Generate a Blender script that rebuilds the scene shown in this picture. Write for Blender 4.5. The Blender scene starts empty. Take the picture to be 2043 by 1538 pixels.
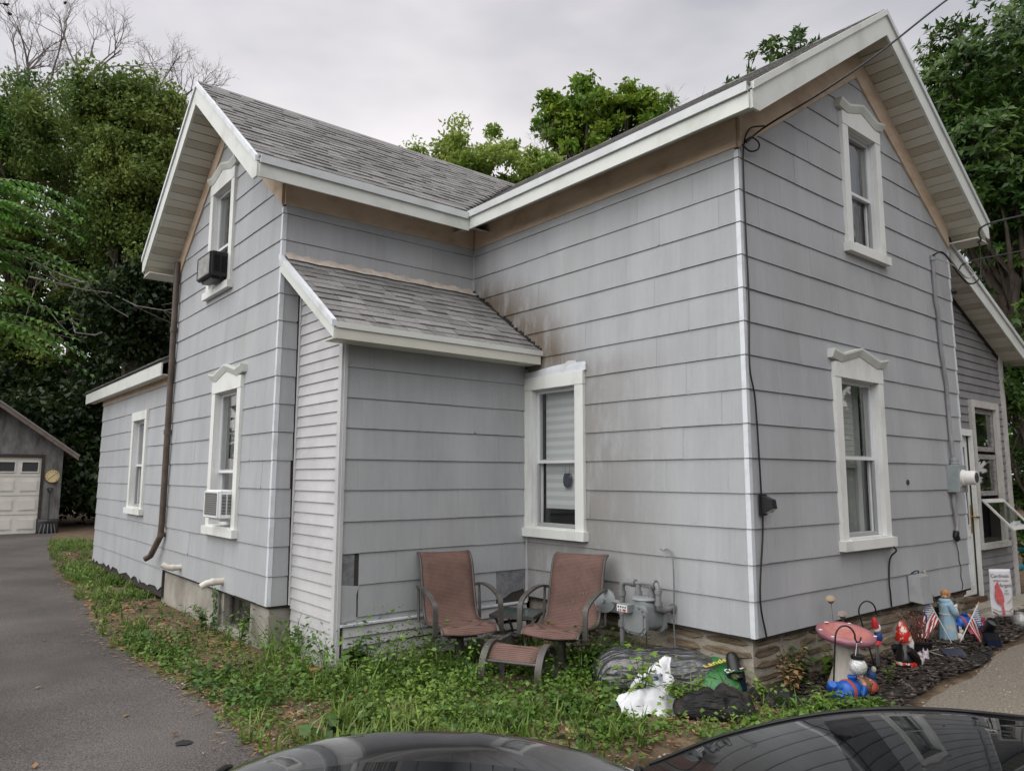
import bpy, bmesh, math, random
import numpy as np
from mathutils import Vector, Matrix
R=math.radians; PI=math.pi
random.seed(7); rng=np.random.default_rng(11)
SC=bpy.context.scene; COL=SC.collection

# ------------------------------------------------------------------ camera, sky, sun, exposure
CAM=np.array((-4.9828,-3.2431,1.1809)); FPX,YAW,PIT,ROL=1474.78,0.6853,0.1237,0.0035
def cam_axes():
    cy,sy,cp,sp=math.cos(YAW),math.sin(YAW),math.cos(PIT),math.sin(PIT)
    F=np.array([sy*cp,cy*cp,sp]); r=np.array([cy,-sy,0.]); u=np.cross(r,F)
    return r*math.cos(ROL)+u*math.sin(ROL), -r*math.sin(ROL)+u*math.cos(ROL), F
AR,AU,AF=cam_axes()
VF=np.array([math.sin(YAW),math.cos(YAW),0.]); VR=np.array([math.cos(YAW),-math.sin(YAW),0.])
cd=bpy.data.cameras.new('camera'); cd.sensor_width=36; cd.lens=36*FPX/2043; cd.clip_start=.05; cd.clip_end=800
co=bpy.data.objects.new('camera',cd); COL.objects.link(co)
co.matrix_world=Matrix(((AR[0],AU[0],-AF[0],CAM[0]),(AR[1],AU[1],-AF[1],CAM[1]),(AR[2],AU[2],-AF[2],CAM[2]),(0,0,0,1)))
SC.camera=co
SUN_EL,SUN_AZ=R(56),R(272)          # azimuth measured from +Y towards +X: light comes from the left of the photograph
w=bpy.data.worlds.new('World'); SC.world=w; w.use_nodes=True
nt=w.node_tree; nt.nodes.clear(); N=nt.nodes.new; L=nt.links.new
out=N('ShaderNodeOutputWorld'); bg=N('ShaderNodeBackground'); bg2=N('ShaderNodeBackground'); add=N('ShaderNodeAddShader')
sky=N('ShaderNodeTexSky'); sky.sky_type='NISHITA'; sky.sun_disc=False; sky.sun_elevation=SUN_EL; sky.sun_rotation=SUN_AZ
hs=N('ShaderNodeHueSaturation'); hs.inputs['Saturation'].default_value=.2
L(sky.outputs[0],hs.inputs['Color']); L(hs.outputs[0],bg.inputs[0]); bg.inputs[1].default_value=.05
tc=N('ShaderNodeTexCoord'); mp=N('ShaderNodeMapping'); mp.inputs['Scale'].default_value=(1,1,2.6)
nz=N('ShaderNodeTexNoise'); nz.inputs['Scale'].default_value=1.5; nz.inputs['Detail'].default_value=5; nz.inputs['Roughness'].default_value=.5
cr=N('ShaderNodeValToRGB'); cr.color_ramp.elements[0].position=.30; cr.color_ramp.elements[1].position=.68
cr.color_ramp.elements[0].color=(.16,.18,.24,1); cr.color_ramp.elements[1].color=(1.62,1.47,1.45,1)
L(tc.outputs['Generated'],mp.inputs[0]); L(mp.outputs[0],nz.inputs['Vector']); L(nz.outputs['Fac'],cr.inputs[0])
sx=N('ShaderNodeSeparateXYZ'); L(tc.outputs['Generated'],sx.inputs[0]); gp=N('ShaderNodeMath'); gp.operation='POWER'; gp.use_clamp=True; gp.inputs[1].default_value=2.5; L(sx.outputs[2],gp.inputs[0]); gr=N('ShaderNodeMapRange'); gr.inputs['To Min'].default_value=.85; gr.inputs['To Max'].default_value=3.0; L(gp.outputs[0],gr.inputs['Value'])
mu=N('ShaderNodeMix'); mu.data_type='RGBA'; mu.blend_type='MULTIPLY'; mu.inputs[0].default_value=1; L(cr.outputs[0],mu.inputs[6]); L(gr.outputs[0],mu.inputs[7])
L(mu.outputs[2],bg2.inputs[0]); bg2.inputs[1].default_value=.15
L(bg.outputs[0],add.inputs[0]); L(bg2.outputs[0],add.inputs[1]); L(add.outputs[0],out.inputs[0])
sl=bpy.data.lights.new('sun','SUN'); sl.energy=1.5; sl.angle=R(100); sl.color=(1,.985,.96)
so=bpy.data.objects.new('sun',sl); COL.objects.link(so)
sd=Vector((math.sin(SUN_AZ)*math.cos(SUN_EL),math.cos(SUN_AZ)*math.cos(SUN_EL),math.sin(SUN_EL)))
so.rotation_euler=sd.to_track_quat('Z','Y').to_euler(); so.location=sd*60
vs=SC.view_settings; vs.view_transform='Standard'; vs.look='None'; vs.gamma=1; vs.exposure=1.22; vs.use_curve_mapping=False
SC.cycles.max_bounces=6; SC.cycles.transparent_max_bounces=8

# ------------------------------------------------------------------ materials
MATS={}
def mat(name,col,rough=.6,spec=.3,metal=0.,var=0.,nscale=6.,stretch=(1,1,1),bump=0.,bscale=None,objvar=0.,island=0.,col2=None,coat=0.,sharp=(.35,.65),detail=6,trans=0.):
    if name in MATS: return MATS[name]
    m=bpy.data.materials.new(name); m.use_nodes=True; t=m.node_tree; n=t.nodes; l=t.links.new
    b=n['Principled BSDF']; b.inputs['Roughness'].default_value=rough; b.inputs['Specular IOR Level'].default_value=spec
    b.inputs['Metallic'].default_value=metal; b.inputs['Coat Weight'].default_value=coat; b.inputs['Coat Roughness'].default_value=.03
    c=(*col,1); b.inputs['Base Color'].default_value=c
    src=None
    geo=n.new('ShaderNodeNewGeometry'); mp=n.new('ShaderNodeMapping'); mp.inputs['Scale'].default_value=stretch; l(geo.outputs['Position'],mp.inputs[0])
    if col2 is not None or var>0:
        z=n.new('ShaderNodeTexNoise'); z.inputs['Scale'].default_value=nscale; z.inputs['Detail'].default_value=detail; z.inputs['Roughness'].default_value=.62
        l(mp.outputs[0],z.inputs['Vector'])
        r=n.new('ShaderNodeValToRGB'); r.color_ramp.elements[0].position=sharp[0]; r.color_ramp.elements[1].position=sharp[1]
        c2=col2 if col2 is not None else tuple(x*(1+var) for x in col); c1=col if col2 is not None else tuple(x*(1-var) for x in col)
        r.color_ramp.elements[0].color=(*c1,1); r.color_ramp.elements[1].color=(*c2,1)
        l(z.outputs['Fac'],r.inputs[0]); src=r.outputs[0]
    if objvar>0 or island>0:
        hv=n.new('ShaderNodeHueSaturation'); mr=n.new('ShaderNodeMapRange')
        if objvar>0: oi=n.new('ShaderNodeObjectInfo'); s=oi.outputs['Random']; a=objvar
        else: s=geo.outputs['Random Per Island']; a=island
        mr.inputs['To Min'].default_value=1-a; mr.inputs['To Max'].default_value=1+a; l(s,mr.inputs['Value']); l(mr.outputs[0],hv.inputs['Value'])
        if src: l(src,hv.inputs['Color'])
        else: hv.inputs['Color'].default_value=c
        src=hv.outputs[0]
    if src: l(src,b.inputs['Base Color'])
    if bump>0:
        z=n.new('ShaderNodeTexNoise'); z.inputs['Scale'].default_value=bscale or nscale*6; z.inputs['Detail'].default_value=4
        l(mp.outputs[0],z.inputs['Vector']); bp=n.new('ShaderNodeBump'); bp.inputs['Strength'].default_value=bump; bp.inputs['Distance'].default_value=.01
        l(z.outputs['Fac'],bp.inputs['Height']); l(bp.outputs[0],b.inputs['Normal'])
    if trans>0:
        tr=n.new('ShaderNodeBsdfTranslucent'); mx=n.new('ShaderNodeMixShader'); mx.inputs[0].default_value=trans
        if src: l(src,tr.inputs[0])
        else: tr.inputs[0].default_value=c
        l(b.outputs[0],mx.inputs[1]); l(tr.outputs[0],mx.inputs[2]); l(mx.outputs[0],n['Material Output'].inputs[0])
    MATS[name]=m; return m
def leafmat(name,a,b,island=.35,trans=.22,rough=.45,ns=.9):
    return mat(name,a,rough,.25,col2=b,nscale=ns,detail=3,island=island,trans=trans,sharp=(.38,.62))
def glassmat(name='window_glass',tint=(.89,.9,.895)):
    m=bpy.data.materials.new(name); m.use_nodes=True; t=m.node_tree; n=t.nodes; l=t.links.new
    n.remove(n['Principled BSDF']); tr=n.new('ShaderNodeBsdfTransparent'); tr.inputs[0].default_value=(*tint,1)
    g=n.new('ShaderNodeBsdfGlossy'); g.inputs['Roughness'].default_value=.02; g.inputs[0].default_value=(.9,.9,.9,1)
    f=n.new('ShaderNodeLayerWeight'); f.inputs[0].default_value=.5; mx=n.new('ShaderNodeMixShader')
    pw=n.new('ShaderNodeMath'); pw.operation='POWER'; pw.inputs[1].default_value=4.5; l(f.outputs['Facing'],pw.inputs[0])
    ad=n.new('ShaderNodeMath'); ad.operation='MULTIPLY_ADD'; ad.inputs[1].default_value=.9; ad.inputs[2].default_value=.055; l(pw.outputs[0],ad.inputs[0])
    l(ad.outputs[0],mx.inputs[0]); l(tr.outputs[0],mx.inputs[1]); l(g.outputs[0],mx.inputs[2]); l(mx.outputs[0],n['Material Output'].inputs[0])
    return m
GLASS=glassmat(); 
def siding_mat(name,stain):
    # painted mineral fibre shingle: fine vertical combing, weathering and per-piece tone; stain = soot-brown streaks over the lean-to roof
    m=mat(name,(.328,.338,.350),.62,.25,col2=(.386,.396,.408),nscale=2.2,stretch=(1,1,.35),objvar=.035,bump=.25,bscale=60)
    t=m.node_tree; n=t.nodes; l=t.links.new; b=n['Principled BSDF']
    src=b.inputs['Base Color'].links[0].from_socket
    geo=n.new('ShaderNodeNewGeometry'); mp=n.new('ShaderNodeMapping'); mp.inputs['Scale'].default_value=(30,30,1.2); l(geo.outputs['Position'],mp.inputs[0])
    z=n.new('ShaderNodeTexNoise'); z.inputs['Scale'].default_value=1.; z.inputs['Detail'].default_value=4; l(mp.outputs[0],z.inputs['Vector'])
    r=n.new('ShaderNodeMapRange'); r.inputs['From Min'].default_value=.3; r.inputs['From Max'].default_value=.7; r.inputs['To Min'].default_value=.968; r.inputs['To Max'].default_value=1.026
    l(z.outputs['Fac'],r.inputs[0]); mm=n.new('ShaderNodeMix'); mm.data_type='RGBA'; mm.blend_type='MULTIPLY'; mm.inputs[0].default_value=1
    l(src,mm.inputs[6]); l(r.outputs[0],mm.inputs[7]); src=mm.outputs[2]
    # algae / grime patches
    z2=n.new('ShaderNodeTexNoise'); z2.inputs['Scale'].default_value=.9; z2.inputs['Detail'].default_value=5; l(geo.outputs['Position'],z2.inputs['Vector'])
    r2=n.new('ShaderNodeMapRange'); r2.inputs['From Min'].default_value=.48; r2.inputs['From Max'].default_value=.75; r2.inputs['To Max'].default_value=.3; l(z2.outputs['Fac'],r2.inputs[0])
    m2=n.new('ShaderNodeMix'); m2.data_type='RGBA'; l(r2.outputs[0],m2.inputs[0]); l(src,m2.inputs[6]); m2.inputs[7].default_value=(.30,.30,.275,1); src=m2.outputs[2]
    if stain:
        sp=n.new('ShaderNodeSeparateXYZ'); l(geo.outputs['Position'],sp.inputs[0])
        def M(op,a,b_=0.,c=None):
            q=n.new('ShaderNodeMath'); q.operation=op
            for i,v in enumerate((a,b_)):
                if hasattr(v,'links'): l(v,q.inputs[i])
                else: q.inputs[i].default_value=v
            return q.outputs[0]
        y,zz=sp.outputs[1],sp.outputs[2]
        # height above the lean-to roof line and its downhill continuation beside the window
        roofz=M('ADD',M('MULTIPLY',M('SUBTRACT',y,2.36),.70),2.46)
        hgt=M('SUBTRACT',zz,roofz)
        up=n.new('ShaderNodeMapRange'); up.inputs['From Min'].default_value=.72; up.inputs['From Max'].default_value=.12; l(hgt,up.inputs[0])
        hi=n.new('ShaderNodeMapRange'); hi.inputs['From Min'].default_value=3.62; hi.inputs['From Max'].default_value=3.2; l(zz,hi.inputs[0])
        rt=n.new('ShaderNodeMapRange'); rt.inputs['From Min'].default_value=1.7; rt.inputs['From Max'].default_value=2.15; l(y,rt.inputs[0])
        lo=n.new('ShaderNodeMapRange'); lo.inputs['From Min'].default_value=2.15; lo.inputs['From Max'].default_value=2.4; l(zz,lo.inputs[0])
        s1=M('MULTIPLY',M('MULTIPLY',M('MULTIPLY',up.outputs[0],hi.outputs[0]),rt.outputs[0]),lo.outputs[0])
        side=n.new('ShaderNodeMapRange'); side.inputs['From Min'].default_value=.55; side.inputs['From Max'].default_value=1.65; l(y,side.inputs[0])
        lo2=n.new('ShaderNodeMapRange'); lo2.inputs['From Min'].default_value=2.4; lo2.inputs['From Max'].default_value=2.2; l(zz,lo2.inputs[0])
        s2=M('MULTIPLY',M('MULTIPLY',side.outputs[0],lo2.outputs[0]),.48)
        st=M('ADD',s1,s2)
        mp3=n.new('ShaderNodeMapping'); mp3.inputs['Scale'].default_value=(6,6,2.2); l(geo.outputs['Position'],mp3.inputs[0])
        z3=n.new('ShaderNodeTexNoise'); z3.inputs['Scale'].default_value=1.; z3.inputs['Detail'].default_value=6; z3.inputs['Roughness'].default_value=.65; l(mp3.outputs[0],z3.inputs['Vector'])
        r3=n.new('ShaderNodeMapRange'); r3.inputs['From Min'].default_value=.22; r3.inputs['From Max'].default_value=.52; l(z3.outputs['Fac'],r3.inputs[0])
        fin=M('MULTIPLY',M('MULTIPLY',st,r3.outputs[0]),.95)
        m3=n.new('ShaderNodeMix'); m3.data_type='RGBA'; l(fin,m3.inputs[0]); l(src,m3.inputs[6]); m3.inputs[7].default_value=(.14,.112,.082,1); src=m3.outputs[2]
    l(src,b.inputs['Base Color']); return m

# ------------------------------------------------------------------ mesh helpers
class MB:
    """collects polygons of one mesh"""
    def __init__(s): s.v=[]; s.f=[]
    def poly(s,pts):
        i=len(s.v); s.v+= [tuple(map(float,p)) for p in pts]; s.f.append(tuple(range(i,i+len(pts))))
    def hull(s,a,b):                     # two matching loops joined into a closed prism
        i=len(s.v); n=len(a); s.v+=[tuple(map(float,p)) for p in a]+[tuple(map(float,p)) for p in b]
        s.f.append(tuple(range(i,i+n))); s.f.append(tuple(range(i+2*n-1,i+n-1,-1)))
        for k in range(n): s.f.append((i+k,i+n+k,i+n+(k+1)%n,i+(k+1)%n))
    def box(s,lo,hi,rz=0,c=None):
        x0,y0,z0=lo; x1,y1,z1=hi
        a=[(x0,y0,z0),(x1,y0,z0),(x1,y1,z0),(x0,y1,z0)]; b=[(p[0],p[1],z1) for p in a]
        if rz:
            cx,cy=c if c else ((x0+x1)/2,(y0+y1)/2); q,w_=math.cos(rz),math.sin(rz)
            rot=lambda p:(cx+(p[0]-cx)*q-(p[1]-cy)*w_,cy+(p[0]-cx)*w_+(p[1]-cy)*q,p[2])
            a=[rot(p) for p in a]; b=[rot(p) for p in b]
        s.hull(a,b)
    def bar(s,p,q,w_,h,up=(0,0,1)):      # rectangular bar from p to q
        p,q=np.array(p,float),np.array(q,float); d=(q-p)/np.linalg.norm(q-p); u=np.array(up,float)
        if abs(d@u)>.98: u=np.array((1.,0,0))
        x=np.cross(d,u); x/=np.linalg.norm(x); y=np.cross(x,d)
        o=[x*w_/2+y*h/2,-x*w_/2+y*h/2,-x*w_/2-y*h/2,x*w_/2-y*h/2]
        s.hull([p+k for k in o],[q+k for k in o])
    def tube(s,path,r,n=8,cap=True):
        P=[np.array(p,float) for p in path]; rr=r if hasattr(r,'__len__') else [r]*len(P); i0=len(s.v); x=None
        for k,p in enumerate(P):
            d=P[min(k+1,len(P)-1)]-P[max(k-1,0)]; d/=max(np.linalg.norm(d),1e-9)
            if x is None:
                u=np.array((0,0,1.)) if abs(d[2])<.9 else np.array((1.,0,0)); x=np.cross(d,u)
            x=x-d*(x@d); x/=max(np.linalg.norm(x),1e-9); y=np.cross(d,x)
            for j in range(n):
                a=2*PI*j/n; s.v.append(tuple(p+rr[k]*(x*math.cos(a)+y*math.sin(a))))
        for k in range(len(P)-1):
            for j in range(n):
                a=i0+k*n+j; b=i0+k*n+(j+1)%n; s.f.append((a,b,b+n,a+n))
        if cap: s.f.append(tuple(range(i0+n-1,i0-1,-1))); e=i0+(len(P)-1)*n; s.f.append(tuple(range(e,e+n)))
    def lathe(s,prof,c=(0,0,0),n=24,sx=1,sy=1,axis=None,caps=(1,1)):
        # prof: (r,z) list turned about z through c (or about the given axis)
        i0=len(s.v); A=np.eye(3)
        if axis is not None:
            z=np.array(axis,float); z/=np.linalg.norm(z); u=np.array((0,0,1.)) if abs(z[2])<.9 else np.array((1.,0,0))
            x=np.cross(u,z); x/=np.linalg.norm(x); A=np.stack([x,np.cross(z,x),z],1)
        for r,z in prof:
            for j in range(n):
                a=2*PI*j/n; s.v.append(tuple(np.array(c)+A@np.array((r*math.cos(a)*sx,r*math.sin(a)*sy,z))))
        for k in range(len(prof)-1):
            for j in range(n):
                a=i0+k*n+j; b=i0+k*n+(j+1)%n; s.f.append((a,b,b+n,a+n))
        if caps[0]: s.f.append(tuple(range(i0+n-1,i0-1,-1)))
        e=i0+(len(prof)-1)*n
        if caps[1]: s.f.append(tuple(range(e,e+n)))
    def ball(s,c,r,n=16,m=10):
        r=r if hasattr(r,'__len__') else (r,r,r)
        pr=[(max(math.sin(PI*k/m),.02),-math.cos(PI*k/m)) for k in range(m+1)]; i=len(s.v); s.lathe(pr,(0,0,0),n)
        s.v[i:]=[(c[0]+p[0]*r[0],c[1]+p[1]*r[1],c[2]+p[2]*r[2]) for p in s.v[i:]]
    def grid(s,G,closed=False):
        G=np.asarray(G); a,b=G.shape[:2]; i0=len(s.v); s.v+=[tuple(p) for p in G.reshape(-1,3)]
        for i in range(a-1):
            for j in range(b-1): k=i0+i*b+j; s.f.append((k,k+1,k+b+1,k+b))
def root_of(o):
    while o.parent: o=o.parent
    return o
def link(name,me,m,parent=None):
    ob=bpy.data.objects.new(name,me); COL.objects.link(ob)
    if m: me.materials.append(m)
    if parent: ob.parent=parent
    return ob
def build(name,mb,m,parent=None,smooth=None,local=False,fix=True):
    v=np.array(mb.v,float).reshape(-1,3)
    if parent and not local: v=v-np.array(root_of(parent).location)
    me=bpy.data.meshes.new(name); me.from_pydata(v.tolist(),[],mb.f)
    if fix:
        bm=bmesh.new(); bm.from_mesh(me); bmesh.ops.recalc_face_normals(bm,faces=bm.faces); bm.to_mesh(me); bm.free()
    if smooth:
        me.polygons.foreach_set('use_smooth',[True]*len(me.polygons)); me.set_sharp_from_angle(angle=R(smooth))
    me.update(); return link(name,me,m,parent)
def polymesh(name,V,k,m,parent=None,smooth=False,local=False):
    # V: (n*k,3) numpy, every k verts one face
    V=np.asarray(V,np.float32).reshape(-1,3)
    if parent and not local: V=V-np.array(root_of(parent).location,np.float32)
    n=len(V)//k; me=bpy.data.meshes.new(name); me.vertices.add(n*k); me.loops.add(n*k); me.polygons.add(n)
    me.vertices.foreach_set('co',V.ravel()); me.loops.foreach_set('vertex_index',np.arange(n*k,dtype=np.int32))
    me.polygons.foreach_set('loop_start',np.arange(0,n*k,k,dtype=np.int32)); me.update(calc_edges=True)
    return link(name,me,m,parent)
def idxmesh(name,V,F,m,parent=None,smooth=True,local=False):
    V=np.asarray(V,np.float32).reshape(-1,3); F=np.asarray(F,np.int32); k=F.shape[1]
    if parent and not local: V=V-np.array(root_of(parent).location,np.float32)
    me=bpy.data.meshes.new(name); me.vertices.add(len(V)); me.loops.add(F.size); me.polygons.add(len(F))
    me.vertices.foreach_set('co',V.ravel()); me.loops.foreach_set('vertex_index',F.ravel())
    me.polygons.foreach_set('loop_start',np.arange(0,F.size,k,dtype=np.int32))
    if smooth: me.polygons.foreach_set('use_smooth',np.ones(len(F),bool))
    me.update(calc_edges=True); return link(name,me,m,parent)
def tag(o,label=None,cat=None,group=None,kind=None):
    if label: o['label']=label
    if cat: o['category']=cat
    if group: o['group']=group
    if kind: o['kind']=kind
    return o
def thing(name,label,cat,loc=(0,0,0),rz=0,group=None):
    o=bpy.data.objects.new(name,None); COL.objects.link(o); o.location=loc; o.rotation_euler=(0,0,rz); o.empty_display_size=.2
    return tag(o,label,cat,group)
class Fr:
    """a wall frame: u along the wall, z up, d outwards"""
    def __init__(s,o,u,n): s.o=np.array(o,float); s.u=np.array(u,float); s.n=np.array(n,float)
    def __call__(s,u,z,d=0.): return s.o+s.u*u+s.n*d+np.array((0,0,z))
    def box(s,mb,u0,u1,z0,z1,d0,d1):
        a=[s(u0,z0,d0),s(u1,z0,d0),s(u1,z1,d0),s(u0,z1,d0)]; b=[s(u0,z0,d1),s(u1,z0,d1),s(u1,z1,d1),s(u0,z1,d1)]; mb.hull(a,b)
    def prism(s,mb,pts,d0,d1): mb.hull([s(u,z,d0) for u,z in pts],[s(u,z,d1) for u,z in pts])
def clip(poly,a,b,c):                    # keep a*u+b*z<=c
    o=[]
    for i in range(len(poly)):
        p,q=poly[i],poly[(i+1)%len(poly)]; fp,fq=a*p[0]+b*p[1]-c,a*q[0]+b*q[1]-c
        if fp<=0: o.append(p)
        if fp*fq<0: t=fp/(fp-fq); o.append((p[0]+(q[0]-p[0])*t,p[1]+(q[1]-p[1])*t))
    return o
def area(p): return abs(sum(p[i][0]*p[(i+1)%len(p)][1]-p[(i+1)%len(p)][0]*p[i][1] for i in range(len(p))))/2
def minus(rects,holes):                  # axis aligned rectangles minus rectangles
    for h in holes:
        o=[]
        for u0,u1,z0,z1 in rects:
            a0,a1,b0,b1=max(u0,h[0]),min(u1,h[1]),max(z0,h[2]),min(z1,h[3])
            if a0>=a1-1e-6 or b0>=b1-1e-6: o.append((u0,u1,z0,z1)); continue
            if a0>u0+1e-6: o.append((u0,a0,z0,z1))
            if a1<u1-1e-6: o.append((a1,u1,z0,z1))
            if b0>z0+1e-6: o.append((a0,a1,z0,b0))
            if b1<z1-1e-6: o.append((a0,a1,b1,z1))
        rects=o
    return rects
def hermite(xs,ys,x):
    xs,ys=np.array(xs,float),np.array(ys,float); d=np.gradient(ys,xs); x=np.clip(x,xs[0],xs[-1]); i=np.clip(np.searchsorted(xs,x)-1,0,len(xs)-2)
    h=xs[i+1]-xs[i]; t=(x-xs[i])/h
    return (2*t**3-3*t**2+1)*ys[i]+(t**3-2*t**2+t)*h*d[i]+(-2*t**3+3*t**2)*ys[i+1]+(t**3-t**2)*h*d[i+1]
def sstep(a,b,x): t=np.clip((x-a)/(b-a),0,1); return t*t*(3-2*t)
def vnoise(x,y,s=1.,seed=0):             # cheap smooth 2-D noise in 0..1
    x=np.asarray(x,float)*s; y=np.asarray(y,float)*s; v=0
    for k,(a,b,c,w_) in enumerate(((1.,.6,.3,.4),(-.7,1.3,1.7,.3),(2.1,1.1,4.2,.2),(-1.7,2.9,2.6,.15),(4.3,-3.1,.9,.1))):
        v=v+w_*np.sin(a*x+b*y+c+seed*1.7+1.3*np.sin(b*x-a*y+seed))
    return .5+.5*v/1.15

# ------------------------------------------------------------------ ground
G0=-.42
def H(x,y):
    x=np.asarray(x,float); y=np.asarray(y,float); al=(x-CAM[0])*VF[0]+(y-CAM[1])*VF[1]; la=(x-CAM[0])*VR[0]+(y-CAM[1])*VR[1]
    s=sstep(-.2,.8,la); drop=.41+.25*s
    return G0-drop*(1-sstep(2.5+1.6*s,3.9+.9*s,al))+.012*(vnoise(x,y,1.7,3)-.5)
def drive_edge(y):                        # x of the right-hand edge of the asphalt
    ys=[-40,-3,-1.3,-.75,-.25,.35,.9,1.3,2.2,3.3,4.6,6.2,9,12.3,18.3,22,60]
    xs=[3.0,2.2,.4,-.6,-1.6,-2.6,-3.12,-3.25,-3.2,-3.22,-3.3,-3.2,-3.0,-2.75,-2.05,-1.4,-1.2]
    return hermite(ys,xs,y)
m_soil=mat('soil',(.075,.054,.036),.95,.1,col2=(.15,.112,.075),nscale=5,bump=.6,bscale=40)
m_asph=mat('asphalt',(.042,.038,.036),.92,.2,col2=(.17,.155,.145),nscale=95,detail=4,bump=.7,bscale=150,sharp=(.38,.78))
def asphalt_wear():
    t=m_asph.node_tree; n=t.nodes; l=t.links.new; b=n['Principled BSDF']; src=b.inputs['Base Color'].links[0].from_socket
    geo=n.new('ShaderNodeNewGeometry'); z=n.new('ShaderNodeTexNoise'); z.inputs['Scale'].default_value=.8; z.inputs['Detail'].default_value=7; l(geo.outputs['Position'],z.inputs['Vector'])
    r=n.new('ShaderNodeMapRange'); r.inputs['From Min'].default_value=.35; r.inputs['From Max'].default_value=.7; r.inputs['To Min'].default_value=.72; r.inputs['To Max'].default_value=1.25; l(z.outputs['Fac'],r.inputs[0])
    mm=n.new('ShaderNodeMix'); mm.data_type='RGBA'; mm.blend_type='MULTIPLY'; mm.inputs[0].default_value=1; l(src,mm.inputs[6]); l(r.outputs[0],mm.inputs[7]); l(mm.outputs[2],b.inputs['Base Color'])
asphalt_wear()
m_gravel=mat('gravel',(.12,.105,.085),.95,.1,col2=(.24,.21,.175),nscale=60,detail=4,bump=.8,bscale=110)
def sheet(name,xs,ys,m,dz,kind='structure'):
    X,Y=np.meshgrid(xs,ys,indexing='ij'); Z=H(X,Y)+dz; a,b=X.shape; I=np.arange(a*b).reshape(a,b)
    F=np.stack([I[:-1,:-1],I[1:,:-1],I[1:,1:],I[:-1,1:]],-1).reshape(-1,4)
    return tag(idxmesh(name,np.stack([X,Y,Z],-1),F,m),kind=kind)
ax=np.concatenate([[-400,-150,-60,-30,-18],np.arange(-12,12.01,.16),[18,30,60,150,400]]); ay=np.concatenate([[-300,-100,-40,-20],np.arange(-9,24.01,.16),[32,50,90,180,500]])
sheet('ground',ax,ay,m_soil,0)
ys=np.concatenate([[-40,-20,-12],np.arange(-9,26,.12),[30,45]]); rows=[]
for y in ys:
    e=float(drive_edge(y))+.10*(vnoise(y*1.0,0,2.2,5)-.5)+.07*(vnoise(y,0,7.,2)-.5); rows.append([(x,y,float(H(x,y))+.006) for x in np.concatenate([[-40,-14],np.linspace(-9,e,44)])])
Gd=np.array(rows); a,b=Gd.shape[:2]; I=np.arange(a*b).reshape(a,b)
tag(idxmesh('driveway',Gd,np.stack([I[:-1,:-1],I[:-1,1:],I[1:,1:],I[1:,:-1]],-1).reshape(-1,4),m_asph),kind='structure')
# gravel path at the right and dark mulch bed under the gable wall
gx=[-.2,.35,1.0,2.1,3.05,3.6,4.6,7,14]; gy=[-1.05,-.92,-.80,-.76,-.60,-.62,-.55,-.7,-.9]
px_=np.linspace(.3,14,110); rows=[]
for x in px_:
    yt=float(hermite(gx,gy,x))+.06*(vnoise(x,1,5,4)-.5); rows.append([(x,y,float(H(x,y))+.004) for y in np.linspace(yt,-6,30)])
Gg=np.array(rows); a,b=Gg.shape[:2]; I=np.arange(a*b).reshape(a,b)
tag(idxmesh('gravel_path',Gg,np.stack([I[:-1,:-1],I[:-1,1:],I[1:,1:],I[1:,:-1]],-1).reshape(-1,4),m_gravel),kind='structure')
m_mulch=mat('mulch',(.010,.009,.009),.95,.1,col2=(.06,.05,.043),nscale=55,sharp=(.42,.68),bump=1.,bscale=70)
rows=[]
for x in np.linspace(.15,7.2,90):
    yt=float(hermite(gx,gy,x))+.12+.08*(vnoise(x,3,4,1)-.5); rows.append([(x,y,float(H(x,y))+.009+.035*math.sin(PI*k/13)*(.6+.8*float(vnoise(x,y,6,2)))) for k,y in enumerate(np.linspace(yt,-.0,14))])
Gm=np.array(rows); a,b=Gm.shape[:2]; I=np.arange(a*b).reshape(a,b)
tag(idxmesh('mulch_bed',Gm,np.stack([I[:-1,:-1],I[:-1,1:],I[1:,1:],I[1:,:-1]],-1).reshape(-1,4),m_mulch),kind='structure')

# ------------------------------------------------------------------ house
E_=.2667; XW,D1,YL,XL,WG=-2.305,3.561,2.603,-2.095,4.17
house=thing('house','two storey grey shingled house with pale trim and cross gabled roof','house',(0,0,G0))
M_SID=siding_mat('siding_paint',False); M_SIDS=siding_mat('siding_paint_stained',True)
m_white=mat('trim_paint',(.54,.545,.51),.45,.35,col2=(.68,.69,.665),sharp=(.25,.5),nscale=4,stretch=(1,1,.5),bump=.08,bscale=30)
m_whiteb=mat('white_metal_trim',(.45,.46,.46),.4,.4,col2=(.60,.63,.66),sharp=(.28,.5),nscale=5)
m_tan=mat('frieze_paint',(.55,.435,.325),.75,.15,col2=(.34,.24,.17),nscale=2.4,stretch=(1,1,2),bump=.3,bscale=25,sharp=(.45,.8))
m_fascia=mat('fascia_paint',(.45,.46,.415),.4,.4,col2=(.585,.605,.565),sharp=(.28,.5),nscale=2.2)
m_soffit=mat('soffit_vinyl',(.56,.55,.48),.55,.3,var=.04,nscale=4)
m_backing=mat('wall_sheathing',(.05,.045,.04),.9,.1)
m_vinyl=mat('clapboard_vinyl',(.42,.418,.422),.5,.35,col2=(.50,.498,.502),nscale=3,objvar=.04,bump=.15,bscale=50)
m_vinyl2=mat('clapboard_weathered',(.20,.195,.20),.6,.3,var=.12,nscale=4,objvar=.05)
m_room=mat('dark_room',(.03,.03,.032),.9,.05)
m_sash=mat('sash_vinyl',(.64,.65,.66),.4,.4,var=.04,nscale=5)
m_gsash=mat('screen_frame',(.30,.30,.30),.5,.3)
m_conc=mat('foundation_concrete',(.23,.215,.185),.9,.15,col2=(.36,.34,.30),nscale=2.6,bump=.5,bscale=45)
m_mortar=mat('mortar',(.24,.215,.175),.95,.1,col2=(.34,.31,.26),nscale=9,bump=.8,bscale=50)
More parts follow.
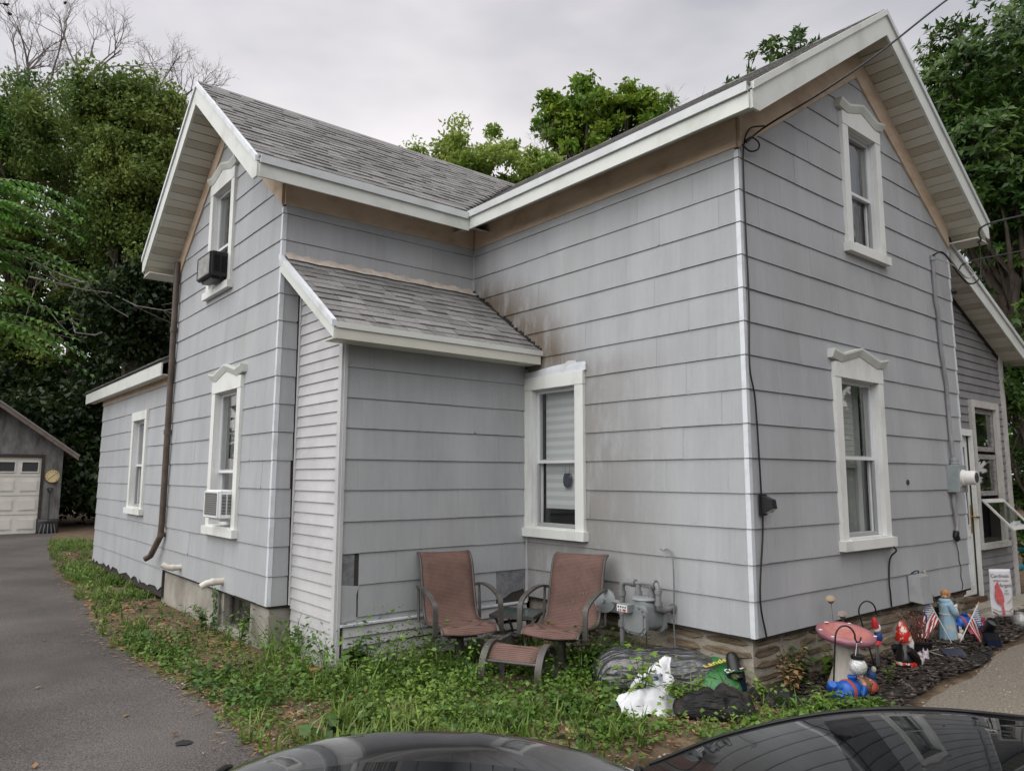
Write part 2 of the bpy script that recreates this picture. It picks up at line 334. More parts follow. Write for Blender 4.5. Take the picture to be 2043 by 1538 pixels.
m_stone=mat('field_stone',(.11,.082,.055),.85,.2,col2=(.22,.17,.115),nscale=7,stretch=(1,1,3),objvar=.25,bump=.8,bscale=35)
m_felt=mat('felt_patch',(.14,.145,.16),.9,.1,col2=(.22,.225,.24),nscale=14,bump=.6,bscale=40)
COUNT={'siding':0}; m_rust=mat('rusty_nail',(.13,.10,.085),.7,.2)
def subtract_poly(poly_rect,clips,holes):
    out=[]
    for r in minus([poly_rect],holes):
        p=[(r[0],r[2]),(r[1],r[2]),(r[1],r[3]),(r[0],r[3])]
        for c in clips:
            p=clip(p,*c)
            if len(p)<3: break
        if len(p)>=3 and area(p)>2e-4: out.append(p)
    return out
def wall(name,f,u0,u1,z0,z1,clips,holes,thick=.12):
    mb=MB()
    for p in subtract_poly((u0,u1,z0,z1),clips,holes): f.prism(mb,p,-thick,0)
    return build(name,mb,m_backing,house)
def shingle_piece(mb,f,p,zb,jit,e=E_):
    d=lambda z:.014-.011*(z-zb)/e+jit
    mb.hull([f(u,z,.0005) for u,z in p],[f(u,z,d(z)) for u,z in p])
def side_shingles(par,f,u0,u1,z0,z1,clips,holes,m,single=True,wd=.61,skip=(),zoff=0.,seed=1,broken=False):
    r_=random.Random(seed); k0=int(math.floor((z0-zoff)/E_+1e-6)); stuff=MB(); nails=MB(); k=k0
    while zoff+k*E_<z1:
        zb,zt=zoff+k*E_,min(zoff+(k+1)*E_,z1); u=u0-(.0 if k%2 else wd*.5)-r_.uniform(0,.16)*1.2
        while u<u1:
            a,b=max(u,u0)+.0006,min(u+wd,u1)-.0006; u+=wd
            if b-a<.02: continue
            if any(abs((a+b)/2-s[0])<s[2] and k==s[1] for s in skip): continue
            jit=r_.uniform(-.001,.0015)
            for p in subtract_poly((a,b,max(zb,z0),zt),clips,holes):
                if broken and k==k0:
                    lo=[q for q in p if q[1]<zb+.03]
                    if len(lo)>=2:
                        ua,ub=min(q[0] for q in p),max(q[0] for q in p); n=4
                        p=[(ua+(ub-ua)*i/n,zb+r_.uniform(-.03,.05)) for i in range(n+1)]+[(ub,zt),(ua,zt)]
                if len(p)==4 and single:
                    for un in (a+.03,(a+b)/2,b-.03):
                        if r_.random()<.5 and all(not(h[0]-.01<un<h[1]+.01 and h[2]-.03<zb+.03<h[3]) for h in holes):
                            q_=r_.uniform(.0022,.0036); zn=zb+.022+r_.uniform(-.004,.004); dn=.014-.011*.08+jit+.0012; nails.poly([f(un+q_*c_,zn+q_*s_,dn) for c_,s_ in ((1,0),(.3,.95),(-.8,.6),(-.8,-.6),(.3,-.95))])
                dz=r_.uniform(.0,.004); p=[(q[0],q[1]+(dz if q[1]<zb+.001 else 0)) for q in p]
                if r_.random()<.10 and len(p)==4 and not broken:
                    c_=r_.uniform(.012,.035); sg=r_.choice((-1,1)); ue=b if sg>0 else a; p=clip(p,sg,-1.,sg*ue-zb-c_*.8) or p
                if single:
                    mb=MB(); shingle_piece(mb,f,p,zb,jit); build('siding_shingle',mb,m,par,fix=False); COUNT['siding']+=1
                else: shingle_piece(stuff,f,p,zb,jit)
        k+=1
    if nails.v: tag(build('nail_heads',nails,m_rust,par,fix=False),kind='stuff')
    if not single: tag(build('siding_shingles',stuff,m,par,fix=False),kind='stuff')
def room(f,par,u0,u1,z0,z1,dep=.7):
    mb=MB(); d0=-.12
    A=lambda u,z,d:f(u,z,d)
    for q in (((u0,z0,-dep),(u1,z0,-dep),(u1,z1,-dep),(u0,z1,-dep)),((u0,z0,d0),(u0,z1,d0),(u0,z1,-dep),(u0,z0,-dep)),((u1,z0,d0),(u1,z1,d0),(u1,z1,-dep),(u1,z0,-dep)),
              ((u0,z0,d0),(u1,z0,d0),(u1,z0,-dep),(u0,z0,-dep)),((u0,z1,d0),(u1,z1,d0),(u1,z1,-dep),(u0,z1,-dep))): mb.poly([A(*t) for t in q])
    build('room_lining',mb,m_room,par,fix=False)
m_blind=mat('blind_fabric',(.68,.70,.71),.7,.2); m_blind2=mat('blind_sheer',(.85,.86,.86),.7,.2)
m_curtain=mat('curtain_cloth',(.42,.43,.42),.8,.1,var=.15,nscale=6,stretch=(4,4,.3))
m_curtg=mat('curtain_dark',(.12,.125,.14),.8,.1,var=.3,nscale=6,stretch=(6,6,.3))
def window(f,o,cas,style,inside,sill=(.03,.09),split=.47,label=None,low_gray=True,head=.13):
    u0,u1,z0,z1=o; cl,crr=cas; W=build_empty_part('window',house)
    if label: W['label']=label
    # side casings, header, sill
    for a,b in ((u0-cl,u0),(u1,u1+crr)):
        mb=MB(); f.box(mb,a,b,z0-.02,z1,.001,.042); build('casing',mb,m_white,W)
    a,b=u0-cl,u1+crr; mid=(a+b)/2
    mb=MB()
    if style=='pediment': f.prism(mb,[(a,z1+.002),(b,z1+.002),(b,z1+head),(b-.1*(b-a),z1+head+.005),(mid,z1+head+.085),(a+.1*(b-a),z1+head+.005),(a,z1+head)],.001,.046)
    else: f.box(mb,a-.004,b+.004,z1+.002,z1+head,.001,.046)
    build('header',mb,m_white,W)
    if style=='pediment':
        mb=MB(); P=[(a-.055,z1+head+.03),(a+.13*(b-a),z1+head+.0),(mid,z1+head+.085),(b-.13*(b-a),z1+head+.0),(b+.055,z1+head+.03)]
        for (ua,za),(ub,zb) in zip(P[:-1],P[1:]):
            sec=[(0.,0.),(.05,.0),(.078,.06),(.078,.078),(0.,.078)]
            mb.hull([f(ua,za+h,.002+d) for d,h in sec],[f(ub-.0008,zb+h,.002+d) for d,h in sec])
        build('pediment',mb,m_fascia,W)
    if style=='flash':
        mb=MB(); f.prism(mb,[(a-.03,z1+head+.001),(b+.03,z1+head+.001),(b+.03,z1+head+.06),(a-.03,z1+head+.06)],.016,.034); build('header_cap',mb,m_whiteb,W)
        mb=MB(); z=z1+head+.061; f.prism(mb,[(a-.03,z),(b-.06,z),(b-.2,z+.012),(b-.42,z+.03),(a+.27,z+.036),(a+.22,z+.058),(a+.12,z+.05),(a+.11,z+.03),(a-.01,z+.026)],.016,.021); build('torn_flashing',mb,m_whiteb,W)
    mb=MB(); f.box(mb,a-sill[0],b+sill[0],z0-.105,z0-.02,.001,.075); f.prism(mb,[(u0-.001,z0-.02),(u1+.001,z0-.02),(u1+.001,z0-.002),(u0-.001,z0-.002)],-.1,.06); build('sill',mb,m_white,W)
    # jamb lining
    mb=MB()
    for q in ((u0-.012,u0+.004,z0,z1),(u1-.004,u1+.012,z0,z1),(u0+.004,u1-.004,z1-.004,z1+.012)): f.box(mb,*q,-.11,.0005)
    build('jamb',mb,m_sash,W)
    zs=z0+(z1-z0)*split
    def sash(za,zb,d,m_,fw=.03):
        S=MB()
        for q in ((u0+.005,u0+fw,za,zb),(u1-fw,u1-.005,za,zb),(u0+fw,u1-fw,za,za+fw),(u0+fw,u1-fw,zb-fw,zb)): f.box(S,*q,d-.03,d)
        s=build('sash',S,m_,W)
        g=MB(); f.box(g,u0+fw,u1-fw,za+fw,zb-fw,d-.018,d-.014); build('pane',g,GLASS,s); return s
    sash(zs-.02,z1-.006,-.035,m_sash)
    s=sash(z0+.0,zs+.02,-.068,m_sash)
    if low_gray:
        S=MB(); d=-.036
        for q in ((u0+.006,u0+.03,z0+.002,zs-.022),(u1-.03,u1-.006,z0+.002,zs-.022),(u0+.03,u1-.03,z0+.002,z0+.03)): f.box(S,*q,d-.02,d)
        build('screen_frame',S,m_gsash,W)
    # inside
    if inside=='blind':
        n=int((z1-z0-.16)/.042); mb=MB(); mb2=MB()
        for k in range(n):
            zt=z1-.02-k*.042; (f.box(mb if k%2 else mb2,u0+.045,u1-.045,zt-.042,zt,-.125,-.122))
        build('blind',mb,m_blind,W); build('blind_sheer_bands',mb2,m_blind2,W)
    elif inside=='shade':
        mb=MB(); n=30
        for k in range(n): zt=z1-.02-k*.026; f.box(mb,u0+.03,u1-.17,zt-.025,zt-.001,-.15+.004*(k%2),-.146+.004*(k%2))
        build('blind',mb,mat('cream_blind',(.68,.68,.65),.7,.2),W); G=[[f(u1-.30+.27*i/14,z,-.17+.018*math.sin(i*1.9)) for z in np.linspace(z0+.01,z1,4)] for i in range(15)]; mb=MB(); mb.grid(G); build('curtain',mb,m_curtain,W,smooth=60,fix=False)
    elif inside:
        for (a_,b_) in inside[1]:
            G=[]; n=26
            for i in range(n+1):
                u=u0+(u1-u0)*(a_+(b_-a_)*i/n); d=-.17+.018*math.sin(i*1.9)+.008*math.sin(i*.7)
                G.append([f(u,z,d) for z in np.linspace(z0+.01,z1,4)])
            mb=MB(); mb.grid(G); build('curtain',mb,m_curtain if inside[0]=='pale' else m_curtg,W,smooth=60,fix=False)
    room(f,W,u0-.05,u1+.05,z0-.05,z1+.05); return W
def build_empty_part(name,parent):
    o=bpy.data.objects.new(name,None); COL.objects.link(o); o.parent=parent; o.empty_display_size=.1; return o
RG=Fr((0,0,0),(1,0,0),(0,-1,0)); EW=Fr((0,0,0),(0,1,0),(-1,0,0)); LG=Fr((XW,0,0),(0,1,0),(-1,0,0))
BW=Fr((0,D1,0),(1,0,0),(0,-1,0)); LF=Fr((0,YL,0),(1,0,0),(0,-1,0)); LS=Fr((XL,0,0),(0,1,0),(-1,0,0))
def hole(o): return (o[0]-.05,o[1]+.05,o[2]-.06,o[3]+.05)
o_rl=(1.43,2.15,.665,2.08); o_ru=(1.815,2.385,3.40,4.56); o_ew=(1.855,2.485,.70,2.07); o_lu=(5.06,5.70,3.37,4.55); o_ll=(4.53,5.24,.665,2.10); o_el=(8.36,9.02,.74,2.0)
SR=.645; ZA=3.82
clR=[(-SR,1,ZA),(SR,1,ZA+SR*WG)]                       # right gable rake lines
SL=.774; clL=[(-SL,1,ZA-SL*D1),(SL,1,ZA+SL*7.1)]
w_rg=wall('wall',RG,0,WG,-.02,5.3,clR,[hole(o_rl),hole(o_ru)])
side_shingles(w_rg,RG,.018,WG-.01,0,5.3,clR,[hole(o_rl),hole(o_ru)],M_SID,seed=3)
w_ew=wall('wall',EW,.12,D1,-.02,4.07,[],[hole(o_ew)])
leanclip=[]                                               # lean-to roof covers part of this wall
side_shingles(w_ew,EW,.018,YL-.005,0,ZA,[],[hole(o_ew)],M_SIDS,seed=5,zoff=0)
side_shingles(w_ew,EW,YL-.005,D1-.012,7*E_,ZA,[(0.7,-1,.7*2.6-2.45)],[],M_SIDS,seed=6)
w_lg=wall('wall',LG,D1,7.1,-.02,5.3,clL,[hole(o_lu),hole(o_ll)])
side_shingles(w_lg,LG,D1+.018,7.1,0,5.3,clL,[hole(o_lu),hole(o_ll)],M_SID,seed=9)
w_bw=wall('wall',BW,XW+.12,-.0,-.02,4.07,[],[])
side_shingles(w_bw,BW,XW+.018,-.016,3.27,ZA,[],[],M_SID,seed=12)
side_shingles(w_bw,BW,XW+.018,XL-.03,0,3.27,[],[],M_SID,seed=13)
w_lf=wall('wall',LF,XL+.11,-.002,-.5,2.36,[],[])
side_shingles(w_lf,LF,XL+.03,-.03,-.045,2.42,[(0,1,2.40)],[(-.40,-.03,-.05,E_),(XL+.03,XL+.20,E_*.0,E_*2-.001)],M_SID,seed=15,zoff=0)
w_el=wall('wall',LG,7.1,11.53,-.35,2.62,[],[hole(o_el)])
side_shingles(w_el,LG,7.1,11.53,-E_+.01,2.42,[],[hole(o_el)],M_SID,single=False,seed=17,broken=True)
# patched places on the lean-to
mb=MB(); LF.prism(mb,[(-.40,.03),(-.33,-.005),(-.28,.01),(-.2,.05),(-.12,.06),(-.05,.075),(-.03,.02),(-.03,E_),(-.40,E_)],.001,.006); build('felt_patch',mb,m_felt,w_lf)
mb=MB(); LF.box(mb,XL+.03,XL+.155,E_,2*E_-.002,.001,.005); build('bare_patch',mb,m_felt,w_lf)
mb=MB(); LF.prism(mb,[(XL+.04,-.03),(XL+.185,-.02),(XL+.18,E_*.7),(XL+.2,E_-.01),(XL+.03,E_+.01)],.001,.012); build('loose_shingle',mb,M_SID,w_lf)
# rest of the shell, out of sight behind
mb=MB(); mb.box((4.05,.13,-.4),(4.17,8,4.05)); mb.box((-2.18,6.98,-.4),(4.04,7.1,4.0)); mb.box((-2.18,11.41,-.4),(1.5,11.53,2.6)); build('rear_wall',mb,M_SID,house)
# windows
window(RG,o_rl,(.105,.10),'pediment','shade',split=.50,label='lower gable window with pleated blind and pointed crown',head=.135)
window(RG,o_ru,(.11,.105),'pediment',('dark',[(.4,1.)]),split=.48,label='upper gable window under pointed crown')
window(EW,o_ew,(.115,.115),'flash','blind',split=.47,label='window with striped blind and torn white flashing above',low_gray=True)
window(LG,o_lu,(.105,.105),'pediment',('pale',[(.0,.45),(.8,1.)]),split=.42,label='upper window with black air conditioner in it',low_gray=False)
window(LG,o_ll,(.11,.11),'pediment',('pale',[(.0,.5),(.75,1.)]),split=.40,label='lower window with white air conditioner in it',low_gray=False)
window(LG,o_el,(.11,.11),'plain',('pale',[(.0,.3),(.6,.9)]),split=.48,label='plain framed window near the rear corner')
mb=MB(); RG.box(mb,2.0,2.1,.7,.71,-.12,-.1); 
# corner beads, one metal piece per course
def bead(x,y,sx,sy,ks,w=.024,z0=0,cut=None):
    for k in ks:
        zb=k*E_+.002; zt=(k+1)*E_-.004
        if cut: zt=min(zt,cut)
        mb=MB(); t=.017; q=.006
        A=[(x+sx*t,y+sy*t),(x-sx*w,y+sy*t),(x-sx*w,y+sy*.0),(x,y),(x,y-sy*w),(x+sx*t,y-sy*w)]
        A=[(x+sx*t,y+sy*t),(x-sx*w,y+sy*t),(x-sx*w,y+sy*(t-.012)),(x+sx*(t-.012),y+sy*(t-.012)),(x+sx*(t-.012),y-sy*w),(x+sx*t,y-sy*w)]
        mb.hull([(a,b,zb) for a,b in A],[(a-sx*q,b-sy*q,zt) for a,b in A]); build('corner_bead',mb,m_whiteb,house)
bead(0,0,-1,-1,range(15),cut=3.80); bead(XW,D1,-1,-1,range(15),cut=3.80); bead(WG,0,1,-1,range(15),cut=3.80)
# inner corner strips
mb=MB(); mb.box((-.02,D1-.02,3.3),(-.004,D1-.004,3.81)); mb.box((-.028,YL-.028,-.05),(-.006,YL-.008,2.3)); build('inner_corner_strip',mb,m_vinyl,house)
# lean-to clapboards
cb=.0985; k=0; z=-.52
m_gap=m_backing
LSW=wall('wall',LS,YL+.0,D1-.02,-.5,3.2,[(-.7,1,2.505-.7*YL)],[])
while z<3.2:
    for p in subtract_poly((YL+.05,D1-.055,z,z+cb),[(-.70,1,2.50-.70*YL)],[]):
        mb=MB(); mb.hull([LS(u,zz,.001) for u,zz in p],[LS(u,zz,.016-.013*(zz-z)/cb) for u,zz in p]); build('clapboard',mb,m_vinyl,LSW,fix=False)
    z+=cb
mb=MB(); LS.box(mb,YL-.012,YL+.05,-.5,2.49,.001,.022); LF.box(mb,XL-.0,XL+.03,-.5,2.40,.001,.026); build('corner_post',mb,m_vinyl,house)
mb=MB(); LS.prism(mb,[(D1-.055,.0),(D1-.02,.0),(D1-.02,3.15),(D1-.055,3.125)],.001,.022); build('corner_post',mb,m_vinyl,house)
# low skirt of clapboards under the lean-to front, some slipping
LK=build_empty_part('skirt',house)
for k in range(5):
    z=-.50+k*.088; sl=.035*(k>0)*(1 if k%2 else -.4)
    mb=MB(); P=[(XL+.06,z),(-.03,z+sl),(-.03,z+.088+sl*.6),(XL+.06,z+.088)]
    mb.hull([LF(u,zz,.001) for u,zz in P],[LF(u,zz,.03-.014*((zz-z)/.088)+.002*k) for u,zz in P]); build('clapboard',mb,m_vinyl,LK)
mb=MB(); LF.box(mb,XL+.03,-.03,-.062,-.046,.001,.045); build('drip_strip',mb,m_whiteb,LK)
# friezes
def frieze(f,pts,d=.022): mb=MB(); f.prism(mb,pts,.001,d); build('frieze_board',mb,m_tan,house)
frieze(EW,[(.0,ZA),(D1-.03,ZA),(D1-.03,4.075),(.0,4.075)]); frieze(BW,[(XW,ZA),(-.024,ZA),(-.024,4.075),(XW,4.075)])
ap=WG/2; zr=lambda x:4.11+.671*(x+.307)-.25
frieze(RG,[(0,ZA),(ap,ZA+SR*ap),(ap,zr(ap)),(-.0,zr(0))],.03); frieze(RG,[(WG,ZA),(WG,zr(0)),(ap,zr(ap)),(ap,ZA+SR*ap)],.028)
am=(D1+7.1)/2; zl=lambda y:4.089+.771*(y-3.235)-.27
frieze(LG,[(D1,ZA),(am,ZA+SL*(am-D1)),(am,zl(am)),(D1,zl(D1))],.03); frieze(LG,[(7.1,ZA),(7.1,zl(D1)),(am,zl(am)),(am,ZA+SL*(am-D1))],.028)
frieze(LG,[(7.16,2.42),(11.53,2.42),(11.53,2.72),(7.16,2.72)],.02)
# ---- roofs
m_deck=mat('roof_deck',(.05,.045,.042),.95,.1)
m_shing=mat('roof_shingle',(.112,.109,.108),.95,.1,col2=(.285,.278,.272),nscale=170,detail=2,objvar=.21,bump=.7,bscale=260)
m_metal=mat('drip_edge',(.50,.52,.52),.35,.5,var=.1,nscale=3)
rf=build_empty_part('roof',house); rl=build_empty_part('roof',house); rf['label']='steep main roof of weathered grey shingles'; rl['label']='low lean-to roof of grey shingles'
def slab(par,name,P,t,m):               # P: 4 corners of the upper face; thickness straight down
    mb=MB(); mb.hull(P,[(a,b,c-t) for a,b,c in P]); return build(name,mb,m,par)
ZE1,ZR=4.11,5.715; xe,xr,yf=-.307,2.085,-.323; ZE2=4.089; ye,yr,xg=3.235,5.335,-2.686
# right-hand wing (ridge along y) and left-hand wing (ridge along x), meeting in a valley
slab(rf,'roof_deck',[(xe,yf,ZE1),(xr,yf,ZR),(xr,8.2,ZR),(xe,8.2,ZE1)],.06,m_deck)
slab(rf,'roof_deck',[(xr,yf,ZR),(2*xr-xe,yf,ZE1),(2*xr-xe,8.2,ZE1),(xr,8.2,ZR)],.06,m_deck)
slab(rf,'roof_deck',[(xg,ye,ZE2),(xe+.0,ye,ZE2),(xr,yr,ZR-.006),(xg,yr,ZR-.006)],.06,m_deck)
slab(rf,'roof_deck',[(xg,yr,ZR-.006),(xr,yr,ZR-.006),(xr,2*yr-ye,ZE2),(xg,2*yr-ye,ZE2)],.06,m_deck)
def roof_shingles(par,o,ex,ey,n_,umin,umax,length,single_rows,seed,exp=.128,wr=(.11,.27),start=-.02):
    # o eave origin, ex along eave, ey up the slope, n_ normal; umin/umax functions of slope distance
    r_=random.Random(seed); o,ex,ey,n_=map(np.array,(o,ex,ey,n_)); s=start; k=0; stuff=MB(); cnt=0
    while s<length-.02:
        u=umin(s)-r_.uniform(0,.2); s1=min(s+exp+.05,length+.01)
        while u<umax(s):
            wd=r_.uniform(*wr); a,b=max(u,umin(s)),min(u+wd-.003,umax(s)); u+=wd
            if b-a<.03: continue
            t=.018 if r_.random()<.5 else .011; t+=r_.uniform(-.001,.002); q=r_.uniform(-.004,.004)
            lo,hi=s+q,s1
            A=[(a,lo),(b,lo),(b,hi),(a,hi)]; mb=MB() if k<single_rows else stuff
            sag=-.012*math.sin((a*1.7+s*2.1))*.5
            top=[o+ex*uu+ey*ss+n_*((t if ss==lo else .003)+.004) for uu,ss in A]; bot=[o+ex*uu+ey*ss+n_*.001 for uu,ss in A]
            mb.hull(bot,top)
            if k<single_rows: build('shingle',mb,m_shing,par,fix=False); cnt+=1
        s+=exp; k+=1
    if stuff.v: tag(build('upper_shingles',stuff,m_shing2,par,fix=False),kind='stuff')
    return cnt
m_shing2=mat('roof_shingle_far',(.112,.109,.108),.95,.1,col2=(.285,.278,.272),nscale=170,detail=2,island=.21,bump=.7,bscale=260)
def sl_vec(d): d=np.array(d,float); return d/np.linalg.norm(d)
ls=math.hypot(yr-ye,ZR-ZE2); ey=sl_vec((0,yr-ye,ZR-ZE2)); nn=np.cross((1,0,0),ey)
vx=lambda s:min(xe+((ZE2+s*ey[2])-ZE1)/.671-.02,xr)
c1=roof_shingles(rf,(0,ye,ZE2),(1,0,0),ey,nn,lambda s:xg-.01,vx,ls,7,4)
ey2=sl_vec((xr-xe,0,ZR-ZE1)); n2=np.cross(ey2,(0,1,0)); n2=n2 if n2[2]>0 else -n2
roof_shingles(rf,(xe,0,ZE1),(0,1,0),ey2,n2,lambda s:yf-.01,lambda s:ye+(ZE1+s*ey2[2]-ZE2)/.771 if s<2.5 else 8,math.hypot(xr-xe,ZR-ZE1),0,8)
mb=MB(); mb.hull([(xg-.01,yr-.15,ZR-.10),(xg-.01,yr,ZR+.024),(xg-.01,yr+.15,ZR-.10),(xg-.01,yr,ZR-.03)],[(xr,yr-.15,ZR-.10),(xr,yr,ZR+.024),(xr,yr+.15,ZR-.10),(xr,yr,ZR-.03)])
mb.hull([(xr-.15,yf-.01,ZR-.085),(xr,yf-.01,ZR+.026),(xr+.15,yf-.01,ZR-.085),(xr,yf-.01,ZR-.03)],[(xr-.15,8,ZR-.085),(xr,8,ZR+.026),(xr+.15,8,ZR-.085),(xr,8,ZR-.03)]); build('ridge_cap',mb,m_shing2,rf)
# lean-to roof
LE_Y,LE_Z,LT_Y,LT_Z,LX0,LX1=2.37,2.455,D1-.005,3.285,-2.30,-.004
slab(rl,'roof_deck',[(LX0,LE_Y,LE_Z),(LX1,LE_Y,LE_Z),(LX1,LT_Y,LT_Z),(LX0,LT_Y,LT_Z)],.04,m_deck)
ey3=sl_vec((0,LT_Y-LE_Y,LT_Z-LE_Z)); n3=np.cross((1,0,0),ey3); l3=math.hypot(LT_Y-LE_Y,LT_Z-LE_Z)
c2=roof_shingles(rl,(0,LE_Y,LE_Z),(1,0,0),ey3,n3,lambda s:LX0-.008,lambda s:LX1-.004,l3-.03,30,5)
# wrinkled flashing strip along the top of the lean-to roof
G=[]
for i in range(40):
    u=LX0+.02+(LX1-LX0-.03)*i/39; wv=.02*math.sin(i*.8)+.012*math.sin(i*2.1)
    p=np.array((0,LE_Y,LE_Z))+np.array((1,0,0))*u
    G.append([p+ey3*(l3-.075+wv*.5)+n3*(.026),p+ey3*(l3-.045+wv*.4)+n3*(.034+.006*math.sin(i*1.3)),p+ey3*(l3-.005)+n3*.03,(u,D1-.012,LT_Z+.055+.012*math.sin(i*1.7))])
mb=MB(); mb.grid(G); build('flashing',mb,mat('old_flashing',(.56,.50,.44),.7,.2,col2=(.38,.33,.28),nscale=8),rl,smooth=50,fix=False)
# step flashing / tar bead on the wall side
mb=MB(); r_=random.Random(3)
for i in range(34):
    s=l3*(i+.5)/34; p=np.array((LX1,LE_Y,LE_Z))+ey3*s; mb.box(p+np.array((-.012-r_.random()*.02,-.026,.005)),p+np.array((-.002,.026,.018+.03*r_.random())))
build('tar_seal',mb,mat('roof_tar',(.035,.033,.032),.9,.2,var=.4,nscale=20),rl)
# fascias
def board(name,p,q,h,t,n_,m=m_fascia,par=None):      # vertical board, top edge p-q, height h, thickness t towards n_
    p,q,n_=np.array(p,float),np.array(q,float),np.array(n_,float); dn=np.array((0,0,-h)); mb=MB(); mb.hull([p,q,q+dn,p+dn],[p+n_*t,q+n_*t,q+dn+n_*t,p+dn+n_*t]); return build(name,mb,m,par or house)
board('fascia',(xe,yf+.0,ZE1-.045),(xe,ye-.02,ZE1-.045),.145,.02,(-1,0,0)); board('fascia',(xg+.0,ye,ZE2-.045),(xe-.0225,ye,ZE2-.045),.145,.02,(0,-1,0))
board('drip_edge',(xe-.0,yf,ZE1+.012),(xe,ye-.02,ZE1+.012),.075,.045,(-1,0,0),m_metal); board('drip_edge',(xg,ye,ZE2+.012),(xe-.048,ye,ZE2+.012),.075,.045,(0,-1,0),m_metal)
for sgn,x1 in ((1,xe),(-1,2*xr-xe)):
    mb=MB(); P=[(x1,ZE1-.035),(xr,ZR-.035),(xr,ZR-.25),(x1+sgn*.09,ZE1-.035-.215+.0604),(x1,ZE1-.19)]; mb.hull([(a,yf,b) for a,b in P],[(a,yf-.022,b) for a,b in P]); build('rake_board',mb,m_fascia,house)
    board('drip_edge',(x1,yf,ZE1+.014),(xr,yf,ZR+.014),.06,.04,(0,-1,0),m_metal if sgn<0 else m_fascia)
for sgn,y1 in ((1,ye),(-1,2*yr-ye)):
    mb=MB(); P=[(y1,ZE2-.035),(yr,ZR-.041),(yr,ZR-.266),(y1+sgn*.10,ZE2-.035-.225+.0771),(y1,ZE2-.185)]; mb.hull([(xg,a,b) for a,b in P],[(xg-.022,a,b) for a,b in P]); build('rake_board',mb,m_fascia,house)
    board('drip_edge',(xg,y1,ZE2+.014),(xg,yr,ZR+.008),.06,.04,(-1,0,0),m_whiteb)
board('fascia',(2*xr-xe,yf,ZE1-.045),(2*xr-xe,8,ZE1-.045),.15,.02,(1,0,0)); board('fascia',(xg,2*yr-ye,ZE2-.045),(xr,2*yr-ye,ZE2-.045),.15,.02,(0,1,0))
board('fascia',(LX0-.0,LE_Y,LE_Z-.012),(LX1-.03,LE_Y,LE_Z-.012),.12,.022,(0,-1,0),m_soffit); board('drip_edge',(LX0,LE_Y,LE_Z+.008),(LX1,LE_Y,LE_Z+.008),.05,.035,(0,-1,0),m_fascia)
board('rake_board',(LX0,LE_Y-.02,LE_Z-.01),(LX0,D1-.0,LT_Z-.01),.125,.02,(-1,0,0)); board('drip_edge',(LX0,LE_Y-.03,LE_Z+.022),(LX0,D1+.0,LT_Z+.032),.055,.04,(-1,0,0),m_whiteb)
mb=MB(); mb.box((LX0+.002,LE_Y+.002,LE_Z-.13),(LX1-.03,YL-.03,LE_Z-.118)); mb.hull([(LX0+.002,LE_Y,2.335),(LX0+.002,D1,3.168),(XL-.0,D1,3.168),(XL-.0,LE_Y,2.335)],[(LX0+.002,LE_Y,2.35),(LX0+.002,D1,3.183),(XL-.0,D1,3.183),(XL-.0,LE_Y,2.35)]); build('soffit',mb,m_soffit,house)
# eave soffits (sloping up to the frieze)
mb=MB(); mb.hull([(xe+.0,yf,3.955),(-.0,yf,4.075),(-.0,D1,4.075),(xe+.0,D1,3.955)],[(xe,yf,3.97),(0,yf,4.09),(0,D1,4.09),(xe,D1,3.97)])
mb.hull([(xg,ye,3.945),(xg,D1,4.072),(0,D1,4.072),(0,ye,3.945)],[(xg,ye,3.96),(xg,D1,4.087),(0,D1,4.087),(0,ye,3.96)]); build('soffit',mb,m_soffit,house)
# rake soffits, panel by panel
m_vent=mat('vented_panel',(.50,.475,.39),.6,.3,col2=(.40,.375,.31),nscale=150,detail=1,sharp=(.46,.6),bump=.5,bscale=90)
def rake_soffit(p0,p1,wv,n):
    S=build_empty_part('soffit',house); p0,p1,wv=map(lambda a:np.array(a,float),(p0,p1,wv)); d=(p1-p0)/n; ln=np.linalg.norm(d); e=d/ln
    nrm=np.cross(e,wv/np.linalg.norm(wv)); nrm=nrm if nrm[2]>0 else -nrm
    for k in range(n):
        a=p0+d*k+e*.004; b=p0+d*(k+1)-e*.004; sh=.004 if k%3==1 else 0
        mb=MB(); mb.hull([a+nrm*sh,b+nrm*sh,b+wv+nrm*sh,a+wv+nrm*sh],[a+nrm*.02,b+nrm*.02,b+wv+nrm*.02,a+wv+nrm*.02]); build('soffit_panel',mb,m_vent if k%3==1 else m_soffit,S,fix=False)
    mb=MB(); mb.hull([p0+nrm*.012,p1+nrm*.012,p1+wv+nrm*.012,p0+wv+nrm*.012],[p0+nrm*.03,p1+nrm*.03,p1+wv+nrm*.03,p0+wv+nrm*.03]); build('soffit_backing',mb,m_room,S)
zs=ZE1-.25+.0; za=ZR-.25
rake_soffit((2*xr-xe-.02,yf+.0,zs),(xr+.01,yf,za),(0,.322,0),26); rake_soffit((0,yf,zs+.671*.307),(xr-.01,yf,za),(0,.322,0),24)
zs=ZE2-.27; za=ZR-.276
rake_soffit((xg,2*yr-ye-.02,zs),(xg,yr+.01,za),(.38,0,0),24); rake_soffit((xg,D1,zs+.771*.326),(xg,yr-.01,za),(.38,0,0),22)
x=2*xr-xe; mb=MB(); mb.hull([(x,yf,3.865),(WG+.01,yf,3.875),(WG+.01,0,3.875),(x,0,3.865)],[(x,yf,3.88),(WG+.01,yf,3.89),(WG+.01,0,3.89),(x,0,3.88)]); build('eave_return',mb,m_soffit,house)
y=2*yr-ye; mb=MB(); mb.hull([(xg,y,3.83),(xg,7.12,3.84),(XW,7.12,3.84),(XW,y,3.83)],[(xg,y,3.845),(xg,7.12,3.855),(XW,7.12,3.855),(XW,y,3.845)]); build('eave_return',mb,m_soffit,house)
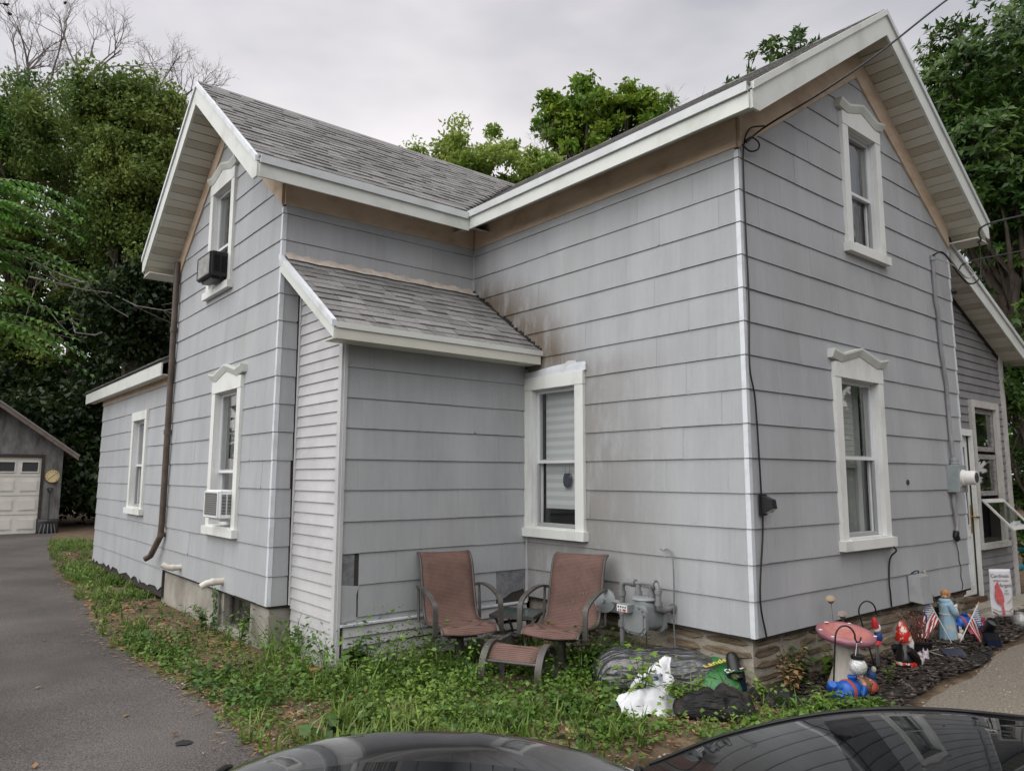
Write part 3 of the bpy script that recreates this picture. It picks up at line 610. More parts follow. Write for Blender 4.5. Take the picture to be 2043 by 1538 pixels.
# ell roof
er=build_empty_part('roof',house); er['label']='low rear roof with mossy shingle edge'
mb=MB(); mb.hull([(-2.46,7.12,2.70),(-2.46,12.25,2.70),(-.4,12.25,3.85),(-.4,7.12,3.85)],[(-2.46,7.12,2.64),(-2.46,12.25,2.64),(-.4,12.25,3.79),(-.4,7.12,3.79)])
mb.hull([(1.66,7.12,2.70),(1.66,12.25,2.70),(-.4,12.25,3.85),(-.4,7.12,3.85)],[(1.66,7.12,2.64),(1.66,12.25,2.64),(-.4,12.25,3.79),(-.4,7.12,3.79)]); build('roof_deck',mb,m_shing2,er)
eye=sl_vec((2.06,0,1.15)); ne=np.array((-eye[2],0,eye[0]))
roof_shingles(er,(-2.47,0,2.70),(0,1,0),eye,ne,lambda s:7.1,lambda s:12.26,2.3,0,31)
board('fascia',(-2.46,7.08,2.66),(-2.46,12.25,2.66),.17,.02,(-1,0,0)); mb=MB(); mb.box((-2.46,7.1,2.5),(-2.33,12.2,2.515)); build('soffit',mb,m_soffit,house)
mb=MB(); mb.hull([(-2.3,11.42,2.6),(1.5,11.42,2.6),(-.4,11.42,3.75)],[(-2.3,11.52,2.6),(1.5,11.52,2.6),(-.4,11.52,3.75)]); build('rear_gable',mb,M_SID,house)
# ---- foundations
mb=MB(); mb.box((.05,.05,-.9),(4.1,.3,-.012)); mb.box((.05,.3,-.9),(.3,2.62,-.012)); fA=build('foundation',mb,m_mortar,house); fA['label']='rubble stone foundation under the front corner'
def stone(f,par,u,z,w_,h,seed):
    r_=random.Random(seed); j=lambda k:r_.uniform(-k,k); a,b=w_/2,h/2
    lo=[(u-a+j(.01),z-b*.5+j(.01)),(u-a*.6+j(.03),z-b+j(.006)),(u+a*.5+j(.05),z-b+j(.008)),(u+a+j(.012),z-b*.35+j(.012)),(u+a*.92+j(.02),z+b*.6+j(.01)),(u+a*.3+j(.06),z+b+j(.007)),(u-a*.5+j(.05),z+b*.95+j(.008)),(u-a*.97+j(.01),z+b*.4+j(.012))]
    c=r_.uniform(.004,.020); mb=MB(); sh=[(u+(p-u)*.95,z+(q-z)*.80) for p,q in lo]
    mb.hull([f(p,q,-.03) for p,q in lo],[f(p,q,c*.35) for p,q in lo]); mb.hull([f(p,q,c*.34) for p,q in lo],[f(p,q,c+j(.004)) for p,q in sh])
    build('stone',mb,m_stone,par,fix=False)
FE=Fr((.05,0,0),(0,1,0),(-1,0,0)); FR=Fr((0,.05,0),(1,0,0),(0,-1,0)); r_=random.Random(21)
for f,L0,L1 in ((FE,.055,1.75),(FR,.055,4.0)):
    z=-.03
    for row in range(6):
        h=r_.uniform(.05,.085); u=L0+r_.uniform(0,.05)
        while u<L1:
            w_=r_.uniform(.18,.50)
            if r_.random()<.9: stone(f,fA,u+w_/2,z-h/2+r_.uniform(-.006,.006),w_,h*r_.uniform(.7,1.05),r_.random())
            u+=w_+r_.uniform(.015,.045)
        z-=h+r_.uniform(.008,.03)
mb=MB(); mb.box((XW+.03,D1+.03,-.9),(XW+.3,4.06,-.03)); mb.box((XW+.03,4.82,-.9),(XW+.3,7.2,-.03)); mb.box((XW+.03,4.06,-.9),(XW+.3,4.82,-.36)); mb.box((XW+.3,D1+.03,-.9),(XL+.1,D1+.3,-.03))
mb.box((XW+.0,4.0,-.5),(XW+.3,4.9,-.37)); fB=build('foundation',mb,m_conc,house); fB['label']='grey concrete foundation under the left gable'
bwn=build_empty_part('basement_window',house); mb=MB(); f=Fr((XW+.12,0,0),(0,1,0),(-1,0,0))
for q in ((4.06,4.09,-.36,-.03),(4.79,4.82,-.36,-.03),(4.09,4.79,-.36,-.335),(4.09,4.79,-.055,-.03)): f.box(mb,*q,0,.03)
build('frame',mb,mat('grey_wood',(.11,.10,.095),.8,.2,var=.3,nscale=10),bwn); mb=MB(); f.box(mb,4.09,4.79,-.335,-.055,.008,.012); build('pane',mb,GLASS,bwn); mb=MB(); f.box(mb,4.05,4.83,-.4,-.02,-.2,-.19); build('room_lining',mb,m_room,bwn)
mb=MB(); 
for i in range(7): f.poly if 0 else None
G=[[f(4.35+.3*j/6+.05*math.sin(i),-.33+.25*i/5,-.03+.02*math.sin(j*2+i)) for j in range(7)] for i in range(6)]; mb.grid(G); build('plastic_sheet',mb,mat('plastic_film',(.10,.105,.115),.25,.5),bwn,smooth=60,fix=False)
# old wooden skirt under the ell
mb=MB(); mb.box((XW+.12,7.2,-.9),(XW+.3,11.5,-.2)); build('foundation',mb,mat('dark_earth',(.02,.016,.013),.95,.1,var=.4,nscale=8),house)
mb=MB(); 
for k,(a,b) in enumerate(((7.25,7.62),(7.25,7.7))): LG.prism(mb,[(a,-.28+k*.13),(b,-.29+k*.13),(b,-.17+k*.13),(a,-.16+k*.13)],-.05,-.02)
build('skirt_board',mb,mat('peeling_board',(.26,.255,.25),.8,.2,col2=(.13,.12,.11),nscale=14),house)
# ---- addition on the right: clapboards, door, tall window
YA=.35; AW=Fr((0,YA,0),(1,0,0),(0,-1,0))
ADX=6.75; acl=[(.41,1,3.86+.41*4.32)]
o_ad=(5.55,6.32,.42,2.10); o_dr=(4.86,5.40,-.22,1.72)
w_ad=wall('wall',AW,WG+.0,ADX,-.42,4.0,[(.41,1,3.80+.41*4.32)],[o_ad,o_dr]); z=-.40
while z<4:
    for p in subtract_poly((WG+.02,ADX-.09,z,z+.10),[(.41,1,3.78+.41*4.32)],[(5.45,6.43,.34,2.20),(4.79,5.45,-.4,1.80)]):
        mb=MB(); mb.hull([AW(u,zz,.001) for u,zz in p],[AW(u,zz,.017-.014*(zz-z)/.1) for u,zz in p]); build('clapboard',mb,m_vinyl2,w_ad,fix=False)
    z+=.10
m_wwood=mat('weathered_wood',(.16,.155,.15),.8,.2,col2=(.31,.30,.285),nscale=9,stretch=(1,1,3),bump=.4)
m_otrim=mat('old_white_trim',(.50,.49,.46),.6,.3,col2=(.38,.365,.34),nscale=5)
aw=build_empty_part('window',house); aw['label']='tall weathered window with its bottom sash propped open'
mb=MB()
for q in ((5.46,5.55,.38,2.10),(6.32,6.42,.38,2.10),(5.46,6.42,2.10,2.19)): AW.box(mb,*q,.001,.05)
AW.box(mb,5.45,6.45,.31,.38,.001,.07); build('casing',mb,m_otrim,aw)
def asash(z0,z1,par,d=-.03,m=m_wwood,swing=0.):
    S=MB(); u0,u1=5.56,6.31; fw=.06; c,s=math.cos(swing),math.sin(swing); T=lambda u,z,dd:AW(u,z1-(z1-z)*c-dd*s*0,d+dd*c+(z1-z)*s)
    def bx(mb,a,b,za,zb,d0,d1): mb.hull([T(a,za,d0),T(b,za,d0),T(b,zb,d0),T(a,zb,d0)],[T(a,za,d1),T(b,za,d1),T(b,zb,d1),T(a,zb,d1)])
    for q in ((u0,u0+fw,z0,z1),(u1-fw,u1,z0,z1),(u0+fw,u1-fw,z0,z0+fw),(u0+fw,u1-fw,z1-fw,z1)): bx(S,*q,0,.03)
    sx=build('sash',S,m,par); g=MB(); bx(g,u0+fw,u1-fw,z0+fw,z1-fw,.012,.016); build('pane',g,GLASS,sx)
asash(1.54,2.09,aw); asash(.97,1.50,aw); asash(.44,.93,aw,.03,m_otrim,R(42))
room(AW,aw,5.5,6.37,.4,2.14)
ad=build_empty_part('door',house); ad['label']='narrow pale panelled door beside the corner'
mb=MB(); AW.box(mb,4.86,5.40,-.22,1.72,-.06,-.02); build('panel',mb,m_white,ad)
mb=MB()
for q in ((4.98,5.0,.62,1.58),(5.29,5.31,.62,1.58),(4.98,5.31,.60,.62),(4.98,5.31,1.58,1.60),(5.0,5.29,1.10,1.13),(4.98,4.995,-.1,.48),(5.295,5.31,-.1,.48),(4.98,5.31,-.12,-.10),(4.98,5.31,.48,.50)): AW.box(mb,*q,-.0195,-.004)
build('moulding',mb,m_white,ad); mb=MB(); AW.box(mb,5.0,5.29,.62,1.58,-.019,-.015); build('pane',mb,mat('dark_glass',(.012,.013,.014),.05,.5),ad)
mb=MB(); AW.box(mb,5.345,5.38,.52,.86,-.019,-.01); mb.tube([AW(5.36,.72,-.01),AW(5.36,.72,.04),AW(5.41,.715,.045),AW(5.46,.71,.045)],.011); build('handle',mb,mat('brass',(.42,.28,.10),.3,.5,metal=1.),ad,smooth=50)
mb=MB()
for q in ((4.79,4.86,-.24,1.80),(5.40,5.45,-.24,1.80),(4.86,5.40,1.72,1.80)): AW.box(mb,*q,.001,.04)
build('door_frame',mb,m_white,house); mb=MB(); AW.box(mb,4.75,5.5,-.30,-.24,-.05,.06); build('threshold',mb,mat('rust_sill',(.09,.05,.035),.8,.2),house)
mb=MB(); AW.box(mb,ADX-.10,ADX-.0,-.40,3.0,.001,.03); mb.box((ADX-.0,YA-.03,-.4),(ADX+.03,YA+.1,3.0)); build('corner_board',mb,m_otrim,house)
mb=MB(); mb.box((ADX-.03,YA+.12,-.4),(ADX,4.5,2.9)); build('side_wall',mb,m_vinyl2,house)
# its shed roof
ay0,ay1=.08,5.; zx=lambda x:3.93-.41*(x-4.32)
slab(build_empty_part('roof',house),'roof_deck',[(4.18,ay0,zx(4.18)+.1),(7.05,ay0,zx(7.05)+.1),(7.05,ay1,zx(7.05)+.1),(4.18,ay1,zx(4.18)+.1)],.05,m_deck)
board('rake_board',(4.18,ay0,zx(4.18)+.06),(7.05,ay0,zx(7.05)+.06),.17,.02,(0,-1,0)); board('drip_edge',(4.18,ay0,zx(4.18)+.115),(7.05,ay0,zx(7.05)+.115),.06,.04,(0,-1,0),m_metal)
rake_soffit((7.04,ay0,zx(7.04)-.1),(4.2,ay0,zx(4.2)-.1),(0,.27,0),24)
mb=MB(); AW.prism(mb,[(4.2,zx(4.2)-.16),(6.75,zx(6.75)-.16),(6.75,zx(6.75)-.1),(4.2,zx(4.2)-.1)],.001,.02); build('frieze_board',mb,m_room,house)
# stone step beneath it
mb=MB(); mb.box((4.2,-.05,-.46),(7.2,.34,-.36)); mb.box((4.6,.12,-.36),(5.55,.33,-.305)); tag(build('stone_step',mb,m_mortar),'low concrete step below the narrow side door','step')
# downspout, drain pipes
m_ds=mat('brown_metal',(.06,.042,.03),.5,.4,col2=(.10,.075,.06),nscale=5)
dp=[LG(7.03,4.02,.06),LG(7.03,2.0,.06),LG(7.035,.62,.06),LG(7.03,.42,.07),LG(7.25,.16,.12),LG(7.3,.12,.17)]
mb=MB(); mb.tube(dp,.038,10); ds=build('downspout',mb,m_ds,house,smooth=50)
mb=MB()
for z in (3.1,1.75,.44): mb.tube([LG(7.03,z-.03,.06),LG(7.03,z+.03,.06)],.047,10)
build('pipe_band',mb,m_ds,ds,smooth=50)
m_pvc=mat('pvc_pipe',(.55,.50,.42),.5,.35,col2=(.62,.6,.55),nscale=6)
mb=MB(); mb.tube([LG(6.28,.10,-.02),LG(6.28,.10,.11),LG(6.29,.11,.16),LG(6.32,.14,.21)],.034,12); mb.tube([LG(6.28,.10,.09),LG(6.28,.10,.12)],.04,12); build('drain_pipe',mb,m_pvc,house,smooth=50)
mb=MB(); mb.tube([LG(4.76,.10,-.02),LG(4.76,.10,.12),LG(4.76,.09,.18),LG(4.77,.06,.23)],.034,12); mb.tube([LG(4.76,.10,.10),LG(4.76,.10,.13)],.04,12); build('drain_pipe',mb,m_pvc,house,smooth=50)['label']='white elbowed drain pipe'

# ------------------------------------------------------------------ vegetation
def at(u,v,dep): return CAM+dep*(AF+AR*(u-1021.5)/FPX-AU*(v-769)/FPX)
def unit(a): return a/np.maximum(np.linalg.norm(a,axis=-1,keepdims=True),1e-9)
def leafquads(P,D,N_,Ln,Wd,droop=.12,fat=.42):
    S=unit(np.cross(D,N_)); N2=np.cross(S,D); Ln=np.asarray(Ln)[:,None]; Wd=np.asarray(Wd)[:,None]
    m=P+D*Ln*fat; return np.stack([P,m+S*Wd/2+N2*Wd*.12,P+D*Ln-N2*Ln*droop,m-S*Wd/2+N2*Wd*.12],1).reshape(-1,3)
def rdir(n,up=0.): 
    d=rng.normal(size=(n,3)); d[:,2]+=up; return unit(d)
def crown_pts(C,Rr,nclump,nleaf,cr,shell=.55,flat=.65,seed=0):
    """leaf clumps spread through an ellipsoid's volume, denser towards the outside, each clump a flattened puff"""
    d=rdir(nclump); r=shell+(1-shell)*rng.random(nclump)**.7; lump=1+.22*np.sin(d@np.array((3.1,2.3,4.2))*2+seed)+.12*np.sin(d@np.array((-7.,5.,6.))+seed*2)
    c=np.array(C)+d*np.array(Rr)*(r*lump)[:,None]; k=rng.integers(0,nclump,nleaf); q=rdir(nleaf)*(rng.random(nleaf)**.45)[:,None]*np.array((1,1,flat))
    s=(.6+.8*rng.random(nclump))[k]*cr; return c[k]+q*s[:,None],c
def branches(mb,base,tips,r0,n=6,wob=.12,seed=1,r1=.015):
    r_=random.Random(seed)
    for t in tips:
        p,q=np.array(base,float),np.array(t,float); L_=np.linalg.norm(q-p); pts=[]
        for i in range(n+1):
            f=i/n; w_=math.sin(PI*f)*wob*L_; pts.append(p+(q-p)*f+np.array((r_.uniform(-1,1),r_.uniform(-1,1),r_.uniform(-.4,.8)))*w_*.5)
        mb.tube(pts,[r0*(1-f)+r1*f for f in np.linspace(0,1,n+1)],5,cap=False)
m_bark=mat('bark',(.045,.036,.028),.9,.1,col2=(.095,.08,.065),nscale=7,stretch=(1,1,.3),bump=.6)
m_bare=mat('dead_bark',(.12,.105,.095),.9,.1,col2=(.20,.18,.165),nscale=5)
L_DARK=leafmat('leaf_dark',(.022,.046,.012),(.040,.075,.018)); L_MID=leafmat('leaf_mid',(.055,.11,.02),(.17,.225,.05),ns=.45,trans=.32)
L_YEL=leafmat('leaf_yellow_green',(.16,.25,.04),(.26,.33,.07),ns=.6,trans=.42); L_MAPLE=leafmat('leaf_maple',(.08,.17,.016),(.18,.26,.028),trans=.4)
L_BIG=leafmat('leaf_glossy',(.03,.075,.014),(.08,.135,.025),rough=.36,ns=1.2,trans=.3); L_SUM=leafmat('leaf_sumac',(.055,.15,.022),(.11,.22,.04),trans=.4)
L_WEED=leafmat('leaf_weed',(.06,.13,.018),(.15,.235,.042),ns=1.3,trans=.25); L_WEED2=leafmat('leaf_weed_dark',(.03,.075,.016),(.065,.12,.026),ns=3.); L_GRASS=leafmat('grass_blade',(.07,.14,.022),(.16,.22,.05),ns=2.,trans=.3)
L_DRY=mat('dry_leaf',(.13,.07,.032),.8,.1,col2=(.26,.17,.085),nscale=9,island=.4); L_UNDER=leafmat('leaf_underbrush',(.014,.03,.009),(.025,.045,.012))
def tree(name,label,cat,ells,size,lm,base,trunk_r,group=None,limbs=10,seed=1,up=.5,aspect=.55,bark=None,clump=.75):
    t=thing(name,label,cat,tuple(base),0,group); V=[]; tips=[]
    for (C,Rr,nc,nl) in ells:
        P,c=crown_pts(C,Rr,nc,nl,clump,seed=seed); D=rdir(nl,-.15); N_=rdir(nl,up); Ln=size*(.6+.8*rng.random(nl)); V.append(leafquads(P,D,N_,Ln,Ln*aspect)); tips+=[c[i] for i in rng.integers(0,len(c),limbs)]
    polymesh('crown',np.concatenate(V),4,lm,t)
    mb=MB(); top=np.mean([e[0] for e in ells],0); b=np.array(base,float); fork=b+(top-b)*.55
    mb.tube([b,b+(fork-b)*.35+np.array((.1,.05,0)),b+(fork-b)*.7,fork],[trunk_r*1.25,trunk_r,trunk_r*.85,trunk_r*.7],9)
    branches(mb,fork,tips,trunk_r*.42,seed=seed); build('trunk',mb,bark or m_bark,t,fix=False,smooth=60); return t
def gnd(p): return (p[0],p[1],float(H(p[0],p[1]))-.1)
# left: tall old trees behind the garage
def el(u,v,dep,ru,rv,nc,nl,rd=None): s=dep/FPX; return (at(u,v,dep),(ru*s,(rd or ru)*s*.8,rv*s),nc,nl)
tree('deciduous_tree','tall dark leafy tree at the far left behind the garage','tree',[el(90,370,28,150,200,110,42000),el(15,300,28,70,120,40,12000),el(60,620,28,170,170,70,22000)],.15,L_MID,gnd(at(70,900,28)),.34,'tall trees behind the garage',seed=3)
tree('deciduous_tree','tall leafy tree between the garage and the left gable','tree',[el(265,335,26,105,165,90,34000),el(290,540,26,110,150,60,18000),el(225,215,26,75,70,30,9000),el(330,230,26,40,60,18,3500)],.145,L_MID,gnd(at(255,900,26)),.32,'tall trees behind the garage',seed=8)
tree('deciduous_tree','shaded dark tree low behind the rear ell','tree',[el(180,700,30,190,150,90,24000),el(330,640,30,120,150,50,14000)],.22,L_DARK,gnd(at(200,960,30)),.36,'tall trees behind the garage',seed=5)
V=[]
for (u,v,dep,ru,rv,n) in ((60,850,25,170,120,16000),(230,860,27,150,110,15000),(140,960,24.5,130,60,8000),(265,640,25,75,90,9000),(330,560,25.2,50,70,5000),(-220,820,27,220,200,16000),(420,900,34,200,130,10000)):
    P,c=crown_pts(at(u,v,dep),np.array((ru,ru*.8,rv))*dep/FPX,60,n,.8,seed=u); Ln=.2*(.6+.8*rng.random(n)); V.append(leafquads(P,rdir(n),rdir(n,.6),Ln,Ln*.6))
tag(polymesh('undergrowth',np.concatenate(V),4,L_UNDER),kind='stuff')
# bare crowns of dead branches above them
def bare(name,label,base,dirs,seed,L0,r0,depth=5,group=None):
    t=thing(name,label,'tree',tuple(base),0,group); r_=random.Random(seed); mb=MB()
    def grow(p,d,L_,r,k):
        q=p; pts=[p]; 
        for i in range(4):
            d=d+np.array((r_.uniform(-1,1),r_.uniform(-1,1),r_.uniform(-.5,.8)))*.16; d/=np.linalg.norm(d); q=q+d*L_/4; pts.append(q)
        mb.tube(pts,[r*(1-.4*i/4) for i in range(5)],5 if k>2 else 3,cap=False)
        if k==0: return
        for i in range(3 if k>1 else 4):
            pp=pts[r_.choice((2,3,4,4))]; nd=d+np.array((r_.uniform(-1,1),r_.uniform(-1,1),r_.uniform(-.55,.75)))*.85; nd/=np.linalg.norm(nd); grow(pp,nd,L_*r_.uniform(.55,.8),r*.55,k-1)
    for d in dirs: grow(np.array(base,float),unit(np.array(d,float)),L0,r0,depth)
    build('trunk',mb,m_bare,t,fix=False); return t
b0=at(70,900,29.5); bt=thing_base=np.array((b0[0],b0[1],G0))
def bare_tree(label,u,vb,dep,dirs,seed,L0,r0,depth=5):
    fork=at(u,vb,dep); t=bare('bare_tree',label,fork,[VR*a+np.array((0,0,1.))*c+VF*e for a,c,e in dirs],seed,L0,r0,depth,'leafless trees at the upper left')
    mb=MB(); g=np.array((fork[0]+.3,fork[1]+.2,G0-.1)); mb.tube([g,g+(fork-g)*.5+np.array((.2,0,0)),fork],[.26,.2,r0*1.05],8); build('lower_trunk',mb,m_bare,t,fix=False,smooth=60); return t
bare_tree('leafless dead tree spreading twigs at the top left corner',40,225,34,[(-.25,1,0),(.25,1,.2),(.75,.8,-.1)],5,2.2,.09)
bare_tree('leafless dead tree rising in the middle of the upper left',165,200,33,[(-.2,1,0),(.3,1,.1)],11,2.1,.08)
bare_tree('leafless dead branches beside the left gable peak',300,260,32,[(.1,1,0),(.75,.75,0),(.5,.35,.1)],17,1.85,.07)
# dead twigs hanging inside the crowns
mb=MB(); r_=random.Random(4); tw=thing('dead_branch','thin bare branch tangled in front of the dark crowns','branch',tuple(at(100,560,23.5)))
for (u,v,du,dv) in ((20,520,230,120),(60,560,330,90),(120,500,-70,160),(210,660,-150,-60),(330,470,60,160)):
    p=[at(u+du*f+r_.uniform(-10,10),v+dv*f*f+r_.uniform(-12,12),23.6+r_.uniform(-.4,.4)) for f in np.linspace(0,1,7)]; mb.tube(p,[.03*(1-.7*f) for f in np.linspace(0,1,7)],5,cap=False)
    for i in range(5): a=p[r_.randrange(1,6)]; mb.tube([a,a+np.array((r_.uniform(-.5,.5),r_.uniform(-.4,.4),r_.uniform(-.5,.3))),a+np.array((r_.uniform(-1,1),r_.uniform(-.4,.4),r_.uniform(-.9,.2)))],[.014,.01,.005],4,cap=False)
build('twig',mb,m_bare,tw,fix=False)
# tree of heaven: long pinnate fronds at the left edge
tb=at(-195,1010,13); t=thing('sumac_tree','bright green tree with long feathery fronds at the left edge','tree',gnd(tb)); V=[]; mb=MB(); r_=random.Random(9)
mb.tube([gnd(tb),tb+np.array((0,0,2.)),tb+np.array((.2,0,5.6))],[.11,.09,.05],8)
for i in range(75):
    z=r_.uniform(3.0,6.2); a=r_.uniform(0,2*PI); o=tb+np.array((.1,0,z)); hd=VR*math.cos(a)+VF*math.sin(a)*.8; Lf=r_.uniform(1.0,1.9)*(1.15 if z<4 else .85)*(1.0+.35*max(math.cos(a),0)); n=17; prev=o
    o=o+hd*r_.uniform(.2,.7)
    pts=[o+hd*Lf*f+np.array((0,0,.22*f-.42*f*f))*Lf for f in np.linspace(0,1,n)]; mb.tube([prev]+pts[::4],[.016,.014,.012,.009,.007,.005],4,cap=False)
    sd=np.cross(hd,(0,0,1)); 
    for k in range(2,n):
        for sg in (1,-1):
            d=unit((sd*sg+hd*.45+np.array((0,0,-.18-.2*r_.random())))[None])[0]; Ln=.31*(1-.45*k/n)*r_.uniform(.85,1.15)
            V.append(leafquads(np.array([pts[k]]),d[None],unit(np.array([(0,0,1.)])+rdir(1)*.25),[Ln],[Ln*.36],droop=.2))
polymesh('foliage',np.concatenate(V),4,L_SUM,t); build('trunk',mb,m_bark,t,fix=False)
# trees beyond the roofs
tree('bushy_tree','yellow green bushy tree showing above the roof valley','tree',[el(985,335,24,120,60,46,9000),el(905,300,24,26,52,12,1800),el(1090,345,24,50,34,16,2600),el(960,420,24,150,80,40,6000),el(832,302,24,12,12,4,260)],.15,L_YEL,gnd(at(990,900,24)),.2,seed=2,clump=.42,aspect=.5)
tree('maple_tree','round topped maple standing behind the roof junction','tree',[el(1195,215,30,82,54,60,6000),el(1130,250,30,60,46,36,3600),el(1270,240,30,64,50,40,3800),el(1200,310,30,110,60,50,5600),el(1105,215,30,25,20,7,900),el(1310,210,30,30,30,8,1100)],.20,L_MAPLE,gnd(at(1205,900,30)),.28,seed=6,clump=.40,limbs=14)
bare('bare_tree','small leafless twigs beside the round maple',at(1090,330,27),[VR*-.6+np.array((0,0,1.))*.6,VR*-.3+np.array((0,0,1.))],3,.9,.02,3,'leafless twigs above the roof'); bare('bare_tree','small leafless twigs beside the chimney-like ridge end',at(1335,245,27),[VR*.3+np.array((0,0,1.))*.8,VR*.8+np.array((0,0,.5))],5,.7,.018,3,'leafless twigs above the roof')
# large glossy-leaved tree at the right: leaves stand in whorls along the twigs
def whorls(P,D,n,size,Vl,aspect=.42):
    for p,d in zip(P,D):
        k=n+int(rng.integers(-2,3)); u=unit(np.cross(d,rdir(1))[0][None])[0]; v=np.cross(d,u); a=np.arange(k)*2.4+rng.random()*6
        dirs=unit(u[None]*np.cos(a)[:,None]+v[None]*np.sin(a)[:,None]+d[None]*(.1+.9*rng.random(k))[:,None]+rdir(k)*.45); Ln=size*(.65+.6*rng.random(k))
        Vl.append(leafquads(p[None]+d[None]*(np.linspace(-.10,.06,k)*size*6)[:,None]*.5,dirs,unit(d[None]+rdir(k)*.35),Ln,Ln*aspect,droop=.15))
def whorl_tree(name,label,cat,ells,base,trunk_r,size,seed,n=9):
    t=thing(name,label,cat,tuple(base)); V=[]; tips=[]
    for C,Rr,nw in ells:
        d=rdir(nw); r=.45+.55*rng.random(nw)**.6; lump=1+.2*np.sin(d@np.array((4.,3.,5.))+seed); P=np.array(C)+d*np.array(Rr)*(r*lump)[:,None]; whorls(P,unit(d+np.array((0,0,.5))+rdir(nw)*.5),n,size,V); tips+=list(P[rng.integers(0,nw,8)])
    polymesh('crown',np.concatenate(V),4,L_BIG,t); mb=MB(); top=np.mean([e[0] for e in ells],0); b=np.array(base,float); fork=b+(top-b)*.5
    mb.tube([b,b+(fork-b)*.5+np.array((.1,.1,0)),fork],[trunk_r*1.2,trunk_r,trunk_r*.7],9); branches(mb,fork,tips,trunk_r*.35,seed=seed); build('trunk',mb,m_bark,t,fix=False,smooth=60); return t
def e3(u,v,dep,ru,rv,nw,rd=1.): s=dep/FPX; return (at(u,v,dep),(ru*s*rd,ru*s*rd,rv*s),nw)
whorl_tree('broadleaf_tree','large glossy leaved tree overhanging the right side of the house','tree',[e3(2050,150,13.5,190,150,1150),e3(1960,330,12.8,110,150,700),e3(1900,170,13.5,70,120,260),e3(2080,420,13,150,200,800),e3(2120,650,13.,130,200,600),e3(2110,850,12.6,95,140,380),e3(1838,260,13.4,22,55,50)],gnd(at(2150,1000,13)),.28,.145,5)
whorl_tree('broadleaf_tree','glossy leaved branch tops sticking up behind the right roof slope','tree',[e3(1545,140,16,52,75,70),e3(1600,110,16,36,60,50),e3(1465,175,16,26,22,18),e3(1560,330,16.5,130,120,260)],gnd(at(1580,900,16.5)),.2,.15,9,n=9)
whorl_tree('leafy_shrub','leafy branches hanging over the addition window','shrub',[e3(2025,770,10.4,36,70,75),e3(2040,1010,10.8,16,140,50),e3(2075,900,10.6,45,160,120)],gnd(at(2085,1150,10.6)),.05,.13,4,n=8)
# woods all round the lot, far behind and behind the viewer, nearer along the right-hand boundary
V=[]
for k in range(9):
    P,_=crown_pts((-3+3.6*k,-20-1.5*math.sin(k*2.1),3.6+1.2*math.sin(k*1.3)),(2.6,2.4,4.6),26,6000,1.2,seed=k+70); Ln=.34*(.6+.8*rng.random(6000)); V.append(leafquads(P,rdir(6000),rdir(6000,.6),Ln,Ln*.7))
for k in range(4):
    P,_=crown_pts((12.5+.8*math.sin(k),-9+3.2*k,4.8),(2.4,2.4,5.4),26,3200,.9,seed=k+90); Ln=.3*(.6+.8*rng.random(3200)); V.append(leafquads(P,rdir(3200),rdir(3200,.6),Ln,Ln*.6))
for k in range(46):
    a=2*PI*k/46; rr=42+7*math.sin(k*2.3); c=np.array((math.sin(a)*rr,math.cos(a)*rr+6,3.0+1.0*math.sin(k*1.7))); n=900
    ang=(a-YAW+PI)%(2*PI)-PI
    if -.52<ang<.52: c[2]-=1.2
    P,_=crown_pts(c,(4.2,4.2,5.6),22,n,1.5,seed=k); Ln=.75*(.6+.8*rng.random(n)); V.append(leafquads(P,rdir(n),rdir(n,.6),Ln,Ln*.7))
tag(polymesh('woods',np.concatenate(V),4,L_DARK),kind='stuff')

# ---- yard plants
def in_yard(x,y):
    xr_=np.where(y>D1-.02,XW-.03,np.where(y>YL,XL-.03,np.where(y>-.0,-.03,np.where(y>-.5,-.02,.30)))); e=drive_edge(y)+.03*np.sin(y*9)
    ok=(x>e)&(x<xr_)&(y<11.5)|((y>=11.5)&(x>e)&(x<3.))
    for cx,cy,a,b,rz in ((-.26,.72,.56,.33,-38),(-.80,.42,.36,.17,42),(.0,.32,.28,.22,35),(-.60,-.06,.30,.17,-50),(-1.17,1.42,.30,.27,-60),(-1.22,2.06,.2,.2,0),(-.62,1.41,.2,.2,0)):
        c,s=math.cos(R(rz)),math.sin(R(rz)); u=((x-cx)*c+(y-cy)*s)/a; v=(-(x-cx)*s+(y-cy)*c)/b; ok&=(u*u+v*v>1)
    return ok
def cam_ok(x,y): 
    al=(x-CAM[0])*VF[0]+(y-CAM[1])*VF[1]; return al>3.7
def scatter(n,x0,x1,y0,y1,dens):
    x=rng.uniform(x0,x1,n*6); y=rng.uniform(y0,y1,n*6); k=in_yard(x,y)&cam_ok(x,y)&(rng.random(n*6)<dens(x,y)); x,y=x[k][:n],y[k][:n]; return x,y
def bare_mask(x,y):                       # 1 where the soil is bare
    b=sstep(.42,.55,vnoise(x,y,1.35,7)*.6+vnoise(x,y,4.1,17)*.4)*.92
    b=np.maximum(b,sstep(.98,.5,XW-x)*(y>3.4)*(y<7.4)*.95)                    # along the concrete foundation
    b=np.maximum(b,np.exp(-((x+2.72)/.48)**2-((y-1.75)/.55)**2)*.95)              # by the asphalt corner
    b=np.maximum(b,np.exp(-((x+1.15)/.75)**2-((y+.16)/.26)**2)*.95); b=np.maximum(b,np.exp(-((x+1.75)/.3)**2-((y-.42)/.25)**2)*.85); b=np.maximum(b,sstep(-1.0,-.4,x)*sstep(1.5,2.1,y)*(y<2.65)*.9)                # in front of the bags
    b=np.maximum(b,np.exp(-((x+.45)/.45)**2-((y-2.15)/.4)**2)*.8)               # under the side table
    b=np.maximum(b,np.exp(-((x+.05)/.5)**2-((y+.15)/.35)**2)*.95)
    b=np.maximum(b,.8*sstep(.34,.03,x-drive_edge(y)-.2*(vnoise(x,y,2.7,8)-.5)))
    return np.clip(b,0,1)
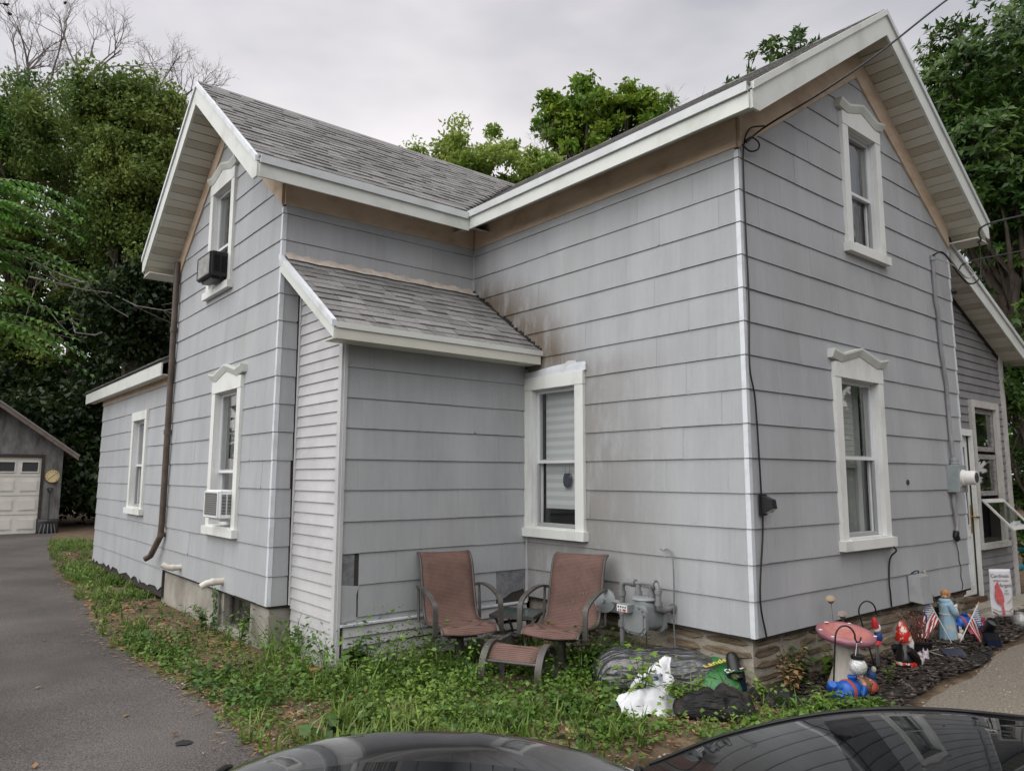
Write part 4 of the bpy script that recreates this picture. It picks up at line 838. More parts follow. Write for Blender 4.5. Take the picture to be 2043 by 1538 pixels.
def sway(n): 
    a=rng.uniform(0,2*PI,n); return np.stack([np.cos(a),np.sin(a),np.zeros(n)],1)
# low broad-leaved weeds: rosettes of small leaves on short stems
def weeds(name,n,dens,box,hmin,hmax,nl,size,lm,aspect=.7):
    x,y=scatter(n,*box,dens); m=len(x); hh=rng.uniform(hmin,hmax,m)*(.5+.9*vnoise(x,y,2.3,1)); k=np.repeat(np.arange(m),nl); q=len(k)
    f=rng.random(q)**.7; o=sway(q); rad=(.02+.55*hh[k]*rng.random(q)); P=np.stack([x[k],y[k],H(x[k],y[k])+.01],1)+o*rad[:,None]; P[:,2]+=hh[k]*f
    D=unit(o+np.stack([np.zeros(q),np.zeros(q),rng.uniform(-.5,.5,q)],1)+rdir(q)*.4); Ln=size*(.4+1.1*rng.random(q)**1.5); V=leafquads(P,D,unit(np.array((0,0,1.))+rdir(q)*.85),Ln,Ln*aspect,fat=.5)
    return tag(polymesh(name,V,4,lm),kind='stuff')
near=(-3.5,.5,-1.0,5.); farb=(-3.6,2.,4.,18.)
lush=lambda x,y:(1-bare_mask(x,y))*(.2+.8*sstep(.4,.6,vnoise(x,y,2.1,9)))*(.25+.75*sstep(.42,.6,vnoise(x,y,7.,29)))
weeds('weeds',2300,lush,near,.04,.14,13,.036,L_WEED); weeds('weeds',900,lambda x,y:lush(x,y)*sstep(.4,.7,vnoise(x,y,1.1,21)),near,.08,.22,16,.042,L_WEED2,.55)
weeds('ground_cover',2300,lambda x,y:(1-.8*bare_mask(x,y)),near,.01,.045,8,.026,L_WEED,.8)
weeds('weeds',2300,lush,farb,.03,.13,10,.045,L_WEED); weeds('ground_cover',2400,lambda x,y:(1-.85*bare_mask(x,y)),farb,.01,.06,7,.04,L_WEED2,.7)
weeds('weeds',260,lambda x,y:(1-bare_mask(x,y))*sstep(.45,.62,vnoise(x,y,3.1,41)),near,.05,.16,8,.085,L_WEED2,.6); tall=lambda x,y:np.maximum(np.exp(-((x+1.75)/.42)**2-((y-2.15)/.5)**2),np.maximum(np.exp(-((x+.42)/.3)**2-((y-1.15)/.3)**2),np.maximum(np.exp(-((x+2.35)/.25)**2-((y-2.9)/.9)**2)*.7,np.exp(-((x+.25)/.22)**2-((y-.2)/.12)**2))))
weeds('weeds',200,lambda x,y:(1-bare_mask(x,y))*sstep(.5,.66,vnoise(x,y,2.7,51)),near,.16,.34,20,.04,L_WEED,.4)
# parsley-like tufts by the ottoman, taller
weeds('weeds',420,lambda x,y:np.exp(-((x+1.45)/.65)**2-((y-1.0)/.45)**2),near,.08,.22,26,.034,L_WEED,.75)
def grass(name,n,dens,box,h0,h1,lm):
    x,y=scatter(n//7,*box,dens); k=np.repeat(np.arange(len(x)),7); q=len(k); P=np.stack([x[k]+rng.normal(0,.018,q),y[k]+rng.normal(0,.018,q),np.zeros(q)],1); P[:,2]=H(P[:,0],P[:,1])+.005
    o=sway(q); hh=rng.uniform(h0,h1,q)*(.5+vnoise(x,y,1.9,4))[k]; ln=rng.uniform(.2,.9,q); wd=rng.uniform(.004,.008,q)[:,None]; s=np.cross(o,(0,0,1.)); up=np.array((0,0,1.))
    pt=lambda f:P+up*(hh*(f-.35*ln*f*f))[:,None]+o*(hh*ln*f*f)[:,None]
    a,b,c=pt(0),pt(.5),pt(1.); V=np.stack([a-s*wd,a+s*wd,b+s*wd*.8,b-s*wd*.8,b-s*wd*.8,b+s*wd*.8,c+s*wd*.1,c-s*wd*.1],1).reshape(-1,3)
    return tag(polymesh(name,V,4,lm),kind='stuff')
grass('grass',15000,lambda x,y:(1-bare_mask(x,y))*sstep(.45,.62,vnoise(x,y,1.8,33))*(.1+.9*sstep(.5,.6,vnoise(x,y,9.,3))),near,.06,.20,L_GRASS); grass('grass',24000,lambda x,y:(1-bare_mask(x,y)),farb,.05,.17,L_GRASS)
grass('grass',5000,lambda x,y:np.exp(-((x+2.2)/.7)**2-((y-.45)/.3)**2),near,.08,.24,L_GRASS)
weeds('weeds',330,tall,near,.16,.42,24,.042,L_WEED,.6); grass('grass',1800,tall,near,.15,.40,L_GRASS)
# dry leaves, straw and chips lying about
def litter(name,n,box,dens,size,lm,asp=.5,mask=None,lift=.012):
    x=rng.uniform(box[0],box[1],n*5); y=rng.uniform(box[2],box[3],n*5); k=(rng.random(n*5)<dens(x,y))&cam_ok(x,y)
    if mask is not None: k&=mask(x,y)
    x,y=x[k][:n],y[k][:n]; q=len(x); P=np.stack([x,y,H(x,y)+lift+rng.random(q)*.014],1); Ln=size*(.4+1.2*rng.random(q)); return tag(polymesh(name,leafquads(P,unit(sway(q)+rdir(q)*.15),unit(np.array((0,0,1.))+rdir(q)*.3),Ln,Ln*asp,droop=-.1),4,lm),kind='stuff')
M_STRAW=mat('straw',(.24,.17,.10),.9,.1,col2=(.13,.085,.05),nscale=9,island=.4)
litter('dead_leaves',2600,near,lambda x,y:.15+bare_mask(x,y),.04,L_DRY,mask=in_yard); litter('straw',5200,near,lambda x,y:.1+bare_mask(x,y),.06,M_STRAW,.09,mask=in_yard)
litter('dead_leaves',3500,farb,lambda x,y:.1+bare_mask(x,y),.055,L_DRY,mask=in_yard); litter('straw',3500,farb,lambda x,y:.1+bare_mask(x,y),.08,M_STRAW,.10,mask=in_yard)
edge=lambda x,y:np.exp(-((x-drive_edge(y)+.06)/.10)**2)
litter('straw',2600,(-4,-1,-.6,12),edge,.05,M_STRAW,.15)
litter('dead_leaves',60,(-6.5,-2.6,.3,14),lambda x,y:(x<drive_edge(y))*np.exp((x-drive_edge(y))*1.6),.045,L_DRY)
litter('bark_chips',6500,(.2,6.4,-.85,-.03),lambda x,y:.9*(y>hermite(gx,gy,x)+.05)*np.ones_like(x),.06,mat('bark_chip',(.012,.010,.009),.9,.15,col2=(.10,.082,.068),nscale=14,island=.6),.35,lift=.045)
P=None
M_PEB=mat('pebble',(.20,.175,.14),.9,.2,col2=(.36,.33,.28),nscale=9,island=.3)
def pebbles(name,n,box,dens,s0,s1,m,mask=None):
    x=rng.uniform(box[0],box[1],n*5); y=rng.uniform(box[2],box[3],n*5); k=(rng.random(n*5)<dens(x,y))&cam_ok(x,y)&(in_yard(x,y) if mask else True); x,y=x[k][:n],y[k][:n]; q=len(x); s=rng.uniform(s0,s1,q)
    B=np.array([(1,0,0),(0,1,0),(-1,0,0),(0,-1,0),(0,0,.7),(0,0,-.5)],float); T=np.array([(0,1,4),(1,2,4),(2,3,4),(3,0,4),(1,0,5),(2,1,5),(3,2,5),(0,3,5)])
    a=rng.uniform(0,6.3,q); c,sn=np.cos(a),np.sin(a); bx=B[None]*(.6+.7*rng.random((q,6,1)))*s[:,None,None]; X=bx[...,0]*c[:,None]-bx[...,1]*sn[:,None]+x[:,None]; Y=bx[...,0]*sn[:,None]+bx[...,1]*c[:,None]+y[:,None]; Z=bx[...,2]+(H(x,y)+.006)[:,None]
    V=np.stack([X,Y,Z],-1); F=(T[None]+(np.arange(q)*6)[:,None,None]).reshape(-1,3); return tag(idxmesh(name,V,F,m,smooth=False),kind='stuff')
pebbles('pebbles',1500,(.3,6,-2.2,-.5),lambda x,y:1.*(y<hermite(gx,gy,x)+.03),.004,.014,M_PEB); pebbles('pebbles',700,near,lambda x,y:bare_mask(x,y)*.8,.005,.018,M_PEB,True)
# single plants one can point to
def stalk_plant(name,label,cat,x,y,h,nst,lm,size,seed,z=None,spread=.5,group=None,leafn=9,asp=.6):
    r_=random.Random(seed); z=float(H(x,y)) if z is None else z; t=thing(name,label,cat,(x,y,z),0,group); V=[]; mb=MB()
    for i in range(nst):
        a=r_.uniform(0,2*PI); o=np.array((math.cos(a),math.sin(a),0)); hh=h*r_.uniform(.6,1.05); sp=spread*hh*r_.uniform(.3,1); pts=[np.array((x,y,z))+o*sp*f*f+np.array((0,0,hh*(f-.12*f*f))) for f in np.linspace(0,1,6)]
        mb.tube(pts,[.004,.0038,.0034,.003,.0024,.0015],4,cap=False)
        for k in range(leafn):
            f=.2+.8*(k+r_.random()*.5)/leafn; p=pts[min(int(f*5),4)]; p=p+(pts[min(int(f*5)+1,5)]-p)*(f*5-int(f*5)); b=a+k*2.4; d=unit((np.array((math.cos(b),math.sin(b),.25-.5*r_.random())))[None]); L_=size*r_.uniform(.6,1.15)
            V.append(leafquads(p[None],d,unit(np.array([(0,0,1.)])+rdir(1)*.3),[L_],[L_*asp],droop=.18,fat=.45))
    polymesh('leaves',np.concatenate(V),4,lm,t); build('stem',mb,mat('green_stem',(.05,.07,.025),.7,.2),t,fix=False); return t
stalk_plant('weed_plant','dark broad leaved plant at the foot of the lean-to corner','plant',-1.98,2.50,.36,9,L_WEED2,.10,1,spread=.7,asp=.75)
stalk_plant('weed_plant','leafy seedling tree growing in front of the white bag','plant',-.86,.34,.50,8,L_WEED,.085,2,spread=.75)
stalk_plant('weed_plant','bushy bright green plant between white bag and black fabric','plant',-.72,.10,.30,14,L_WEED,.05,3,spread=.8,leafn=14)
stalk_plant('weed_plant','small green plant with yellow flowers beside black spotlight','plant',-.02,-.08,.20,7,L_WEED,.045,4,spread=.7)
stalk_plant('weed_plant','lobed green weed at the edge of the fabric','plant',.02,-.52,.20,10,L_WEED,.075,5,spread=1.1,asp=.4)
stalk_plant('weed_plant','green weed below the lying gnome','plant',.33,-.66,.16,8,L_WEED,.06,6,spread=1.,asp=.4)
stalk_plant('weed_plant','tall thin weed standing by the lying gnome','plant',.98,-.52,.34,3,L_WEED,.05,7,spread=.3,asp=.35)
stalk_plant('weed_plant','big ribbed leaves sprouting between birdbath and hook','plant',.95,-.12,.28,7,L_WEED,.13,8,spread=.9,asp=.6,leafn=5)
stalk_plant('weed_plant','green foliage climbing the stones behind the birdbath','plant',.48,-.06,.36,10,L_WEED2,.08,9,spread=.5,asp=.7)
stalk_plant('weed_plant','scrawny weed growing up behind the gas meter','plant',-.10,.95,.80,2,L_WEED,.035,10,spread=.12,leafn=16)
stalk_plant('weed_plant','broad leaved weed under the gas meter','plant',-.14,.75,.22,9,L_WEED,.10,11,spread=.8,asp=.75,leafn=5)
stalk_plant('weed_plant','leafy green weed patch right of the brown chair','plant',-.42,1.12,.34,16,L_WEED,.06,12,spread=.7,leafn=12,asp=.75)
stalk_plant('weed_plant','weed sprouting at the concrete foundation under the drain pipe','plant',XW-.12,4.95,.30,9,L_WEED,.05,13,spread=.5,leafn=14)
stalk_plant('weed_plant','weed sprouting right of the basement window','plant',XW-.10,3.92,.36,7,L_WEED,.055,14,spread=.4,leafn=12)
stalk_plant('weed_plant','spindly weed against the lean-to clapboards','plant',XL-.10,3.25,.46,5,L_WEED,.07,15,spread=.4,leafn=9)
stalk_plant('dead_plant','withered orange brown plant by the stone corner','plant',.20,-.16,.34,10,L_DRY,.06,16,spread=.55,leafn=12)
stalk_plant('dead_plant','withered brown weed left of the stone corner','plant',-.06,.62,.28,6,L_DRY,.045,17,spread=.5,leafn=12)
stalk_plant('dead_plant','dried vine on the stones left of the birdbath','plant',.42,-.03,.42,8,L_DRY,.05,18,spread=.6,leafn=10)
iv=thing('ivy','green ivy strand hanging down the concrete foundation','vine',(XW-.02,4.95,-.42)); V=[]
for i in range(75):
    z=-.40+.42*rng.random(); y=4.98+.05*math.sin(z*9)+rng.normal(0,.05); V.append(leafquads(np.array([(XW-.01,y,z)]),unit(np.array([(-.5,rng.normal(0,1),-.6)])),unit(np.array([(-1.,0,.3)])+rdir(1)*.3),[.05],[.045]))
polymesh('leaves',np.concatenate(V),4,L_WEED2,iv)

# ------------------------------------------------------------------ garage with its things
gy_=21.6; GF=Fr((0,gy_,0),(1,0,0),(0,-1,0))
m_gray=mat('weathered_boards',(.085,.084,.085),.85,.15,col2=(.20,.196,.19),nscale=3.5,stretch=(1.5,1,.5),bump=.5,bscale=30)
m_gdoor=mat('garage_door_paint',(.62,.60,.55),.5,.3,var=.06,nscale=3); m_gtrim=mat('dark_wood',(.05,.04,.036),.8,.2,var=.3,nscale=5)
ga=thing('garage','weathered grey garage with white panelled door','garage',(-3.06,gy_,G0))
mb=MB(); X0,X1=-4.68,-1.44
for pts in ([(X0,-.9),(-4.20,-.9),(-4.20,1.71),(X0,1.71)],[(-1.95,-.9),(X1,-.9),(X1,1.71),(-1.95,1.71)],[(X0,1.71),(X1,1.71),(X1,1.95),(-3.06,3.12),(X0,1.95)]): GF.prism(mb,pts,-.1,0)
mb.box((X0,gy_+.1,-.9),(X0+.1,gy_+6,1.9)); mb.box((X1-.1,gy_+.1,-.9),(X1,gy_+6,1.9)); build('wall',mb,m_gray,ga)
mb=MB(); zr_=lambda x:3.22-.72*abs(x+3.06)
for sg in (-1,1):
    xe_=-3.06+sg*2.0; mb.hull([(-3.06,gy_-.3,3.24),(xe_,gy_-.3,zr_(xe_)),(xe_,gy_+6.2,zr_(xe_)),(-3.06,gy_+6.2,3.24)],[(-3.06,gy_-.3,3.19),(xe_,gy_-.3,zr_(xe_)-.05),(xe_,gy_+6.2,zr_(xe_)-.05),(-3.06,gy_+6.2,3.19)])
build('roof',mb,m_shing2,ga)
for sg in (-1,1):
    mb=MB(); xe_=-3.06+sg*1.98; mb.hull([(-3.06,gy_-.29,3.185),(xe_,gy_-.29,zr_(xe_)-.055),(xe_,gy_-.29,zr_(xe_)-.17),(-3.06,gy_-.29,3.06)],[(-3.06,gy_-.26,3.185),(xe_,gy_-.26,zr_(xe_)-.055),(xe_,gy_-.26,zr_(xe_)-.17),(-3.06,gy_-.26,3.06)]); build('rake_board',mb,mat('faded_brown_paint',(.15,.115,.10),.8,.2,var=.2,nscale=6),ga)
gd=build_empty_part('door',ga); gd['label']='cream sectional garage door with small windows'
mb=MB(); GF.box(mb,-4.2,-1.95,-.47,1.70,-.09,-.05); build('door_slab',mb,m_gdoor,gd)
for r in range(4):
    for c in range(4):
        u0=-4.16+c*.555; z0=-.42+r*.53; mb=MB()
        if r<3:
            GF.prism(mb,[(u0+.06,z0+.1),(u0+.5,z0+.1),(u0+.5,z0+.42),(u0+.06,z0+.42)],-.05,-.042); GF.prism(mb,[(u0+.09,z0+.13),(u0+.47,z0+.13),(u0+.47,z0+.39),(u0+.09,z0+.39)],-.042,-.03); build('door_panel',mb,m_gdoor,gd)
        else:
            for q in ((u0+.06,u0+.5,z0+.10,z0+.13),(u0+.06,u0+.5,z0+.39,z0+.42),(u0+.06,u0+.09,z0+.13,z0+.39),(u0+.47,u0+.5,z0+.13,z0+.39)): GF.box(mb,*q,-.05,-.025)
            build('window_frame',mb,m_gdoor,gd); mb=MB(); GF.box(mb,u0+.09,u0+.47,z0+.13,z0+.39,-.05,-.045); build('pane',mb,mat('dull_glass',(.05,.05,.055),.15,.5),gd)
for z in (.10,.63,1.16):
    mb=MB(); GF.box(mb,-4.2,-1.95,z-.004,z+.004,-.05,-.046); build('door_joint',mb,m_gtrim,gd)
mb=MB()
for q in ((-1.95,-1.88,-.47,1.78),(-4.27,-4.2,-.47,1.78),(-4.2,-1.95,1.71,1.78)): GF.box(mb,*q,.0,.03)
build('door_frame',mb,m_gtrim,ga); mb=MB(); GF.box(mb,X1-.09,X1+.005,-.5,1.9,.001,.03); build('corner_board',mb,m_gray,ga)
th=thing('thermometer','round cream dial thermometer on the garage wall','thermometer',(-1.665,gy_-.03,1.17))
mb=MB(); mb.lathe([(.001,.0),(.19,.0),(.20,.02),(.19,.035),(.172,.037)],(-1.665,gy_,1.17),32,axis=(0,-1,0)); build('rim',mb,mat('brass_rim',(.25,.18,.08),.4,.5,metal=.6),th,smooth=40)
mb=MB(); mb.lathe([(.001,.036),(.172,.036),(.172,.039),(.001,.0395)],(-1.665,gy_,1.17),32,axis=(0,-1,0)); build('dial',mb,mat('cream_dial',(.60,.50,.28),.6,.2),th)
mb=MB()
for k in range(11):
    a=R(225-27*k); c,s=math.cos(a),math.sin(a); mb.bar((-1.665+.12*c,gy_-.042,1.17+.12*s),(-1.665+.155*c,gy_-.042,1.17+.155*s),.014,.003,(0,1,0))
build('numerals',mb,m_gtrim,th); mb=MB(); mb.bar((-1.665-.09,gy_-.044,1.17-.08),(-1.665+.11,gy_-.044,1.17+.10),.012,.004,(0,1,0)); build('needle',mb,mat('needle_red',(.25,.05,.03),.5),th)
sh=thing('snow_shovel','black snow shovel leaning on the garage wall','shovel',(-1.72,gy_-.25,G0)); m_blk=mat('black_plastic',(.012,.012,.013),.4,.4); m_steel=mat('worn_steel',(.35,.36,.38),.35,.5,metal=.8,var=.3,nscale=8)
mb=MB(); mb.tube([(-1.72,gy_-.24,-.05),(-1.70,gy_-.05,.70)],.018,8); build('shaft',mb,m_blk,sh,smooth=60)
mb=MB(); mb.tube([(-1.70,gy_-.05,.70),(-1.76,gy_-.05,.80),(-1.76,gy_-.05,.83),(-1.64,gy_-.05,.83),(-1.64,gy_-.05,.80),(-1.70,gy_-.05,.70)],.018,6); build('grip',mb,m_blk,sh,smooth=60)
G=[[(-1.72+.27*u,gy_-.30+.10*u*u+.06*v,-.44+.42*v) for u in np.linspace(-1,1,11)] for v in np.linspace(0,1,6)]; mb=MB(); mb.grid(G); b_=build('blade',mb,m_blk,sh,smooth=60,fix=False)
sm=b_.modifiers.new('thick','SOLIDIFY'); sm.thickness=.012
mb=MB()
for k in range(5): u=-.75+.37*k; mb.bar((-1.72+.27*u,gy_-.325+.10*u*u,-.42),(-1.72+.2*u,gy_-.31+.08*u*u,-.16),.022,.008,(0,1,0))
build('rib',mb,m_steel,sh)
# ------------------------------------------------------------------ things fixed to the house
def ac_unit(label,y0,y1,z0,z1,out,mc,mg,slots):
    t=thing('air_conditioner',label,'air conditioner',(XW,(y0+y1)/2,z0),0,'window air conditioners in the left gable'); f=LG
    mb=MB(); f.box(mb,y0,y1,z0,z1,-.05,out); c=build('case',mb,mc,t); bv=c.modifiers.new('bevel','BEVEL'); bv.width=.012; bv.segments=2
    mb=MB(); n=11
    for k in range(n): z=z0+.035+(z1-z0-.07)*k/(n-1); f.box(mb,y0+.03,y1-.03,z-.006,z+.006,out+.004,out+.012)
    tag(build('grille',mb,mg,t),kind='stuff')
    mb=MB()
    for q in ((y0+.012,y0+.03,z0+.012,z1-.012),(y1-.03,y1-.012,z0+.012,z1-.012),(y0+.03,y1-.03,z0+.012,z0+.028),(y0+.03,y1-.03,z1-.028,z1-.012)): f.box(mb,*q,out+.001,out+.016)
    build('grille_frame',mb,mc,t); mb=MB(); f.box(mb,y0+.03,y1-.03,z0+.028,z1-.028,out+.001,out+.003); build('coil',mb,mat('coil_fins',(.10,.10,.10),.5,.4) if mc is not m_blk else mat('dusty_fins',(.42,.42,.41),.6,.3,col2=(.6,.6,.58),nscale=20),t)
    mb=MB()
    for i in range(2):
        for k in range(14): z=z0+.05+(z1-z0-.10)*k/13; d=out*(.22+.36*i); f.box(mb,y0-.004,y0-.0005,z-.004,z+.004,d,d+out*.28)
    tag(build('side_louvre',mb,slots,t),kind='stuff'); mb=MB(); f.box(mb,y0+.06,y1-.06,z0-.03,z0-.001,out-.12,out-.03); build('drip_pan',mb,mc,t); return t
ac_unit('black window air conditioner in the upper window',5.04,5.52,3.40,3.68,.22,m_blk,mat('pale_grille',(.48,.48,.46),.5,.3,col2=(.32,.31,.30),nscale=12),mat('slot_black',(.004,.004,.004),.8))
ac_unit('white window air conditioner in the lower window',4.54,5.0,.75,1.04,.16,mat('white_enamel',(.70,.71,.71),.4,.4,var=.04,nscale=5),mat('grey_grille',(.22,.22,.21),.5,.3),mat('slot_dark',(.02,.02,.02),.7))
# electric meter and conduit
m_elec=mat('meter_grey',(.20,.235,.235),.45,.4,col2=(.27,.30,.295),nscale=6); m_cond=mat('conduit_paint',(.24,.235,.245),.6,.3,var=.15,nscale=6)
em=thing('electric_meter','grey electric meter box with round white dial on the gable wall','electric meter',(3.82,0,1.2))
mb=MB(); RG.box(mb,3.69,3.92,1.04,1.33,.005,.13); bx_=build('box',mb,m_elec,em); bv=bx_.modifiers.new('bevel','BEVEL'); bv.width=.008; bv.segments=2
mb=MB(); mb.lathe([(.001,.0),(.085,.0),(.085,.02),(.076,.025),(.074,.12),(.07,.13),(.055,.131)],RG(3.80,1.195,.13),28,axis=(0,-1,0)); build('dial_cover',mb,mat('white_plastic',(.68,.67,.64),.35,.4),em,smooth=35)
mb=MB(); mb.lathe([(.001,.128),(.055,.128),(.055,.134),(.001,.135)],RG(3.80,1.195,.13),24,axis=(0,-1,0)); build('glass',mb,mat('meter_glass',(.06,.07,.075),.05,.6),em)
mb=MB(); RG.box(mb,3.71,3.77,1.10,1.155,.131,.134); build('sticker',mb,mat('sticker_print',(.5,.48,.47),.6,col2=(.28,.12,.10),nscale=60,sharp=(.5,.55)),em)
mb=MB(); mb.tube([RG(3.66,3.60,.03),RG(3.66,3.15,.03),RG(3.69,3.0,.035),RG(3.71,2.6,.035),RG(3.74,2.42,.035),RG(3.79,2.2,.035),RG(3.80,1.7,.035),RG(3.79,1.46,.05),RG(3.79,1.33,.06)],.022,9); build('conduit',mb,m_cond,em,smooth=50)
mb=MB(); mb.lathe([(.04,0),(.045,.02),(.036,.03),(.042,.05),(.03,.08)],RG(3.79,1.33,.06),14); build('conduit_hub',mb,m_elec,em,smooth=40); mb=MB(); mb.tube([RG(3.66,3.58,.03),RG(3.66,3.64,.03)],.032,8); build('weather_head',mb,m_elec,em,smooth=40)
mb=MB(); mb.tube([RG(3.76,1.04,.05),RG(3.74,.93,.045),RG(3.78,.80,.045),RG(3.80,.68,.045),RG(3.77,.63,.04)],[.021,.021,.024,.022,.015],9); build('lower_conduit',mb,m_cond,em,smooth=50)
mb=MB(); mb.tube([RG(3.77,.63,.04),RG(3.76,.58,.035),RG(3.80,.545,.035),RG(3.79,.52,.03)],[.03,.035,.03,.012],8); mb.tube([RG(3.79,.52,.02),RG(3.84,.40,.02),RG(3.84,.32,.02),RG(3.88,.24,.02),RG(3.86,.15,.02),RG(3.90,.06,.02),RG(3.86,.0,.02)],.004,5); build('taped_cable_end',mb,m_blk,em,smooth=50)
m_cable=mat('black_cable',(.010,.010,.011),.5,.35)
def cable(name,label,pts,r,cat='cable',m=None,group=None):
    P=np.array(pts,float); t=np.linspace(0,1,len(P)); tt=np.linspace(0,1,len(P)*4); Q=np.stack([hermite(t,P[:,i],tt) for i in range(3)],1)
    mb=MB(); mb.tube(Q,r,6); return tag(build(name,mb,m or m_cable,smooth=60),label,cat,group)
cable('cable','black cable running down the bright front corner of the house',[RG(.10,3.90,.05),RG(.03,3.80,.035),RG(.03,3.2,.03),RG(.04,2.55,.03),RG(.0,2.04,.04),RG(.075,1.78,.03),RG(.105,1.2,.03),RG(.11,1.0,.03),RG(.112,.78,.03),RG(.035,.30,.035),RG(.107,.01,.03)],.007)
cable('cable','coiled cable loop under the corner eave',[RG(.02,3.84,.03),RG(.10,3.80,.05),RG(.20,3.84,.06),RG(.22,3.90,.06),RG(.12,3.92,.06),RG(.03,3.87,.05),RG(.10,3.99,.06),RG(.24,4.04,.10)],.007)
cable('overhead_wire','overhead service wire rising across the gable peak',[RG(.05,3.86,.05),RG(.24,4.03,.12),at(1640,184,5.35),at(1762,100,5.6),at(1895,-4,5.9),at(2100,-150,6.5)],.008,'wire')
cable('cable','black cable hanging from the lower gable window sill',[RG(2.15,.56,.09),RG(2.18,.52,.10),RG(2.20,.44,.03),RG(2.17,.24,.025),RG(2.18,.14,.025),RG(2.19,.01,.025)],.008)
cable('cable','bundle of drooping service cables at the right eave',[RG(3.62,3.63,.05),RG(3.72,3.66,.12),RG(3.85,3.45,.20),RG(4.0,3.33,.26),RG(4.2,3.42,.30),RG(4.28,3.66,.3),RG(4.28,3.84,.3)],.009)
cable('cable','thin grey cable looping below the right eave',[RG(4.18,3.88,.05),RG(4.1,3.6,.2),RG(4.15,3.48,.26),RG(4.02,3.40,.24),RG(3.8,3.52,.18),RG(3.66,3.6,.06)],.006,m=m_cond)
cable('overhead_wire','black drop wire leaving the eave tip towards the right',[RG(4.20,3.88,.06),RG(4.30,3.86,.30),at(1960,452,7.0),at(2060,425,8.2),at(2250,380,10)],.009,'wire')
cable('overhead_wire','lower slack wire running right in front of the dark tree',[RG(4.18,3.55,.1),at(1935,522,7.2),at(2043,500,8.6),at(2200,470,10)],.007,'wire')
isl=thing('insulator','black wire insulator clamped to the wall corner','insulator',tuple(RG(4.15,3.32,.05))); mb=MB(); p=RG(4.15,3.32,.0); mb.lathe([(.02,0),(.03,.01),(.03,.025),(.018,.035),(.03,.045),(.03,.06),(.02,.07)],p+np.array((.02,-.01,0)),12,axis=(1,-.4,0)); build('spool',mb,m_blk,isl,smooth=40)
sc=thing('security_light','small black security light on the front corner wall','light',tuple(RG(.13,.97,.0)))
mb=MB(); RG.box(mb,.085,.175,.90,1.06,.02,.035); build('back_plate',mb,m_blk,sc)
mb=MB(); mb.hull([RG(.095,.91,.036),RG(.165,.91,.036),RG(.165,1.05,.036),RG(.095,1.05,.036)],[RG(.10,.955,.13),RG(.16,.955,.13),RG(.16,1.02,.12),RG(.10,1.02,.12)]); build('housing',mb,m_blk,sc)
mb=MB(); mb.hull([RG(.105,.925,.06),RG(.155,.925,.06),RG(.155,.953,.125),RG(.105,.953,.125)],[RG(.105,.918,.065),RG(.155,.918,.065),RG(.155,.948,.131),RG(.105,.948,.131)]); mb.ball(RG(.13,.932,.105),.011,10,6); build('lens',mb,mat('lamp_lens',(.28,.27,.22),.15,.5),sc)
vc=thing('window_well_cover','translucent grey plastic cover on the wall above the flowerbed','cover',(2.73,0,.0)); m_cov=mat('cloudy_plastic',(.26,.265,.275),.3,.4,col2=(.33,.335,.34),nscale=7)
mb=MB(); mb.hull([RG(2.58,.02,.02),RG(2.90,.02,.02),RG(2.90,.26,.02),RG(2.58,.26,.02)],[RG(2.62,-.0,.13),RG(2.78,-.0,.15),RG(2.78,.25,.13),RG(2.62,.25,.11)]); build('hood',mb,m_cov,vc); mb=MB(); mb.hull([RG(2.785,.0,.149),RG(2.90,.03,.02),RG(2.90,.25,.02),RG(2.785,.25,.129)],[RG(2.79,.0,.152),RG(2.905,.03,.024),RG(2.905,.25,.024),RG(2.79,.25,.132)]); build('side_panel',mb,mat('clear_plastic',(.34,.35,.35),.2,.5),vc); mb=MB(); mb.tube([RG(2.66,.275,.02),RG(2.66,.30,.06),RG(2.70,.30,.07),RG(2.72,.275,.06)],.006,5); build('hook',mb,m_blk,vc)
kh=thing('wall_cap','small dark round cap on the gable wall','cap',tuple(RG(2.72,1.147,.01))); mb=MB(); mb.lathe([(.001,.0),(.028,.0),(.026,.008),(.001,.012)],RG(2.72,1.147,.012),14,sy=1.,axis=(0,-1,0)); build('cap',mb,m_gtrim,kh)
ho=thing('hanging_ornament','dark glass ornament hanging inside the blind window','ornament',(.085,2.1,1.2)); mb=MB(); mb.lathe([(.03,.065),(.045,.06),(.06,.02),(.06,-.03),(.045,-.065),(.02,-.075)],(.095,2.10,1.16),14,sx=.25); build('body',mb,mat('blue_grey_glass',(.05,.055,.075),.2,.5,var=.5,nscale=30),ho,smooth=50); mb=MB(); mb.tube([(.095,2.07,1.225),(.095,2.07,1.30)],.002,4); mb.tube([(.095,2.13,1.225),(.095,2.13,1.30)],.002,4); build('cord',mb,m_blk,ho)
# gas meter and regulator
m_gas=mat('gas_grey',(.17,.185,.19),.42,.45,col2=(.22,.235,.235),nscale=7,bump=.1,bscale=60); m_pipe=mat('painted_pipe',(.15,.155,.16),.5,.4,col2=(.20,.20,.20),nscale=12,bump=.2)
gm=thing('gas_meter','grey gas meter with pipes and round regulator beside the right chair','gas meter',(-.24,.86,G0))
def rpoly(y0,y1,z0,z1,r,n=5):
    o=[]
    for cy,cz,a0 in ((y1-r,z1-r,0),(y0+r,z1-r,90),(y0+r,z0+r,180),(y1-r,z0+r,270)):
        for k in range(n+1): a=R(a0+90*k/n); o.append((cy+r*math.cos(a),cz+r*math.sin(a)))
    return o
GX=Fr((0,0,0),(0,1,0),(-1,0,0)); mb=MB(); GX.prism(mb,rpoly(.755,.955,-.03,.20,.05),.13,.33); build('body',mb,m_gas,gm,smooth=40)
for d0,d1 in ((.33,.365),(.10,.13)):
    mb=MB(); GX.prism(mb,rpoly(.735,.965,-.055,.165,.05),d0,d1); build('cover_plate',mb,m_gas,gm,smooth=40)
